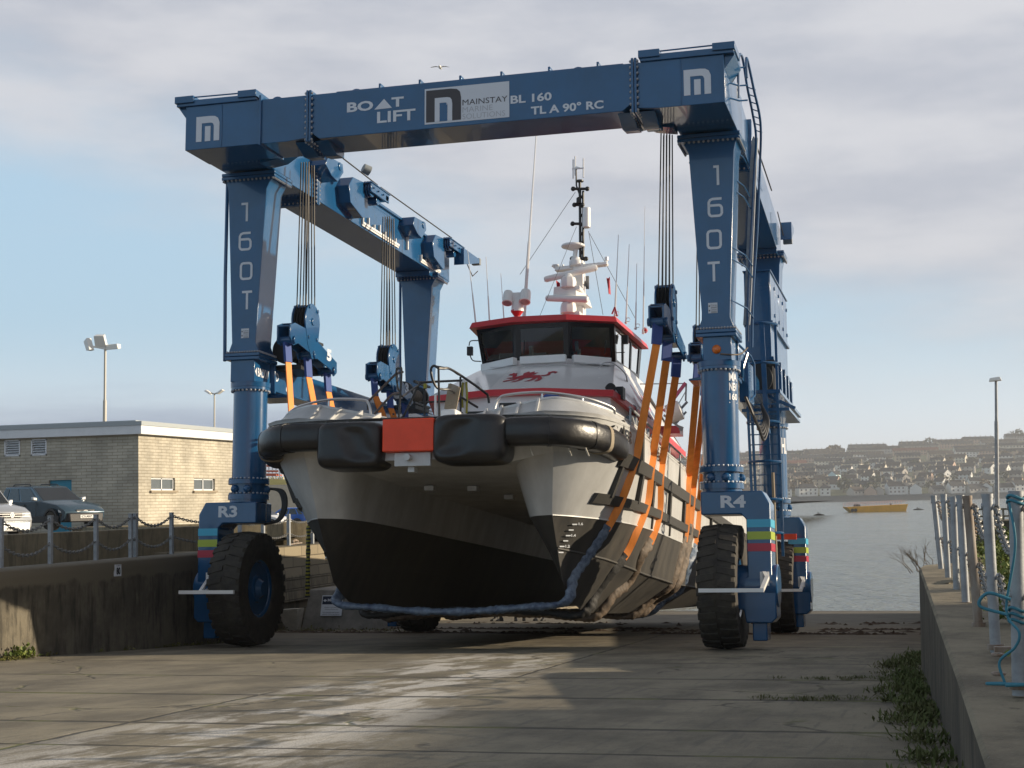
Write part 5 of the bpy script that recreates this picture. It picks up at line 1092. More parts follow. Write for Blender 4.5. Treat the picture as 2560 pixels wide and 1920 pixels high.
    for k in range(24):
        p = MB(); x = 8.3 + k * .105; h = 2.16 + random.uniform(-.03, .03); p.bar((x, 3.1, 1.6), (x + random.uniform(-.025, .025), 3.1, h), .035, .02); p.build('picket', 'wood grey', f, smooth=0)
    for z in (1.98, 2.1): p = MB(); p.box(8.1, 11, 3.12, 3.15, z, z + .03); p.build('rail', 'wood grey', f, smooth=0)
ground()

# ------------------------------------------------------------------ posts and chains
def chain_mesh(m, a, b, sag, step=.05, r=.0085):
    a = Vector(a); b = Vector(b); L_ = (b - a).length * (1 + 2.6 * (sag / (b - a).length) ** 2); n = max(4, int(L_ / step))
    P = [a.lerp(b, i / n) - Vector((0, 0, sag * 4 * (i / n) * (1 - i / n))) for i in range(n + 1)]
    for i in range(n):
        c = (P[i] + P[i + 1]) / 2; d = (P[i + 1] - P[i]).normalized(); s = d.cross(Vector((0, 0, 1))).normalized(); u = s.cross(d)
        if i % 2: s, u = u, s
        hl = step * .68; hw = step * .36
        m.tube([c + d * (hl * math.cos(t)) + s * (hw * math.sin(t)) for t in [k * math.pi / 4 for k in range(8)]], r, 4, True)
def posts():
    RP = [((2379, 1420), (2371, 1245), .029), ((2355, 1438), (2334, 1241), .029), ((2371, 1457), (2359, 1238), .029), ((2392, 1483), (2383, 1244), .03), ((2415, 1511), (2400, 1241), .031), ((2447, 1563), (2418, 1243), .031), ((2489, 1619), (2468, 1239), .031), ((2547, 1717), (2540, 1233), .033)]
    lab = ['short grey post set back behind the second post on the right wall', 'leaning grey post at the far end of the right wall', 'grey post with a rust stained foot, second along the right wall from the water', 'slim grey post with its chain wrapped close, midway along the right wall', 'pale grey post just beyond the rusty one on the right wall', 'rust streaked brown post on the right wall', 'thick grey post beside the rusty bar on the right wall', 'stout grey post tied with blue rope at the right edge of the picture']
    pos = []
    for i, (b, t, r) in enumerate(RP):
        p = on(*b, 2, 1.5); q = on(*t, 1, p.y); m = MB(); m.tube([p - Vector((0, 0, .04)), q], r, 20); m.tube([q - (q - p) * .015, q + (q - p) * .012], r * 1.1, 20)
        for z in (.93, .47): c = p.lerp(q, z); m.tube([c + Vector((-r * 1.25, 0, 0)), c + Vector((r * 1.25, 0, 0))], .018, 8)
        T = thing('chain_post', lab[i], 'post', p, FW, 'posts along the right wall'); m.build('post_tube', 'rusty post' if i == 5 else 'galvanised', T); pos.append((p, q, r))
        m = MB(); m.cyl(p - Vector((0, 0, .01)), p + Vector((0, 0, .02)), r * 1.5, n=16); m.build('foot', 'rusty post', T)
    seq = [1, 2, 3, 4, 5, 6, 7]
    seq2 = seq + [None]
    for j in range(7):
        a = pos[seq2[j]]; b = pos[seq2[j + 1]] if seq2[j + 1] is not None else (Vector((8.0, -18.6, 1.5)), Vector((8.0, -18.6, 2.4)), .033)
        nm = ['the far end post', 'the rust footed post', 'the slim post', 'the pale post', 'the rusty post', 'the thick post', 'the blue roped post'][j]
        for z, sg, w in ((.93, .20, 'upper'), (.47, .16, 'lower')):
            m = MB(); chain_mesh(m, a[0].lerp(a[1], z) + Vector((.045, 0, 0)), b[0].lerp(b[1], z) + Vector((.045, 0, 0)), sg * (b[0] - a[0]).length / 1.5)
            solo(m, 'chain', 'chain steel' if j % 3 else 'rusty post', f'{w} chain sagging towards the camera from {nm} on the right wall', 'chain', a[0].lerp(a[1], z), FW, 'chains slung between the right posts', smooth=1.5)
    # rope round the stout post
    p, q, r = pos[7]; m = MB()
    for z in (.98, .955, .4, .37, .34): c = p.lerp(q, z); m.tube([c + Vector(((r + .008) * math.cos(t), (r + .008) * math.sin(t), .01 * math.sin(2 * t))) for t in [k * math.pi / 7 for k in range(14)]], .007, 6, True)
    a = p.lerp(q, .95) + Vector((-r, -.04, 0)); b = p.lerp(q, .40) + Vector((-r - .02, -.05, 0)); c = p + Vector((-r - .03, -.04, .02))
    m.tube(curve([a, a.lerp(b, .4) + Vector((.03, -.05, 0)), b, b + Vector((.05, -.06, -.1)), b.lerp(c, .5) + Vector((.04, -.04, 0)), c + Vector((-.02, 0, .1)), c]), .007, 6); m.tube(curve([b + Vector((.02, -.03, .05)), b + Vector((-.08, -.03, .08)), b + Vector((-.12, -.02, .02)), b + Vector((0, -.03, -.02))]), .008, 6); m.tube(curve([c, c + Vector((-.08, -.02, 0)), c + Vector((.1, -.04, .0)), c + Vector((.0, -.08, .0))]), .008, 6)
    solo(m, 'rope', 'blue rope', 'bright blue rope knotted round the stout post at the right edge', 'rope', p, smooth=1.5)
    # left posts
    LP = [(2, 1425), (126, 1409), (240, 1391), (327, 1386), (339, 1387), (429, 1383)]; ll = ['at the left edge of the picture', 'in front of the parked hatchback', 'before the dark brick wall', 'left of the close pair before the building corner', 'right of the close pair before the building corner', 'before the sunlit brick wall']; lp = []
    ll[1] = 'in front of the blue grey car'
    for i, (x, y) in enumerate(LP):
        p = on(x, y, 0, -5.78); p.z = 1.6; m = MB(); m.box(p.x - .032, p.x + .032, p.y - .032, p.y + .032, 1.59, 2.34); m.box(p.x - .036, p.x + .036, p.y - .036, p.y + .036, 2.34, 2.355)
        T = thing('chain_post', f'square grey post on the left wall {ll[i]}', 'post', p, FW, 'posts on the left wall'); m.build('post_tube', 'galvanised', T, bevel=.006); lp.append(p)
    xs2 = []
    for i, x in enumerate((600, 658, 722, 781)):
        p = on(x, 1367, 0, -8.85); p.z = 1.4; m = MB(); m.box(p.x - .04, p.x + .04, p.y - .04, p.y + .04, 1.38, 2.22)
        T = thing('chain_post', ['grey post on the block wall behind the front left leg', 'grey post on the block wall seen just over the left tyre', 'sunlit grey post on the block wall below the white car', 'grey post on the block wall beside the port hull'][i], 'post', p, FW, 'posts on the block wall'); m.build('post_tube', 'galvanised', T); xs2.append(p)
    def ch(a, b, sg, lab_, g):
        for z, w in ((.70, 'upper'), (.33, 'lower')):
            m = MB(); chain_mesh(m, a + Vector((0, 0, z)), b + Vector((0, 0, z)), sg, .06, .0095); solo(m, 'chain', 'chain steel', f'{w} chain {lab_}', 'chain', a, FW, g, smooth=1.5)
    pr = ['sagging across the front of the silver van', 'sagging across the front of the blue grey car', 'hanging before the dark brick wall', 'bridging the close pair of posts', 'sagging before the sunlit brick corner']
    for i in range(5): ch(lp[i], lp[i + 1], .17 if i != 3 else .03, pr[i] + ' on the left wall', 'chains on the left wall')
    ch(lp[5], lp[5] + Vector((.4, 2.2, 0)), .15, 'running behind the front left leg', 'chains on the left wall')
    for i in range(3): ch(xs2[i], xs2[i + 1], .12, ['behind the front left leg on the block wall', 'under the white car on the block wall', 'beside the port hull on the block wall'][i], 'chains on the block wall')
posts()

# ------------------------------------------------------------------ brick building, lamps, cars
def building():
    cx, cy = -22.8, 29.4
    T = thing('brick_building', 'flat roofed tan brick building with white fascia behind the parked vehicles', 'building', (cx, cy, 1.6))
    w = MB(); z1 = 5.42; x0, y1 = -60, 40.6
    # front wall with door opening, side wall with window openings
    def wallrects(fn, u0, u1, holes):
        us = sorted({u0, u1, *[h[0] for h in holes], *[h[1] for h in holes]}); zs = sorted({1.0, z1, *[h[2] for h in holes], *[h[3] for h in holes]})
        for a, b in zip(us, us[1:]):
            for c, d in zip(zs, zs[1:]):
                if not any(h[0] <= a and b <= h[1] and h[2] <= c and d <= h[3] for h in holes): w.add([fn(a, c), fn(b, c), fn(b, d), fn(a, d)], [(0, 1, 2, 3)])
        for h in holes:
            for (a, b, c, d) in ((h[0], h[1], h[2], h[2]), (h[0], h[1], h[3], h[3])): w.add([fn(a, c), fn(b, d), fn(b, d, .16), fn(a, c, .16)], [(0, 1, 2, 3)])
            for u in h[:2]: w.add([fn(u, h[2]), fn(u, h[3]), fn(u, h[3], .16), fn(u, h[2], .16)], [(0, 1, 2, 3)])
    k = lambda px, py: on(px, py, 1, cy)
    dx0, dx1, dz = k(122, 1200).x, k(179, 1200).x, k(150, 1200).z
    vents = [(k(17, 1).x, k(55, 1).x), (k(82, 1).x, k(120, 1).x)]; vz = (k(90, 1139).z, k(90, 1098).z)
    wallrects(lambda u, z, d=0: (u, cy + d, z), x0, cx, [(dx0, dx1, 1.0, dz)] + [(a, b, vz[0], vz[1]) for a, b in vents])
    wins = [(30.4, 32.4), (34.05, 36.0), (38.0, 39.9)]
    wallrects(lambda u, z, d=0: (cx - d, u, z), cy, y1, [(a, b, 3.17, 3.68) for a, b in wins])
    w.add([(x0, cy, 1), (x0, y1, 1), (x0, y1, z1), (x0, cy, z1)], [(0, 1, 2, 3)]); w.build('wall', 'brick wall', T, smooth=0)
    f = MB(); o = .28; f.box(x0 - o, cx + o, cy - o, y1 + o, z1 - .04, z1 + .30); f.build('fascia', 'fascia white', T)
    f = MB(); f.box(x0 - o - .04, cx + o + .04, cy - o - .04, y1 + o + .04, z1 + .30, z1 + .46); f.box(x0 - .2, cx - .4, cy + .5, y1, z1 + .44, z1 + .55); f.build('roof', 'roof grey', T)
    d = MB(); d.box(dx0, dx1, cy + .10, cy + .15, 1.0, dz); d.build('door', 'teal door', T)
    for a, b in vents:
        v = MB()
        for x in (a, b - .05): v.box(x, x + .05, cy - .03, cy + .1, vz[0], vz[1])
        for z in (vz[0], vz[1] - .05): v.box(a, b, cy - .03, cy + .1, z, z + .05)
        for i in range(6): zz = vz[0] + .06 + i * (vz[1] - vz[0] - .1) / 6; v.hexa([(a + .05, cy - .02, zz), (b - .05, cy - .02, zz), (b - .05, cy + .1, zz + .06), (a + .05, cy + .1, zz + .06), (a + .05, cy - .02, zz + .015), (b - .05, cy - .02, zz + .015), (b - .05, cy + .1, zz + .075), (a + .05, cy + .1, zz + .075)])
        v.mi(1); v.box(a + .05, b - .05, cy + .12, cy + .15, vz[0], vz[1]); v.build('louvre_vent', ['fascia white', 'black plastic'], T, smooth=0)
    for a, b in wins:
        q = MB(); x = cx - .10
        for y in (a, (a + b) / 2 - .03, b - .06): q.box(x - .03, x + .02, y, y + .06, 3.17, 3.68)
        for z in (3.17, 3.62): q.box(x - .03, x + .02, a, b, z, z + .06)
        wn = q.build('window', 'fascia white', T, smooth=0); q = MB(); q.box(x - .02, x - .01, a, b, 3.2, 3.65); q.build('pane', 'window pane', wn, smooth=0)
        q = MB(); q.box(cx - .14, cx + .09, a - .12, b + .12, 3.07, 3.165); q.build('sill', 'stone sill', wn)
def lamp(px, py0, py1, D, label, heads):
    top = at(px, py0, D); b = at(px, py1, D); b = Vector((b.x + (b.x - top.x) * .5, b.y, 1.0)) if heads != 'right' else Vector((b.x, b.y, 1.3))
    T = thing('street_lamp', label, 'lamp post', b); m = MB(); m.tube([b, b.lerp(top, .72), b.lerp(top, .72) + Vector((0, 0, .01)), top], [.13, .115, .08, .075] if heads != 'right' else [.07, .065, .05, .045], 14); pole = m.build('pole', 'lamp pole' if heads != 'right' else 'galvanised', T)
    if heads == 'three':
        for (cx, cy), (hw, hh), rz, tilt in (((220, 864), (.20, .42), 1.2, -.35), ((252, 850), (.36, .40), .2, .55), ((284, 867), (.58, .17), -.25, .12)):
            c = at(cx, cy, D); h = MB(); Mx = Matrix.Translation(c) @ Matrix.Rotation(rz, 4, 'Z') @ Matrix.Rotation(tilt, 4, 'X')
            pts = [(-hw, -.25, -hh), (hw, -.25, -hh), (hw, .05, -hh * .8), (-hw, .05, -hh * .8), (-hw * .9, -.25, hh), (hw * .9, -.25, hh), (hw * .8, .15, hh * .8), (-hw * .8, .15, hh * .8)]
            h.hexa([Mx @ Vector(p) for p in pts]); h.build('lamp_head', 'lamp white', T, bevel=.03)
            h = MB(); h.tube([top, c], .06); h.build('bracket', 'lamp white', T)
    elif heads == 'two':
        for dx, dy in ((-.25, 1), (.25, 1)):
            c = top + Vector((dx * 2.6, 0, .22)); h = MB(); Mx = Matrix.Translation(c) @ Matrix.Rotation(dx * -2.2, 4, 'Y'); h.hexa([Mx @ Vector(p) for p in [(-.36, -.3, -.10), (.36, -.3, -.10), (.36, .3, -.10), (-.36, .3, -.10), (-.28, -.2, .10), (.28, -.2, .10), (.28, .2, .10), (-.28, .2, .10)]]); h.build('lamp_head', 'lamp white', T, bevel=.04); h = MB(); h.tube([top, c], .07); h.build('bracket', 'lamp pole', T)
    else:
        h = MB(); h.hexa([top + Vector(p) for p in [(-.22, -.15, -.02), (.18, -.15, .0), (.18, .15, .0), (-.22, .15, -.02), (-.20, -.12, .09), (.12, -.12, .13), (.12, .12, .13), (-.20, .12, .09)]]); h.build('lamp_head', 'lamp white', T, bevel=.02)
def car(label, cat, paint, loc, rz, kind, z):
    """car built along +x (nose), lifted to its ground height"""
    F = Matrix.Translation((loc[0], loc[1], z)) @ Matrix.Rotation(rz, 4, 'Z')
    T = thing({'suv': 'parked_car', 'van': 'parked_van'}.get(kind, 'parked_car'), label, cat, (0, 0, 0), F)
    S = dict(suv=dict(L=4.3, W=1.80, H=1.62, gc=.30, bel=1.02, hood=1.0, ws=(.78, -.1), rear=(-1.75, -2.05), wb=(1.33, -1.30), wr=.34), van=dict(L=4.9, W=1.9, H=1.97, gc=.25, bel=1.12, hood=1.12, ws=(1.25, .5), rear=(-2.3, -2.4), wb=(1.55, -1.45), wr=.33), hatch=dict(L=4.1, W=1.74, H=1.46, gc=.2, bel=.92, hood=.92, ws=(.95, .15), rear=(-1.3, -1.9), wb=(1.3, -1.25), wr=.30))[kind]
    L2, W2 = S['L'] / 2, S['W'] / 2; nose = L2
    prof = [(-L2 + .1, S['gc']), (-L2, S['gc'] + .25), (-L2 + .02, S['bel'] - .1), (S['rear'][1], S['bel']), (S['ws'][0], S['bel'] + .03), (S['ws'][0] + .05, S['hood'] + .02), (nose - .45, S['hood'] - .10), (nose - .12, S['hood'] - .26), (nose, S['gc'] + .35), (nose - .05, S['gc'] + .1), (nose - .2, S['gc'])]
    def tuck(x): return 1 - .10 * max(0, (abs(x) - L2 + .7) / .7) ** 2
    m = MB(); rows = []
    for y, k in ((-1, .93), (-.97, 1), (-.6, 1.0), (0, 1.0), (.6, 1.0), (.97, 1), (1, .93)): rows.append([(x * (1 - .03 * abs(y) ** 2), y * W2 * tuck(x), (z_ - .6) * k + .6 + .03 * (1 - y * y) * (z_ > .7)) for x, z_ in prof])
    m.loft(rows, False); n = len(prof)
    for i in range(len(rows) - 1): m.add([rows[i][0], rows[i + 1][0], rows[i + 1][-1], rows[i][-1]], [(0, 1, 2, 3)])
    m.poly(rows[0]); m.poly(rows[-1])
    # cabin
    b0, t0 = S['ws']; b1, t1 = S['rear'][1], S['rear'][0]; zb, zt = S['bel'], S['H']; wi = .80
    cab = [(b0, -W2 * .95, zb), (b0, W2 * .95, zb), (b1, W2 * .95, zb), (b1, -W2 * .95, zb), (t0, -W2 * wi, zt - .05), (t0, W2 * wi, zt - .05), (t1, W2 * wi, zt - .03), (t1, -W2 * wi, zt - .03)]
    m.hexa(cab); m.hexa([(t0, -W2 * wi, zt - .05), (t0, W2 * wi, zt - .05), (t1, W2 * wi, zt - .03), (t1, -W2 * wi, zt - .03), (t0 - .35, -W2 * .66, zt), (t0 - .35, W2 * .66, zt), (t1 + .3, W2 * .66, zt), (t1 + .3, -W2 * .66, zt)])
    body = m.build('body', paint, T, bevel=.025, smooth=.5)
    V = [Vector(p) for p in cab]
    def pane(a, b, c, d, u0, u1, v0, v1, off):
        a, b, c, d = V[a], V[b], V[c], V[d]; P = lambda u, v: a.lerp(b, u).lerp(d.lerp(c, u), v) + Vector(off); g = MB(); g.add([P(u0, v0), P(u1, v0), P(u1, v1), P(u0, v1)], [(0, 1, 2, 3)]); return g
    pane(0, 1, 5, 4, .04, .96, .06, .93, (.012, 0, .006)).build('windscreen', 'dark glass', T, smooth=0); pane(2, 3, 7, 6, .08, .92, .2, .92, (-.012, 0, .004)).build('rear_window', 'dark glass', T, smooth=0)
    for s, (a, b, c, d) in ((-1, (0, 3, 7, 4)), (1, (1, 2, 6, 5))):
        for u0, u1 in ((.10, .47), (.51, .78), (.82, .96)): pane(a, b, c, d, u0, u1, .08, .88, (0, s * .012, .004)).build('side_window', 'dark glass', T, smooth=0)
    # bumper, grille, lamps
    zb_ = S['gc']
    m = MB(); m.hexa([(nose - .35, -W2 * .95, zb_ - .02), (nose + .03, -W2 * .75, zb_ - .02), (nose + .03, W2 * .75, zb_ - .02), (nose - .35, W2 * .95, zb_ - .02), (nose - .35, -W2 * .98, zb_ + .3), (nose + .03, -W2 * .78, zb_ + .3), (nose + .03, W2 * .78, zb_ + .3), (nose - .35, W2 * .98, zb_ + .3)]); m.build('bumper', 'black plastic' if kind == 'suv' else paint, T, bevel=.04)
    m = MB(); zg = S['hood'] - .26 - .09; m.box(nose - .12, nose - .03 + (.04 if kind == 'van' else .0), -W2 * .42, W2 * .42, zg - .08, zg + .07); gr = m.build('grille', 'black plastic', T, bevel=.01)
    if kind in ('suv', 'van'):
        m = MB(); fx = lambda u, v: (nose - .02 + (.04 if kind == 'van' else 0), u, v); r_ = .075
        if kind == 'van':
            m.ribbon([(r_ * math.cos(t), zg + r_ * math.sin(t)) for t in [i * math.pi / 8 for i in range(16)]], .014, fx, True); m.ribbon([(-.03, zg + .06), (0, zg + .005), (.03, zg + .06)], .012, fx); m.ribbon([(-.055, zg + .03), (-.025, zg - .055), (0, zg - .0), (.025, zg - .055), (.055, zg + .03)], .012, fx)
            for z_ in (-.045, .035): m.ribbon([(-.7, zg + z_), (-.09, zg + z_)], .012, fx); m.ribbon([(.09, zg + z_), (.7, zg + z_)], .012, fx)
        else:
            m.ribbon([(.085 * math.cos(t), zg + .045 * math.sin(t)) for t in [i * math.pi / 8 for i in range(16)]], .012, fx, True); m.ribbon([(-.03, zg - .03), (-.02, zg + .03)], .014, fx); m.ribbon([(.02, zg - .03), (.03, zg + .03)], .014, fx); m.ribbon([(-.03, zg), (.03, zg)], .012, fx); m.ribbon([(-.35, zg), (-.1, zg)], .012, fx); m.ribbon([(.1, zg), (.35, zg)], .012, fx)
        m.build('badge', 'bright steel', gr, smooth=0, recalc=False)
    for s in (-1, 1):
        m = MB(); m.hexa([(nose - .42, s * W2 * .96, zg - .02), (nose - .06, s * W2 * .80, zg - .08), (nose - .06, s * W2 * .48, zg - .08), (nose - .3, s * W2 * .48, zg - .06), (nose - .48, s * W2 * .93, zg + .10), (nose - .16, s * W2 * .78, zg + .09), (nose - .16, s * W2 * .48, zg + .08), (nose - .34, s * W2 * .48, zg + .09)]); m.build('headlamp', 'headlamp', T, bevel=.02)
        m = MB(); m.box(-L2 - .02, -L2 + .15, s * W2 * .7 - .1, s * W2 * .7 + .12, S['bel'] - .35, S['bel'] - .05); m.build('tail_lamp', 'red paint', T, bevel=.02)
        m = MB(); m.hexa([(b0 - .35, s * (W2 + .02), zb + .03), (b0 - .22, s * (W2 + .02), zb + .03), (b0 - .22, s * (W2 + .2), zb + .05), (b0 - .35, s * (W2 + .2), zb + .05), (b0 - .35, s * (W2 + .02), zb + .15), (b0 - .22, s * (W2 + .02), zb + .15), (b0 - .22, s * (W2 + .2), zb + .18), (b0 - .35, s * (W2 + .2), zb + .18)]); m.build('wing_mirror', 'car silver' if kind == 'suv' else paint, T, bevel=.03)
        for x in S['wb']:
            r = S['wr']; m = MB(); m.lathe([(r * .62, -.11), (r * .95, -.11), (r, -.08), (r, .08), (r * .95, .11), (r * .62, .11)], (x, s * (W2 - .10), r), 1, 28); ty = m.build('tyre', 'tyre rubber', T); m = MB(); m.cyl((x, s * (W2 - .10) - .09, r), (x, s * (W2 - .10) + .09, r), r * .6, n=24)
            for i in range(5): a = i * 2 * math.pi / 5; m.bar((x, s * (W2 + .005), r), (x + r * .58 * math.cos(a), s * (W2 + .0), r + r * .58 * math.sin(a)), .05, .03, (0, 1, 0))
            m.build('rim', 'alloy', ty)
            m = MB(); ar = [(x + (r + .10) * math.cos(t), r + (r + .10) * math.sin(t)) for t in [math.pi * i / 12 for i in range(13)]]; ai = [(x + (r + .02) * math.cos(t), r + (r + .02) * math.sin(t)) for t in [math.pi * (12 - i) / 12 for i in range(13)]]
            m.prism(ar + ai, 1, s * (W2 - .04), s * (W2 + .02)); m.build('wheel_arch', 'black plastic', T)
        if kind == 'suv': m = MB(); m.box(-L2 + .25, nose - .35, s * (W2 - .03), s * (W2 + .015), S['gc'] - .02, S['gc'] + .22); m.build('sill_cladding', 'black plastic', T, bevel=.02); m = MB(); m.tube([(t0 - .3, s * W2 * .62, zt + .0), (t0 - .4, s * W2 * .62, zt + .05), (t1 + .3, s * W2 * .62, zt + .05), (t1 + .2, s * W2 * .62, zt)], .02); m.build('roof_rail', 'black plastic', T)
        m = MB()
        for x in (b0 - .35, (b0 + b1) / 2 - .2): m.box(x - .008, x + .008, s * (W2 + .001) - .004, s * (W2 + .001) + .004, S['gc'] + .25, zb)
        for x in (b0 - 1.15,): m.box(x - .1, x + .08, s * W2 - .01, s * W2 + .03, zb - .14, zb - .10)
        m.build('door_handle', 'black plastic', T)
    m = MB(); m.box(nose + .03, nose + .045, -.26, .26, zb_ + .12 if kind == 'suv' else zb_ + .02, zb_ + .23 if kind == 'suv' else zb_ + .13); pl = m.build('number_plate', 'plate white', T)
    m = MB(); zq = zb_ + (.175 if kind == 'suv' else .075); m.text('CU07' if kind == 'suv' else 'FM05' if kind == 'van' else 'CV08', -.22, .22, zq - .035, zq + .035, lambda u, v: (nose + .049, u, v), .03); m.build('plate_lettering', 'black frame', pl, smooth=0, recalc=False)
    return T
building()
lamp(263, 872, 1059, 95, 'tall lamp post with three white floodlights behind the brick building', 'three')
lamp(536, 985, 1075, 150, 'distant twin headed lamp post beyond the roof of the brick building', 'two')
lamp(2490, 952, 1244, 50, 'slim single headed lamp post leaning beside the picket fence', 'right')
p = at(186, 1325, 54); car('blue grey off road car parked before the brick building, nose to the right', 'car', 'car blue', (p.x - 1.45, p.y + .8), -.42, 'suv', 1.74)
p = at(30, 1300, 50); car('silver van at the left edge with its nose pointing right', 'van', 'car silver', (p.x - 2.45 * math.cos(-.32), p.y - 2.45 * math.sin(-.32)), -.32, 'van', 1.55)
p = at(690, 1290, 105); car('white car seen between the front left leg and the hull', 'car', 'car white', (p.x - 1.2, p.y + .3), -.1, 'hatch', .87)
p = at(722, 1290, 110); car('bright blue hatchback seen beside the port hull, tail to the right', 'car', 'car bright blue', (p.x - .2, p.y + .3), math.pi - .12, 'hatch', .87)

# ------------------------------------------------------------------ things around the left wall
def left_things():
    T = thing('concrete_block', 'big sloping concrete block carrying a blue and white notice', 'concrete block', (-7.2, 11.6, -.7))
    b = MB(); b.hexa([(-8.12, 11.3, -.9), (-6.05, 11.3, -.9), (-5.95, 13.6, -1.1), (-8.12, 13.6, -1.1), (-7.98, 11.7, .30), (-6.55, 11.7, .26), (-6.5, 13.2, .26), (-7.98, 13.2, .30)]); b.build('block', 'concrete block', T, bevel=.03)
    T = thing('notice_board', 'blue and white notice fixed to the sloping concrete block', 'sign', (-7.2, 11.6, -.1))
    def fn(u, v, o=0): # board coordinates in metres on the sloping front
        return Vector((-7.60 + u, 11.3 + (.55 + v) / 3 - .04 - o, -.35 + v))
    q = MB(); q.add([fn(0, 0), fn(.57, 0), fn(.57, .5), fn(0, .5), fn(0, 0, -.015), fn(.57, 0, -.015), fn(.57, .5, -.015), fn(0, .5, -.015)], [(0, 1, 2, 3), (4, 7, 6, 5), (0, 4, 5, 1), (1, 5, 6, 2), (2, 6, 7, 3), (3, 7, 4, 0)]); bd = q.build('board', 'white decal', T, smooth=0)
    q = MB(); f1 = lambda u, v: fn(u, v, .004); q.add([f1(.02, .28), f1(.55, .28), f1(.55, .48), f1(.02, .48)], [(0, 1, 2, 3)]); q.mi(1); f2 = lambda u, v: fn(u, v, .008); q.text('Mustang', .16, .53, .33, .42, f2, .03); q.poly([f2(.04, .375), f2(.09, .34), f2(.145, .375), f2(.09, .41)])
    q.mi(0); q.text('Slipway operated by', .09, .48, .19, .22, f1); q.text('Mustang Marine Ltd', .11, .46, .14, .17, f1); q.text('No unauthorised access', .06, .51, .07, .10, f1); q.text('vehicles without permission', .05, .52, .02, .05, f1); q.build('lettering', ['navy cloth', 'white decal'], bd, smooth=0, recalc=False)
    b = MB(); b.hexa([(-8.28, 11.0, -.72), (-8.06, 11.0, -.72), (-8.06, 11.25, -.72), (-8.28, 11.25, -.72), (-8.52, 10.8, -.16), (-7.93, 10.8, -.13), (-7.93, 11.2, -.13), (-8.52, 11.2, -.16)]); solo(b, 'sunlit_patch_wedge', 'lashing and sunlit tan', 'pale upside down concrete wedge leaning beside the sloping block', 'concrete wedge', (-8.3, 12, -.7))  # a patch of sunlight modelled as a solid, its brightness put into the colour
    m = MB()
    for k in range(40):
        z0 = 1.95 - k * .042; m.mi(k % 2); c = Vector((-6.84 - .0012 * k, 9, z0)); m.tube([c, c - Vector((0, 0, .042))], .055 + .008 * math.sin(k), 8, cap=False)
    m.tube([(-6.80, 9, 2.6), (-6.84, 9, 1.95)], .02); solo(m, 'mooring_rope', ['hazard yellow', 'black plastic'], 'yellow and black wrapped rope hanging beside the port hull', 'rope', (-6.8, 9, 1.9), smooth=1)
    # number plate on the wall
    T = thing('number_sign', 'small white sign reading 80 on the dark left wall', 'sign', (-5.38, -2.25, 1.43)); b = MB(); b.hexa([(-5.384, -2.36, 1.345), (-5.384, -2.15, 1.34), (-5.366, -2.15, 1.34), (-5.366, -2.36, 1.345), (-5.384, -2.36, 1.535), (-5.384, -2.15, 1.53), (-5.366, -2.15, 1.53), (-5.366, -2.36, 1.535)]); bd = b.build('board', 'white decal', T)
    q = MB(); q.text('80', -2.31, -2.19, 1.37, 1.485, lambda u, v: (-5.361, u, v), .03); q.text('MOORING', -2.32, -2.18, 1.505, 1.52, lambda u, v: (-5.361, u, v)); q.build('lettering', 'black frame', bd, smooth=0, recalc=False)
    # hoarding and ship-like gear far behind
    a = at(575, 1214, 118); c = at(790, 1210, 122); m = MB(); m.hexa([(a.x, a.y, .8), (c.x, c.y, .8), (c.x, c.y + .2, .8), (a.x, a.y + .2, .8), (a.x, a.y, a.z), (c.x, c.y, c.z), (c.x, c.y + .2, c.z), (a.x, a.y + .2, a.z)]); solo(m, 'hoarding', 'hoarding', 'dark grey hoarding behind the white and blue cars', 'hoarding', (a.x, a.y, .85))
    T = thing('scaffold_tower', 'orange and white scaffolding seen beside the front left leg above the hoarding', 'scaffolding', at(680, 1220, 135)); S = lambda x, y, d=0: at(x, y, 135 + d)
    m = MB()
    for x in (664, 672, 681, 690, 699, 706):
        for d in (0, 1.5): m.tube([S(x, 1222, d), S(x, 1158, d)], .06, 5)
    m.each('upright', 'fascia white', T); m = MB()
    for y in (1165, 1178, 1186, 1200):
        for d in (0, 1.5): m.tube([S(662, y, d), S(696, y, d)], .09, 5)
    m.box(S(664, 1190).x, S(694, 1190).x, S(664, 1190).y, S(664, 1190).y + 1.5, S(664, 1190).z, S(664, 1187).z); m.build('platform', 'scaffold orange', T)
    T = thing('gantry_frame', 'pale yellow steel frame standing above the hoarding beside the port hull', 'frame', at(700, 1225, 128)); S = lambda x, y, d=0: at(x, y, 128 + d); m = MB()
    for x in (676, 688, 696, 703, 712): m.bar(S(x + 3, 1226), S(x, 1200), .22, .22); m.bar(S(x + 3, 1226, 1), S(x, 1200, 1), .15, .15)
    for y in (1212, 1203): m.bar(S(668, y), S(718, y), .25, .3)
    for k in range(7): m.tube([S(672 + k * 6, 1203), S(672 + k * 6, 1193)], .06, 5)
    m.build('frame', 'scaffold yellow', T)
left_things()

build_boat()
build_hoist()

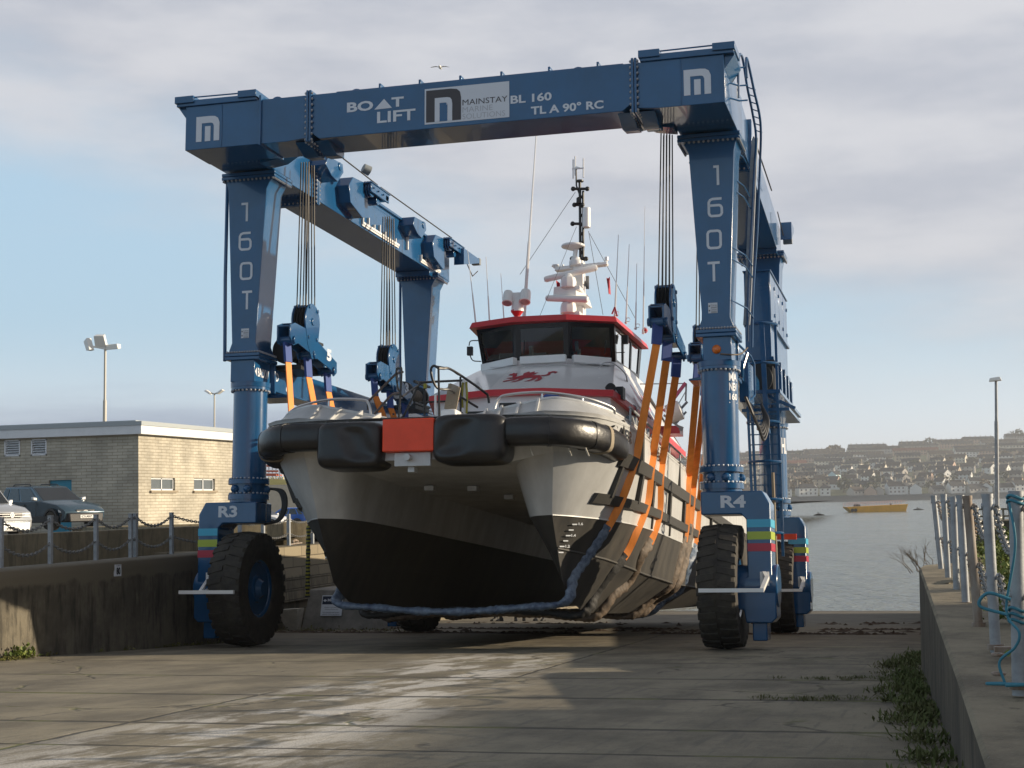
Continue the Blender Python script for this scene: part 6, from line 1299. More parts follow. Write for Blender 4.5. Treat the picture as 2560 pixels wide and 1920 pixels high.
# ------------------------------------------------------------------ slings and lifting blocks
def slings():
    tops = {}
    for s, y, dz, lab, num in ((-1, .30, .02, 'numbered left lifting block near the front left leg', '5'), (1, .30, .0, 'right lifting block close to the front right leg', '4'), (-1, 4.55, -.05, 'far left lifting block low behind the boarding rails', '3'), (1, 4.35, .0, 'far right lifting block half hidden behind the front right leg', '6')):
        tops[(s, y > 2)] = sheave_block(s, y, dz, lab, num)
    data = [(0, 0, ((1587, 1135), (1567, 1200), (1550, 1247), (1531, 1287), (1500, 1340), (1462, 1395), (1430, 1440)), 'blue sleeve', 'sling nearest the bow with a crinkled blue sleeve', 2.85, 2.0),
            (0, 1, ((1628, 1135), (1622, 1180), (1614, 1254), (1590, 1320), (1565, 1376), (1530, 1425), (1490, 1475)), 'black sleeve', 'second sling from the bow with a black sleeve', 2.85, 1.6),
            (0, 2, ((1650, 1160), (1646, 1204), (1644, 1278), (1627, 1339), (1600, 1390), (1573, 1447), (1530, 1485)), 'brown sleeve', 'third sling from the bow with a thick brown sleeve', 2.85, 1.95),
            (1, 0, ((1718, 1190), (1716, 1212), (1713, 1290), (1710, 1332), (1695, 1400), (1673, 1463), (1630, 1493)), 'brown sleeve', 'first of the far slings with a creased brown sleeve', 2.1, 2.22),
            (1, 1, ((1729, 1220), (1727, 1250), (1722, 1310), (1715, 1370), (1690, 1462), (1640, 1498)), 'brown sleeve', 'middle far sling with its brown sleeve pulled high', 2.1, 2.5),
            (1, 2, ((1744, 1260), (1742, 1290), (1735, 1362), (1720, 1410), (1698, 1474), (1660, 1497)), 'blue sleeve', 'rearmost sling with a pale blue sleeve', 2.1, 2.1)]
    for set_, i, px, sv_, lab, zl, zr in data:
        sling(tops[(-1, bool(set_))][i], px, sv_, lab, zl, zr, set_ * 3 + i + 1)
slings()

# ------------------------------------------------------------------ people standing beyond the boat (only their boots show)
def person(x, y, rz, coat, label, grp=None):
    p = FH @ Vector((x, y, 0)); F = Matrix.Translation(p) @ Matrix.Rotation(rz, 4, 'Z')
    V, E, Rr = [], [], []
    def add(co_, r, par=None):
        V.append(co_); Rr.append(r)
        if par is not None: E.append((par, len(V) - 1))
        return len(V) - 1
    pel = add((0, 0, .95), .15); ab = add((0, 0, 1.15), .15, pel); ch = add((0, 0, 1.36), .17, ab); nk = add((0, 0, 1.50), .065, ch); hd = add((0, .01, 1.60), .09, nk); tp = add((0, 0, 1.72), .085, hd); 
    for s in (-1, 1):
        hp = add((s * .10, 0, .88), .10, pel); kn = add((s * .12, .03, .50), .07, hp); an = add((s * .13, -.02, .10), .048, kn); add((s * .14, .05, .05), .05, an); 
        sh = add((s * .20, 0, 1.42), .07, ch); el_ = add((s * .27, -.04, 1.14), .05, sh); wr = add((s * .26, .08, .92), .035, el_); hn = add((s * .26, .12, .84), .032, wr)
        for k in range(4): add((s * (.24 + .014 * k), .15, .76 + .004 * abs(k - 1.5)), .010, hn)
        add((s * .235, .17, .82), .011, hn)
    me = bpy.data.meshes.new('person'); me.from_pydata(V, E, []); o = bpy.data.objects.new('person', me); COL.objects.link(o)
    md = o.modifiers.new('skin', 'SKIN')
    for i, sk in enumerate(me.skin_vertices[0].data): sk.radius = (Rr[i], Rr[i]); sk.use_root = i == 0
    sb = o.modifiers.new('sub', 'SUBSURF'); sb.levels = 1; sb.render_levels = 1
    dg = bpy.context.evaluated_depsgraph_get(); m2 = bpy.data.meshes.new_from_object(o.evaluated_get(dg)); bpy.data.objects.remove(o)
    for k in ('skin', 'navy cloth', coat, 'boot', 'reflective'): m2.materials.append(M[k])
    for f in m2.polygons:
        z = f.center.z; ax = abs(f.center.x); f.material_index = 3 if z < .17 else 4 if .22 < z < .27 or .32 < z < .36 else 1 if z < .98 and ax < .22 else 0 if z > 1.5 or (z < .93 and ax > .22) else 2
        f.use_smooth = True
    o = bpy.data.objects.new('person', m2); COL.objects.link(o); o.matrix_world = F; tag(o, label, 'person', grp); BASE[o.name] = Vector()
    m = MB(); m.lathe([(.105, 1.66), (.12, 1.70), (.115, 1.78), (.07, 1.84), (.01, 1.855)], (0, 0, 0), 2, 16); m.build('helmet', 'white paint', o)
    m = MB()
    for s in (-1, 1): m.ball((s * .034, .095, 1.635), .012, 6)
    m.hexa([(-.014, .09, 1.585), (.014, .09, 1.585), (.012, .08, 1.58), (-.012, .08, 1.58), (-.008, .10, 1.62), (.008, .10, 1.62), (.008, .08, 1.63), (-.008, .08, 1.63)]); m.box(-.025, .025, .09, .10, 1.555, 1.562); m.build('face', 'boot', o)
    m = MB()
    for s in (-1, 1): m.hexa([(s * .13 - .05, -.1, 0), (s * .13 + .05, -.1, 0), (s * .13 + .05, .2, 0), (s * .13 - .05, .2, 0), (s * .13 - .045, -.09, .13), (s * .13 + .045, -.09, .13), (s * .13 + .04, .17, .06), (s * .13 - .04, .17, .06)])
    m.build('boots', 'boot', o, bevel=.02)
person(-6.15, 22.5, 2.6, 'hi vis', 'worker in dark trousers beyond the hull, only boots visible, leftmost of three')
person(-5.45, 22.6, 3.5, 'hi vis', 'worker in dark trousers beyond the hull, feet apart, in the middle of three')
person(-4.95, 23.2, 3.0, 'navy cloth', 'worker in dark trousers beyond the hull, boots together, rightmost of three')

# ------------------------------------------------------------------ vegetation
def leaves(m, pts, n, size, spread, up=.6, rnd=random, wd=.32):
    for c in pts:
        for k in range(n):
            p = Vector(c) + Vector((rnd.gauss(0, spread), rnd.gauss(0, spread), abs(rnd.gauss(0, spread * up)))); a = rnd.uniform(0, 6.28); t = rnd.uniform(.2, 1.2); l = size * rnd.uniform(.6, 1.4); w = l * wd
            d = Vector((math.cos(a) * math.cos(t), math.sin(a) * math.cos(t), math.sin(t))); s = Vector((-math.sin(a), math.cos(a), 0)); nrm = d.cross(s)
            m.add([p, p + d * l * .5 + s * w + nrm * l * .05, p + d * l, p + d * l * .5 - s * w + nrm * l * .05], [(0, 1, 2, 3)])
def plants():
    rnd = random.Random(3)
    # weeds along the foot of the right wall
    m = MB()
    def rampz(x, y): return (FH @ Vector((x, y, 0))).z
    for i in range(110):
        t = rnd.random(); y = lerp(-17.5, -1, t ** .8); xw = lerp(7.62, 7.2, (y + 17) / 11) if y < -6 else lerp(7.2, 7.5, (y + 6) / 5)
        x = xw - abs(rnd.gauss(0, .14)) ; leaves(m, [(x, y, rampz(x, y))], 55, .045 + .03 * rnd.random(), .07, .35, rnd, .13); leaves(m, [(x, y, rampz(x, y))], 14, .022, .08, .3, rnd, .4)
    for y in (-8.3, -11.3):
        for k in range(26): x = 7.35 - rnd.random() ** 1.5 * 1.5; leaves(m, [(x, y + rnd.gauss(0, .08), rampz(x, y))], 40, .03, .045, .2, rnd, .13)
    struct(m, 'weeds', 'dark leaf', kind='stuff', smooth=0)
    m = MB()
    for i in range(26): y = lerp(-5.5, 3, rnd.random()); x = -5.34 + abs(rnd.gauss(0, .05)); leaves(m, [(x, y, rampz(x, y))], 14, .045, .05, .5, rnd)
    for i in range(24): x = lerp(-8, -4, rnd.random()); y = 9.6 + rnd.gauss(0, .4) ; leaves(m, [(x, y, rampz(x, y))], 16, .05, .1, .4, rnd)
    struct(m, 'moss', 'moss', kind='stuff', smooth=0)
    m = MB(); q = on(45, 1640, 0, -5.25); leaves(m, [Vector((-5.22, q.y + d, rampz(-5.3, q.y))) for d in (-.1, 0, .1, .18)], 50, .07, .07, .9, rnd); solo(m, 'plant', 'leaf', 'small bright green plant at the sunlit foot of the left wall', 'plant', (-5.25, q.y, rampz(-5.3, q.y)), smooth=0)
    m = MB()
    for i in range(40): y = q.y - .4 + rnd.gauss(0, .25); x = -5.2 + abs(rnd.gauss(0, .1)); leaves(m, [(x, y, rampz(x, y))], 8, .04, .05, .3, rnd)
    struct(m, 'grass', 'moss', kind='stuff', smooth=0)
    # rough grass behind the right posts
    m = MB()
    for i in range(420):
        y = lerp(-18, 2.0, rnd.random()); x = 8.15 + abs(rnd.gauss(0, 1.0)); leaves(m, [(x, y, 1.47)], 30, .05, .10, .6, rnd)
    struct(m, 'grass', 'leaf', kind='stuff', smooth=0)
    for i, (px, py, s) in enumerate(((2455, 1410, .16), (2500, 1370, .22), (2520, 1480, .2), (2495, 1560, .15))):
        p = on(px, py, 2, 1.5); m = MB(); leaves(m, [p + Vector((.3 + rnd.gauss(0, s), rnd.gauss(0, s), rnd.uniform(0, s))) for k in range(14)], 60, .05, s * .45, .8, rnd)
        solo(m, 'plant', 'leaf', ['low leafy plant behind the rusty post on the right quay', 'bushy green plant before the dark low wall on the right quay', 'green plant between the thick post and the roped post', 'small plant behind the foot of the thick post'][i], 'plant', p, smooth=0)
    # bare twigs at the end of the right wall
    m = MB(); r0 = Vector((7.38, -5.4, 1.45))
    def br(p, d, l, r, k):
        q = p + d * l; m.tube([p, p.lerp(q, .5) + Vector((rnd.gauss(0, l * .06),) * 3), q], [r, r * .8, r * .55], 4)
        if k:
            for j in range(rnd.choice((2, 2, 3))): br(q if j == 0 else p.lerp(q, rnd.uniform(.4, .9)), (d + Vector((rnd.gauss(0, .45), rnd.gauss(0, .35), rnd.uniform(-.05, .35)))).normalized(), l * rnd.uniform(.5, .85), r * .6, k - 1)
    for j in range(9): br(r0 + Vector((rnd.gauss(0, .08), rnd.gauss(0, .1), 0)), Vector((rnd.gauss(-.35, .5), rnd.gauss(0, .4), 1)).normalized(), .17, .006, 3)
    solo(m, 'shrub', 'twig', 'bare twiggy shrub at the far end of the right wall', 'shrub', r0, smooth=0)
    # weed left by the tide across the slipway
    m = MB()
    for y0, n, w in ((8.6, 700, .16), (12.6, 600, .26), (10.6, 120, .5), (19, 120, 1.2)):
        x = -7.6
        for k in range(n):
            x = lerp(-7.8, 7.3, rnd.random()); 
            if noise.noise((x * .7, y0, 0)) < -.25: continue
            y = y0 + .5 * noise.noise((x * .35, y0, 3)) + .2 * noise.noise((x * 1.7, y0, 5)) + rnd.gauss(0, w * (.6 + noise.noise((x * .9, y0, 8)))) ; l = rnd.uniform(.04, .20) * rnd.uniform(.6, 1.3); a = rnd.gauss(0, .7); c, s = math.cos(a), math.sin(a); hgt = rnd.uniform(.01, .06)
            pts = [(x + c * l * u - s * l * v * .45, y + s * l * u + c * l * v * .45, 0) for u, v in ((-1, -.4), (rnd.uniform(-.3, .3), -1), (1, -.3), (.9, .5), (rnd.uniform(-.3, .3), 1), (-.8, .6))]
            m.add(pts + [(x, y, hgt)], [(i, (i + 1) % 6, 6) for i in range(6)])
    struct(m, 'seaweed', 'weed', FH, kind='stuff', smooth=0)
    p = on(2300, 1478, 2, 1.5)
    p = on(2342, 1470, 2, 1.5); T = thing('driftwood', 'small pile of broken tan wood on the right wall', 'driftwood', p); 
    for k in range(5): m = MB(); m.bar(p + Vector((-.10 + .04 * k, rnd.uniform(-.1, .1), .02 + .01 * k)), p + Vector((.06 + .03 * k, rnd.uniform(-.12, .12), .03 + .012 * k)), .05, .02); m.build('piece', 'stone sill', T, smooth=0)
    a = on(2486, 1624, 2, 1.52); m = MB(); m.bar(a, a + Vector((.32, .03, 0)), .06, .035); solo(m, 'steel_bar', 'rusty post', 'rusty steel bar lying by the foot of the thick post', 'bar', a, bevel=.004)
    for x, y in ((2494, 1642), (2497, 1690)): a = on(x, y, 2, 1.5); m = MB(); m.tube([a + Vector((.03 * math.cos(t), .05 * math.sin(t), .012)) for t in [k * .7 for k in range(9)]], .008, 6, True); solo(m, 'ring', 'rusty post', 'rusty iron ring on the right wall ' + ('nearer the steel bar' if y < 1660 else 'nearer the camera'), 'ring', a)
    a = on(720, 1362, 2, 1.4); a = Vector((-8.95, a.y, 1.42)); m = MB(); m.tube([a + Vector((.0, .16 * math.cos(t), .05 + .05 * math.sin(t))) for t in [k * .5 for k in range(13)]], .03, 6); m.tube([a + Vector((.05, -.5, 0)), a + Vector((.05, .3, .02))], .02, 6); solo(m, 'hose', 'rusty post', 'coiled rusty brown hose lying on the block wall beside the hull', 'hose', a)
plants()

# ------------------------------------------------------------------ the far shore
def far_shore():
    rnd = random.Random(11)
    def ridge(px): # height of the skyline above the true horizon, in source pixels
        return itp([(1380, 8), (1520, 60), (1600, 88), (1690, 96), (1900, 106), (1990, 104), (2060, 108), (2120, 113), (2180, 117), (2330, 124), (2450, 130), (2560, 135), (2700, 140), (2900, 150), (3300, 120), (3800, 60)], px)
    D0, D1 = 1165, 1900
    def hz(px, t): # ground height at depth fraction t
        top = 2.42 + (ridge(px) - 9) * D1 / FPX; s = t ** .92; return lerp(1.2, top, s)
    def gp(px, t):
        D = lerp(D0, D1, t); p = at(px, 1240, D); p.z = hz(px, t); return p
    m = MB(); pxs = list(range(1300, 3901, 40)); rows = []
    for t in (0, .12, .25, .4, .55, .7, .85, 1.0): rows.append([gp(px, t) + Vector((0, 0, rnd.uniform(-.6, .6) if 0 < t < 1 else 0)) for px in pxs])
    rows.append([at(px, 1240, 3200).xy.to_3d() + Vector((0, 0, hz(px, 1) - 30)) for px in pxs]); m.loft(rows); m.loft([[p - Vector((0, 0, 6)) for p in rows[0]], rows[0]]); struct(m, 'hill', 'hillside', smooth=1)
    w = MB(); b = [gp(px, 0) for px in pxs]; off = (CAM - b[30]).normalized() * 3; off.z = 0
    w.loft([[Vector((p.x, p.y, -4)) + off * 1.6 for p in b], [Vector((p.x, p.y, -.6)) + off for p in b], [Vector((p.x, p.y, 1.6)) + off * .8 for p in b], [Vector((p.x, p.y, 1.6)) for p in b]])
    solo(w, 'sea_wall', 'hoarding', 'long dark sea wall along the far shore below the houses', 'wall', b[30], smooth=0)
    cols = [((.74, .73, .69), 'white'), ((.66, .62, .52), 'cream'), ((.42, .40, .37), 'grey rendered'), ((.45, .38, .29), 'tan'), ((.66, .67, .66), 'pale grey'), ((.50, .36, .28), 'pinkish brown')]; rf = [((.03, .03, .034), 'slate'), ((.06, .045, .036), 'brown'), ((.17, .06, .035), 'red tiled'), ((.05, .05, .052), 'grey')]
    for c, nme in cols: mk('far ' + nme, c, .85)
    for c, nme in rf: mk('roof ' + nme, c, .85, var=.15, vscale=.5)
    mk('far blue', (.55, .74, .78), .8)
    count = {}
    side = CR.copy(); side.z = 0; side.normalize(); fwd = Vector((-side.y, side.x, 0))
    def house(px, t, L, Dp, H, wall, roof, rot, row_, parts=False, hip=False, chim=0, dorm=0):
        base = gp(px, t); a = rot; ux = side * math.cos(a) + fwd * math.sin(a); uy = fwd * math.cos(a) - side * math.sin(a); rh = Dp * .36
        def P(x, y, z): return base + ux * x + uy * y + Vector((0, 0, z))
        l, d = L / 2, Dp / 2; W_ = MB(); W_.mi(0).hexa([P(-l, -d, -3), P(l, -d, -3), P(l, d, -3), P(-l, d, -3), P(-l, -d, H), P(l, -d, H), P(l, d, H), P(-l, d, H)])
        if not hip: W_.add([P(l, -d, H), P(l, d, H), P(l, 0, H + rh)], [(0, 1, 2)]); W_.add([P(-l, -d, H), P(-l, d, H), P(-l, 0, H + rh)], [(0, 1, 2)])
        Rf = MB(); h_ = l - d * .9 if hip else l + .3; e = .4; zr = H - e * .6
        def thick(q): n_ = (q[1] - q[0]).cross(q[-1] - q[0]).normalized() * .18; n_ = n_ if n_.z > 0 else -n_; Rf.hexa([*q, *[v + n_ for v in q]]) if len(q) == 4 else Rf.poly(q)
        le = l + (.4 if hip else .3)
        thick([P(-le, -d - e, zr), P(le, -d - e, zr), P(h_, 0, H + rh), P(-h_, 0, H + rh)]); thick([P(le, d + e, zr), P(-le, d + e, zr), P(-h_, 0, H + rh), P(h_, 0, H + rh)])
        if hip: Rf.poly([P(le, -d - e, zr), P(le, d + e, zr), P(h_, 0, H + rh)]); Rf.poly([P(-le, d + e, zr), P(-le, -d - e, zr), P(-h_, 0, H + rh)])
        Ch = MB()
        for k in range(chim): x = -l + (k + .5) * L / chim if chim > 2 else (-l + .6, l - .6)[k % 2]; Ch.hexa([P(x - .45, -.45, H), P(x + .45, -.45, H), P(x + .45, .45, H), P(x - .45, .45, H), P(x - .4, -.4, H + rh + 1.5), P(x + .4, -.4, H + rh + 1.5), P(x + .4, .4, H + rh + 1.5), P(x - .4, .4, H + rh + 1.5)])
        Wi = []
        nf = 2 if H > 4.5 else 1; nw = max(2, int(L / 3.2))
        for f in range(nf):
            for k in range(nw):
                x = -l + (k + .5) * L / nw; z = 1.0 + f * 2.7; wi_ = MB(); wi_.hexa([P(x - .6, -d - .06, z), P(x + .6, -d - .06, z), P(x + .6, -d + .02, z), P(x - .6, -d + .02, z), P(x - .6, -d - .06, z + 1.3), P(x + .6, -d - .06, z + 1.3), P(x + .6, -d + .02, z + 1.3), P(x - .6, -d + .02, z + 1.3)]); Wi.append(wi_)
        for f in range(nf): z = 1.0 + f * 2.7; wi_ = MB(); wi_.hexa([P(l - .02, -.6, z), P(l + .06, -.6, z), P(l + .06, .6, z), P(l - .02, .6, z), P(l - .02, -.6, z + 1.3), P(l + .06, -.6, z + 1.3), P(l + .06, .6, z + 1.3), P(l - .02, .6, z + 1.3)]); Wi.append(wi_)
        kind = 'terrace of houses' if L > 24 else ('hip roofed house' if hip else 'bungalow' if H < 3.6 else 'house'); k_ = (wall, roof, kind, row_); count[k_] = count.get(k_, 0) + 1
        lab = (wall, roof, kind, row_, count[k_])
        wm = 'far ' + wall; rm = 'roof ' + roof
        T = thing('terrace' if L > 24 else 'house', 'x', 'terrace' if L > 24 else 'house', base, FW, 'houses on the far shore'); W_.build('wall', wm, T, smooth=0); ro = Rf.build('roof', rm, T, smooth=0)
        if chim: Ch.build('chimney', 'far tan', ro, smooth=0)
        if parts:
            for wi_ in Wi: wi_.build('window', 'dark glass', T, smooth=0)
        else:
            a_ = MB(); [a_.add(x.v, x.f) for x in Wi]; a_.build('windows', 'dark glass', T, smooth=0)
        houses.append((T, px, lab))
    houses = []
    # shoreline houses, read off the photograph: pixel, depth, length, depth, height, wall, roof, hip
    for px, t, L, Dp, H, wl, rf_, hip, rot in ((1962, .012, 9, 8, 5.6, 'white', 'slate', True, .1), (2016, .014, 15, 9, 6, 'white', 'slate', True, .2), (2062, .014, 8, 8, 5.6, 'white', 'slate', True, -.1), (2140, .012, 11, 9, 2.9, 'grey rendered', 'brown', False, .5), (2178, .012, 10, 9, 3.0, 'pinkish brown', 'grey', False, 1.2), (2196, .014, 9, 8, 3.0, 'grey rendered', 'brown', False, 1.4), (2238, .012, 13, 9, 6, 'pale grey', 'slate', False, .1), (2262, .014, 8, 9, 5.2, 'white', 'slate', False, .9), (2290, .012, 13, 9, 4.2, 'pale grey', 'slate', False, 1.3), (2342, .012, 10, 8, 3, 'grey rendered', 'grey', False, .2), (2390, .012, 12, 8, 5.2, 'white', 'grey', False, .2), (2440, .012, 16, 9, 3, 'grey rendered', 'grey', False, .3), (2466, .016, 9, 9, 3.4, 'pale grey', 'brown', False, 1.3), (2510, .012, 14, 9, 3.2, 'pale grey', 'slate', False, .1), (2550, .014, 12, 9, 5, 'white', 'slate', False, .2), (1905, .012, 10, 8, 5, 'white', 'slate', False, .3), (1720, .02, 12, 9, 5, 'cream', 'slate', False, .2), (1780, .02, 12, 9, 4, 'white', 'grey', False, .2), (1850, .02, 14, 9, 4, 'tan', 'brown', False, .2)):
        house(px, t, L, Dp, H, wl, rf_, rot, 'shoreline', True, hip, 2)
    rows_ = [(.08, 'second', 46, 12, .3, 3.6), (.16, 'third', 48, 12, .35, 5), (.25, 'fourth', 46, 12, .3, 5.2), (.35, 'fifth', 46, 13, .25, 5.2), (.46, 'sixth', 52, 16, .2, 5.4), (.58, 'seventh', 76, 28, .08, 5.4), (.72, 'eighth', 96, 40, .05, 5.4), (.86, 'ninth', 90, 36, .05, 5.4), (.985, 'skyline', 90, 40, .05, 5.4)]
    for t, nm, gap, L0, rr, H in rows_:
        px = 1660 + rnd.uniform(0, 40)
        while px < 2640:
            tt = t + rnd.uniform(-.03, .03) if t < .9 else t; L = L0 * rnd.uniform(.7, 1.25); wl = rnd.choices([c[1] for c in cols], [3, 3, 4, 2, 2, 1])[0]; rf_ = rnd.choices([r[1] for r in rf], [6, 3, 0, 3])[0]
            if nm == 'eighth' and 2180 < px < 2330: rf_ = 'red tiled'; wl = 'pinkish brown'
            if nm == 'seventh' and px < 2050: rf_ = 'red tiled'
            house(px, min(tt, .985), L, rnd.uniform(7.5, 9.5), H * rnd.uniform(.9, 1.1), wl, rf_, rnd.gauss(-.42 if t < .5 else -.08, rr), nm, False, rnd.random() < .15 and L < 20, 2 if L < 20 else int(L / 6))
            px += gap * rnd.uniform(.75, 1.25) * (L / L0)
    house(2088, .21, 7, 8, 6.4, 'pale grey', 'slate', .75, 'third', False, False, 0); next(c for c in houses[-1][0].children if c.name.startswith('wall')).data.materials[0] = M['far blue']
    # labels: colour, roof, row, and the place in that row counted from the left
    byrow = {}
    for T, px, lab in houses: byrow.setdefault(lab[:4], []).append((px, T, lab))
    ordn = ['leftmost', 'second', 'third', 'fourth', 'fifth', 'sixth', 'seventh', 'eighth', 'ninth', 'tenth']
    for k, L_ in byrow.items():
        L_.sort(key=lambda q: q[0])
        for i, (px, T, lab) in enumerate(L_):
            wall, roof, kind, row_, _ = lab
            where = {'shoreline': 'on the far waterfront', 'skyline': 'on the skyline'}.get(row_, f'in the {row_} row uphill')
            if len(L_) == 1: pos = 'no other like it'
            else: pos = ('leftmost' if i == 0 else ordn[i] + ' from the left') + ''
            T['label'] = f'{wall} {kind}, {roof} roof, {where}, {pos}'.replace('terrace of houses', 'terrace')
    houses[-1][0]['label'] = 'pale blue gabled house glowing in the sun amid grey houses on the hill'
    # trees
    n = 0
    def tree(px, t, r, h, mat_, lab):
        b = gp(px, t); T = thing('tree', lab, 'tree', b, FW, 'trees on the far shore'); m = MB(); m.tube([b - Vector((0, 0, 2)), b + Vector((0, 0, h * .6))], [r * .12, r * .06], 5); m.build('trunk', 'twig', T)
        m = MB(); 
        for k in range(90):
            d = Vector((rnd.gauss(0, 1), rnd.gauss(0, 1), rnd.gauss(0, 1))).normalized() * rnd.uniform(.35, 1) ** .5; p = b + Vector((d.x * r, d.y * r, h * .62 + d.z * h * .4)); q = r * rnd.uniform(.16, .34); m.add([p + Vector((rnd.uniform(-q, q), rnd.uniform(-q, q), rnd.uniform(-q, q))) for _ in range(4)], [(0, 1, 2), (0, 2, 3), (1, 2, 3), (0, 1, 3)])
        m.build('crown', mat_, T, smooth=0)
    mk('far tree green', (.035, .045, .018), .9, var=.5, vscale=.3); mk('far tree brown', (.12, .085, .045), .9, var=.4, vscale=.3)
    big = [(2110, .05, 6.5, 11, 'far tree green', 'broad dark tree behind the bungalows near the far shore'), (2330, 1.0, 7, 12, 'far tree green', 'round dark tree standing above the skyline terrace'), (2090, 1.0, 11, 11, 'far tree brown', 'bare brown tree cluster on the skyline'), (2550, .99, 9, 14, 'far tree green', 'dark tree clump on the skyline at the right edge'), (2006, .9, 7, 10, 'far tree green', 'dark tree between red roofed houses high on the left'), (1972, .06, 6, 9, 'far tree brown', 'russet bare tree behind the white corner house on the far shore'), (2010, .11, 9, 8, 'far tree brown', 'wide russet thicket above the white double house')]
    for q in big: tree(*q)
    ords = ['leftmost', 'second from the left', 'third from the left', 'fourth from the left', 'fifth from the left', 'sixth from the left', 'seventh from the left', 'eighth from the left']
    for t, nm in ((.06, 'just above the waterfront'), (.15, 'among the lower rows'), (.24, 'on the lower slope'), (.33, 'on the middle slope'), (.43, 'on the upper slope'), (.55, 'below the upper terraces')):
        for k, px in enumerate(sorted(rnd.uniform(1900, 2600) for _ in range(7))): br_ = rnd.random() < .3; tree(px, t + rnd.uniform(-.02, .02), rnd.uniform(3, 5.5), rnd.uniform(5, 8), 'far tree brown' if br_ else 'far tree green', f'{"brown" if br_ else "dark green"} tree {nm} of the far shore, {ords[k]}')
    # hedges and gardens along the waterfront
    # barge, buoys
    D = 450; S = lambda x, y, d=0: at(x, y, D + d); a, b = S(2122, 1280), S(2270, 1279); z0 = -2.9; zt = S(2200, 1264).z; T = thing('barge', 'yellow steel barge with pinkish railings moored in the channel', 'barge', Vector((a.x, a.y, -2.87)))
    ux = (b - a); ux.z = 0; L_ = ux.length; ux.normalize(); uy = Vector((-ux.y, ux.x, 0))
    def P(x, y, z): return Vector((a.x, a.y, 0)) + ux * x + uy * y + Vector((0, 0, z))
    m = MB(); m.hexa([P(1.2, 0, z0), P(L_ - .6, 0, z0), P(L_ - .6, 6, z0), P(1.2, 6, z0), P(-.6, 0, zt - .25), P(L_ + .1, 0, zt + .25), P(L_ + .1, 6, zt + .25), P(-.6, 6, zt - .25)])
    for k in range(12): m.box(0, .001, 0, .001, 0, .001) if False else m.hexa([P(1.4 + k * 1.38, -.06, z0), P(1.5 + k * 1.38, -.06, z0), P(1.5 + k * 1.38, 0, z0), P(1.4 + k * 1.38, 0, z0), P(1.4 + k * 1.38, -.06, zt - .2), P(1.5 + k * 1.38, -.06, zt - .2), P(1.5 + k * 1.38, 0, zt - .2), P(1.4 + k * 1.38, 0, zt - .2)])
    m.build('hull', 'barge yellow', T, bevel=.05); m = MB()
    for k in range(22):
        for y in (.2, 5.8): x = -.2 + k * L_ / 22; m.tube([P(x, y, zt - .2 + .4 * x / L_), P(x, y, zt + .95 + .5 * x / L_)], .05, 5)
    for y in (.2, 5.8):
        for z in (.55, .95): m.tube([P(-.2, y, zt + z), P(L_, y, zt + z + .5)], .035, 5)
    m.build('railing', 'rail pink', T); m = MB(); m.hexa([P(2.2, 2, zt - .1), P(4, 2, zt - .1), P(4, 4, zt - .1), P(2.2, 4, zt - .1), P(2.5, 2.2, zt + .5), P(3.7, 2.2, zt + .5), P(3.7, 3.8, zt + .5), P(2.5, 3.8, zt + .5)]); m.lathe([(.3, 0), (.3, .5), (.2, .6)], P(13, 2, zt), n=10); m.build('deck_gear', 'dark buoy', T); m = MB()
    for x in (1.1, 2.0): m.lathe([(.2, -.15), (.5, -.15), (.5, .15), (.2, .15)], P(x, -.15, zt - 1.2), 1, 12)
    m.build('tyre_fender', 'tyre rubber', T)
    for i, (x, y, d, l) in enumerate(((2048, 1279, 400, 1.4), (2296, 1273, 480, 1.7))):
        p = at(x, y, d); p.z = -2.85; m = MB(); m.tube([p + side * -l, p + side * -l * .6 + Vector((0, 0, .1)), p + side * .2 + Vector((0, 0, .2)), p + side * l], [.12, .25, .28, .12], 8); m.tube([p + side * -.3, p + side * -.3 + Vector((0, 0, .9))], .12, 6); solo(m, 'mooring_buoy', 'dark buoy', ['low dark mooring buoy left of the yellow barge', 'low dark mooring buoy right of the yellow barge'][i], 'buoy', p)
    # gull
    c = at(1100, 168, 100); T = thing('seagull', 'white gull gliding above the cross beam with wings spread', 'bird', c); m = MB(); m.tube(curve([c + Vector((.05, -.30, .02)), c + Vector((.03, -.18, .02)), c + Vector((0, 0, 0)), c + Vector((0, .22, -.03)), c + Vector((0, .36, -.04))], 3), [.02, .05, .055, .06, .085, .10, .10, .09, .08, .06, .05, .03, .02], 8); m.build('body', 'gull white', T)
    for s in (-1, 1):
        m = MB(); pts = [(0, .14, 0, .16), (.22, .13, .05, .17), (.40, .10, .04, .14), (.55, .03, .0, .09), (.62, -.04, -.02, .02)]; m.loft([[c + side * s * x + Vector((0, -ch_ * .5 + y * .3, z + .012)) for x, y, z, ch_ in pts], [c + side * s * x + Vector((0, ch_ * .5 + y * .3, z)) for x, y, z, ch_ in pts]]); m.build('wing', 'gull white', T)
    # off to the right, out of frame: the shed whose roof shades the near end of the slipway
far_shore()

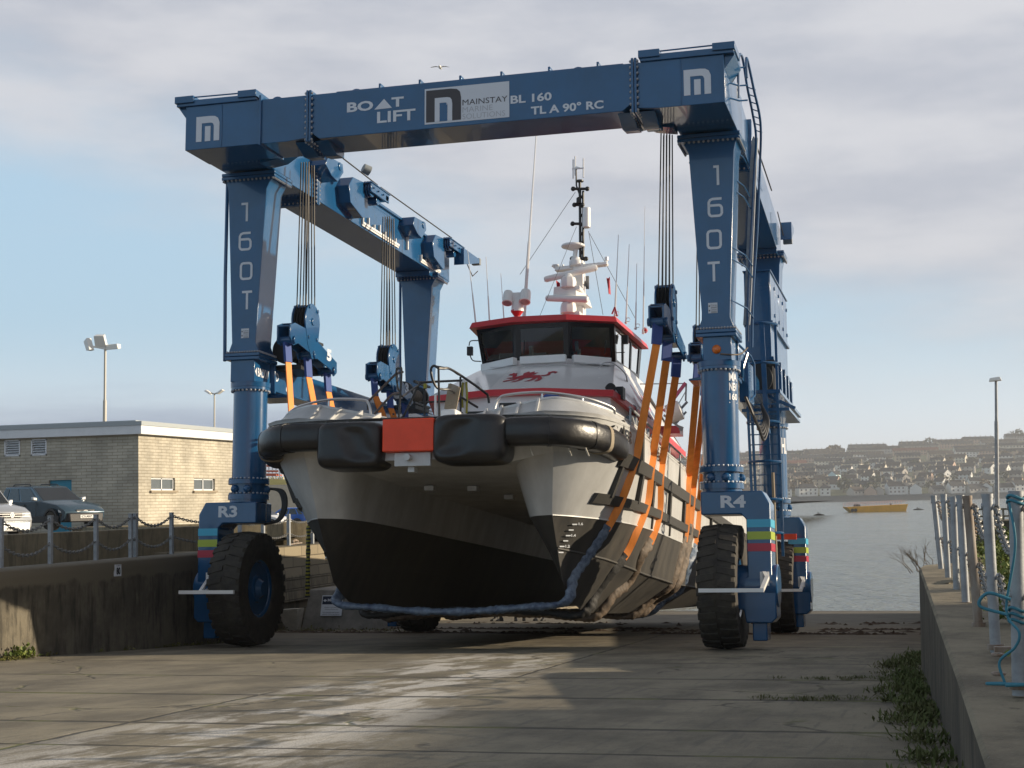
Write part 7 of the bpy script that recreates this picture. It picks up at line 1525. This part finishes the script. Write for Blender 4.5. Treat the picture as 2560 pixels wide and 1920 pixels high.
# flags on the boat
def flags():
    for (x, y, w, h), lab in (((1390, 700, 17, 28), 'red ensign hanging behind the lower radar bracket'), ((1516, 694, 10, 42), 'narrow red courtesy flag hanging from the right yardarm')):
        by = 13.3; m = MB(); rows = []
        for i in range(7):
            v = i / 6; r = []
            for j in range(6):
                u = j / 5; p = on(x + (u * w if w > 12 else u * w * (1 - .4 * v) + 8 * v * (.5)), y + v * h + (u * 12 if w > 12 else 0) * (1 - v), 1, by, FB); p.y += .08 * math.sin(u * 5 + v * 2); r.append(p)
            rows.append(r)
        m.loft(rows); p = rows[0][0]; solo(m, 'flag', 'red cloth', lab, 'flag', p, FB, smooth=1)
        m = MB()
flags()
# warehouse is unseen, added right of the camera to shade the foreground
def shed():
    # its left end wall sits so that the sun line past it meets the broad wall top near the camera
    d = Vector((math.cos(R(SUN_AZ)), math.sin(R(SUN_AZ)))); e = Vector((7.7, -11.6)) + d * 30; h = 1.02 + (e.x - 4.6) / math.cos(R(SUN_AZ)) * math.tan(R(SUN_EL))
    m = MB(); m.prism([(e.x, 1.3), (e.x, h), (e.x + 7, h + 1.6), (e.x + 14, h), (e.x + 14, 1.3)], 1, e.y - 60, e.y); T = thing('shade_shed', 'grey clad warehouse standing right of the quay outside the frame', 'building', (e.x + 7, e.y - 30, 1.4)); m.build('wall', 'roof grey', T)
    m = MB(); m.box(e.x - .05, e.x, e.y - 30, e.y - 25, 1.4, 5.4); m.build('door', 'teal door', T)
shed()
def haze():
    m = MB(); m.box(-5200, 5200, -150, 7200, -8, 105); b = bpy.data.materials.new('haze'); b.use_nodes = True; nt = b.node_tree; nt.nodes.remove(nt.nodes['Principled BSDF'])
    v = nt.nodes.new('ShaderNodeVolumePrincipled'); v.inputs['Color'].default_value = (.86, .90, .95, 1); v.inputs['Density'].default_value = .00021; v.inputs['Anisotropy'].default_value = .3
    nt.links.new(v.outputs[0], nt.nodes['Material Output'].inputs['Volume']); M['haze'] = b; struct(m, 'haze', 'haze', kind='stuff', smooth=0)
haze()
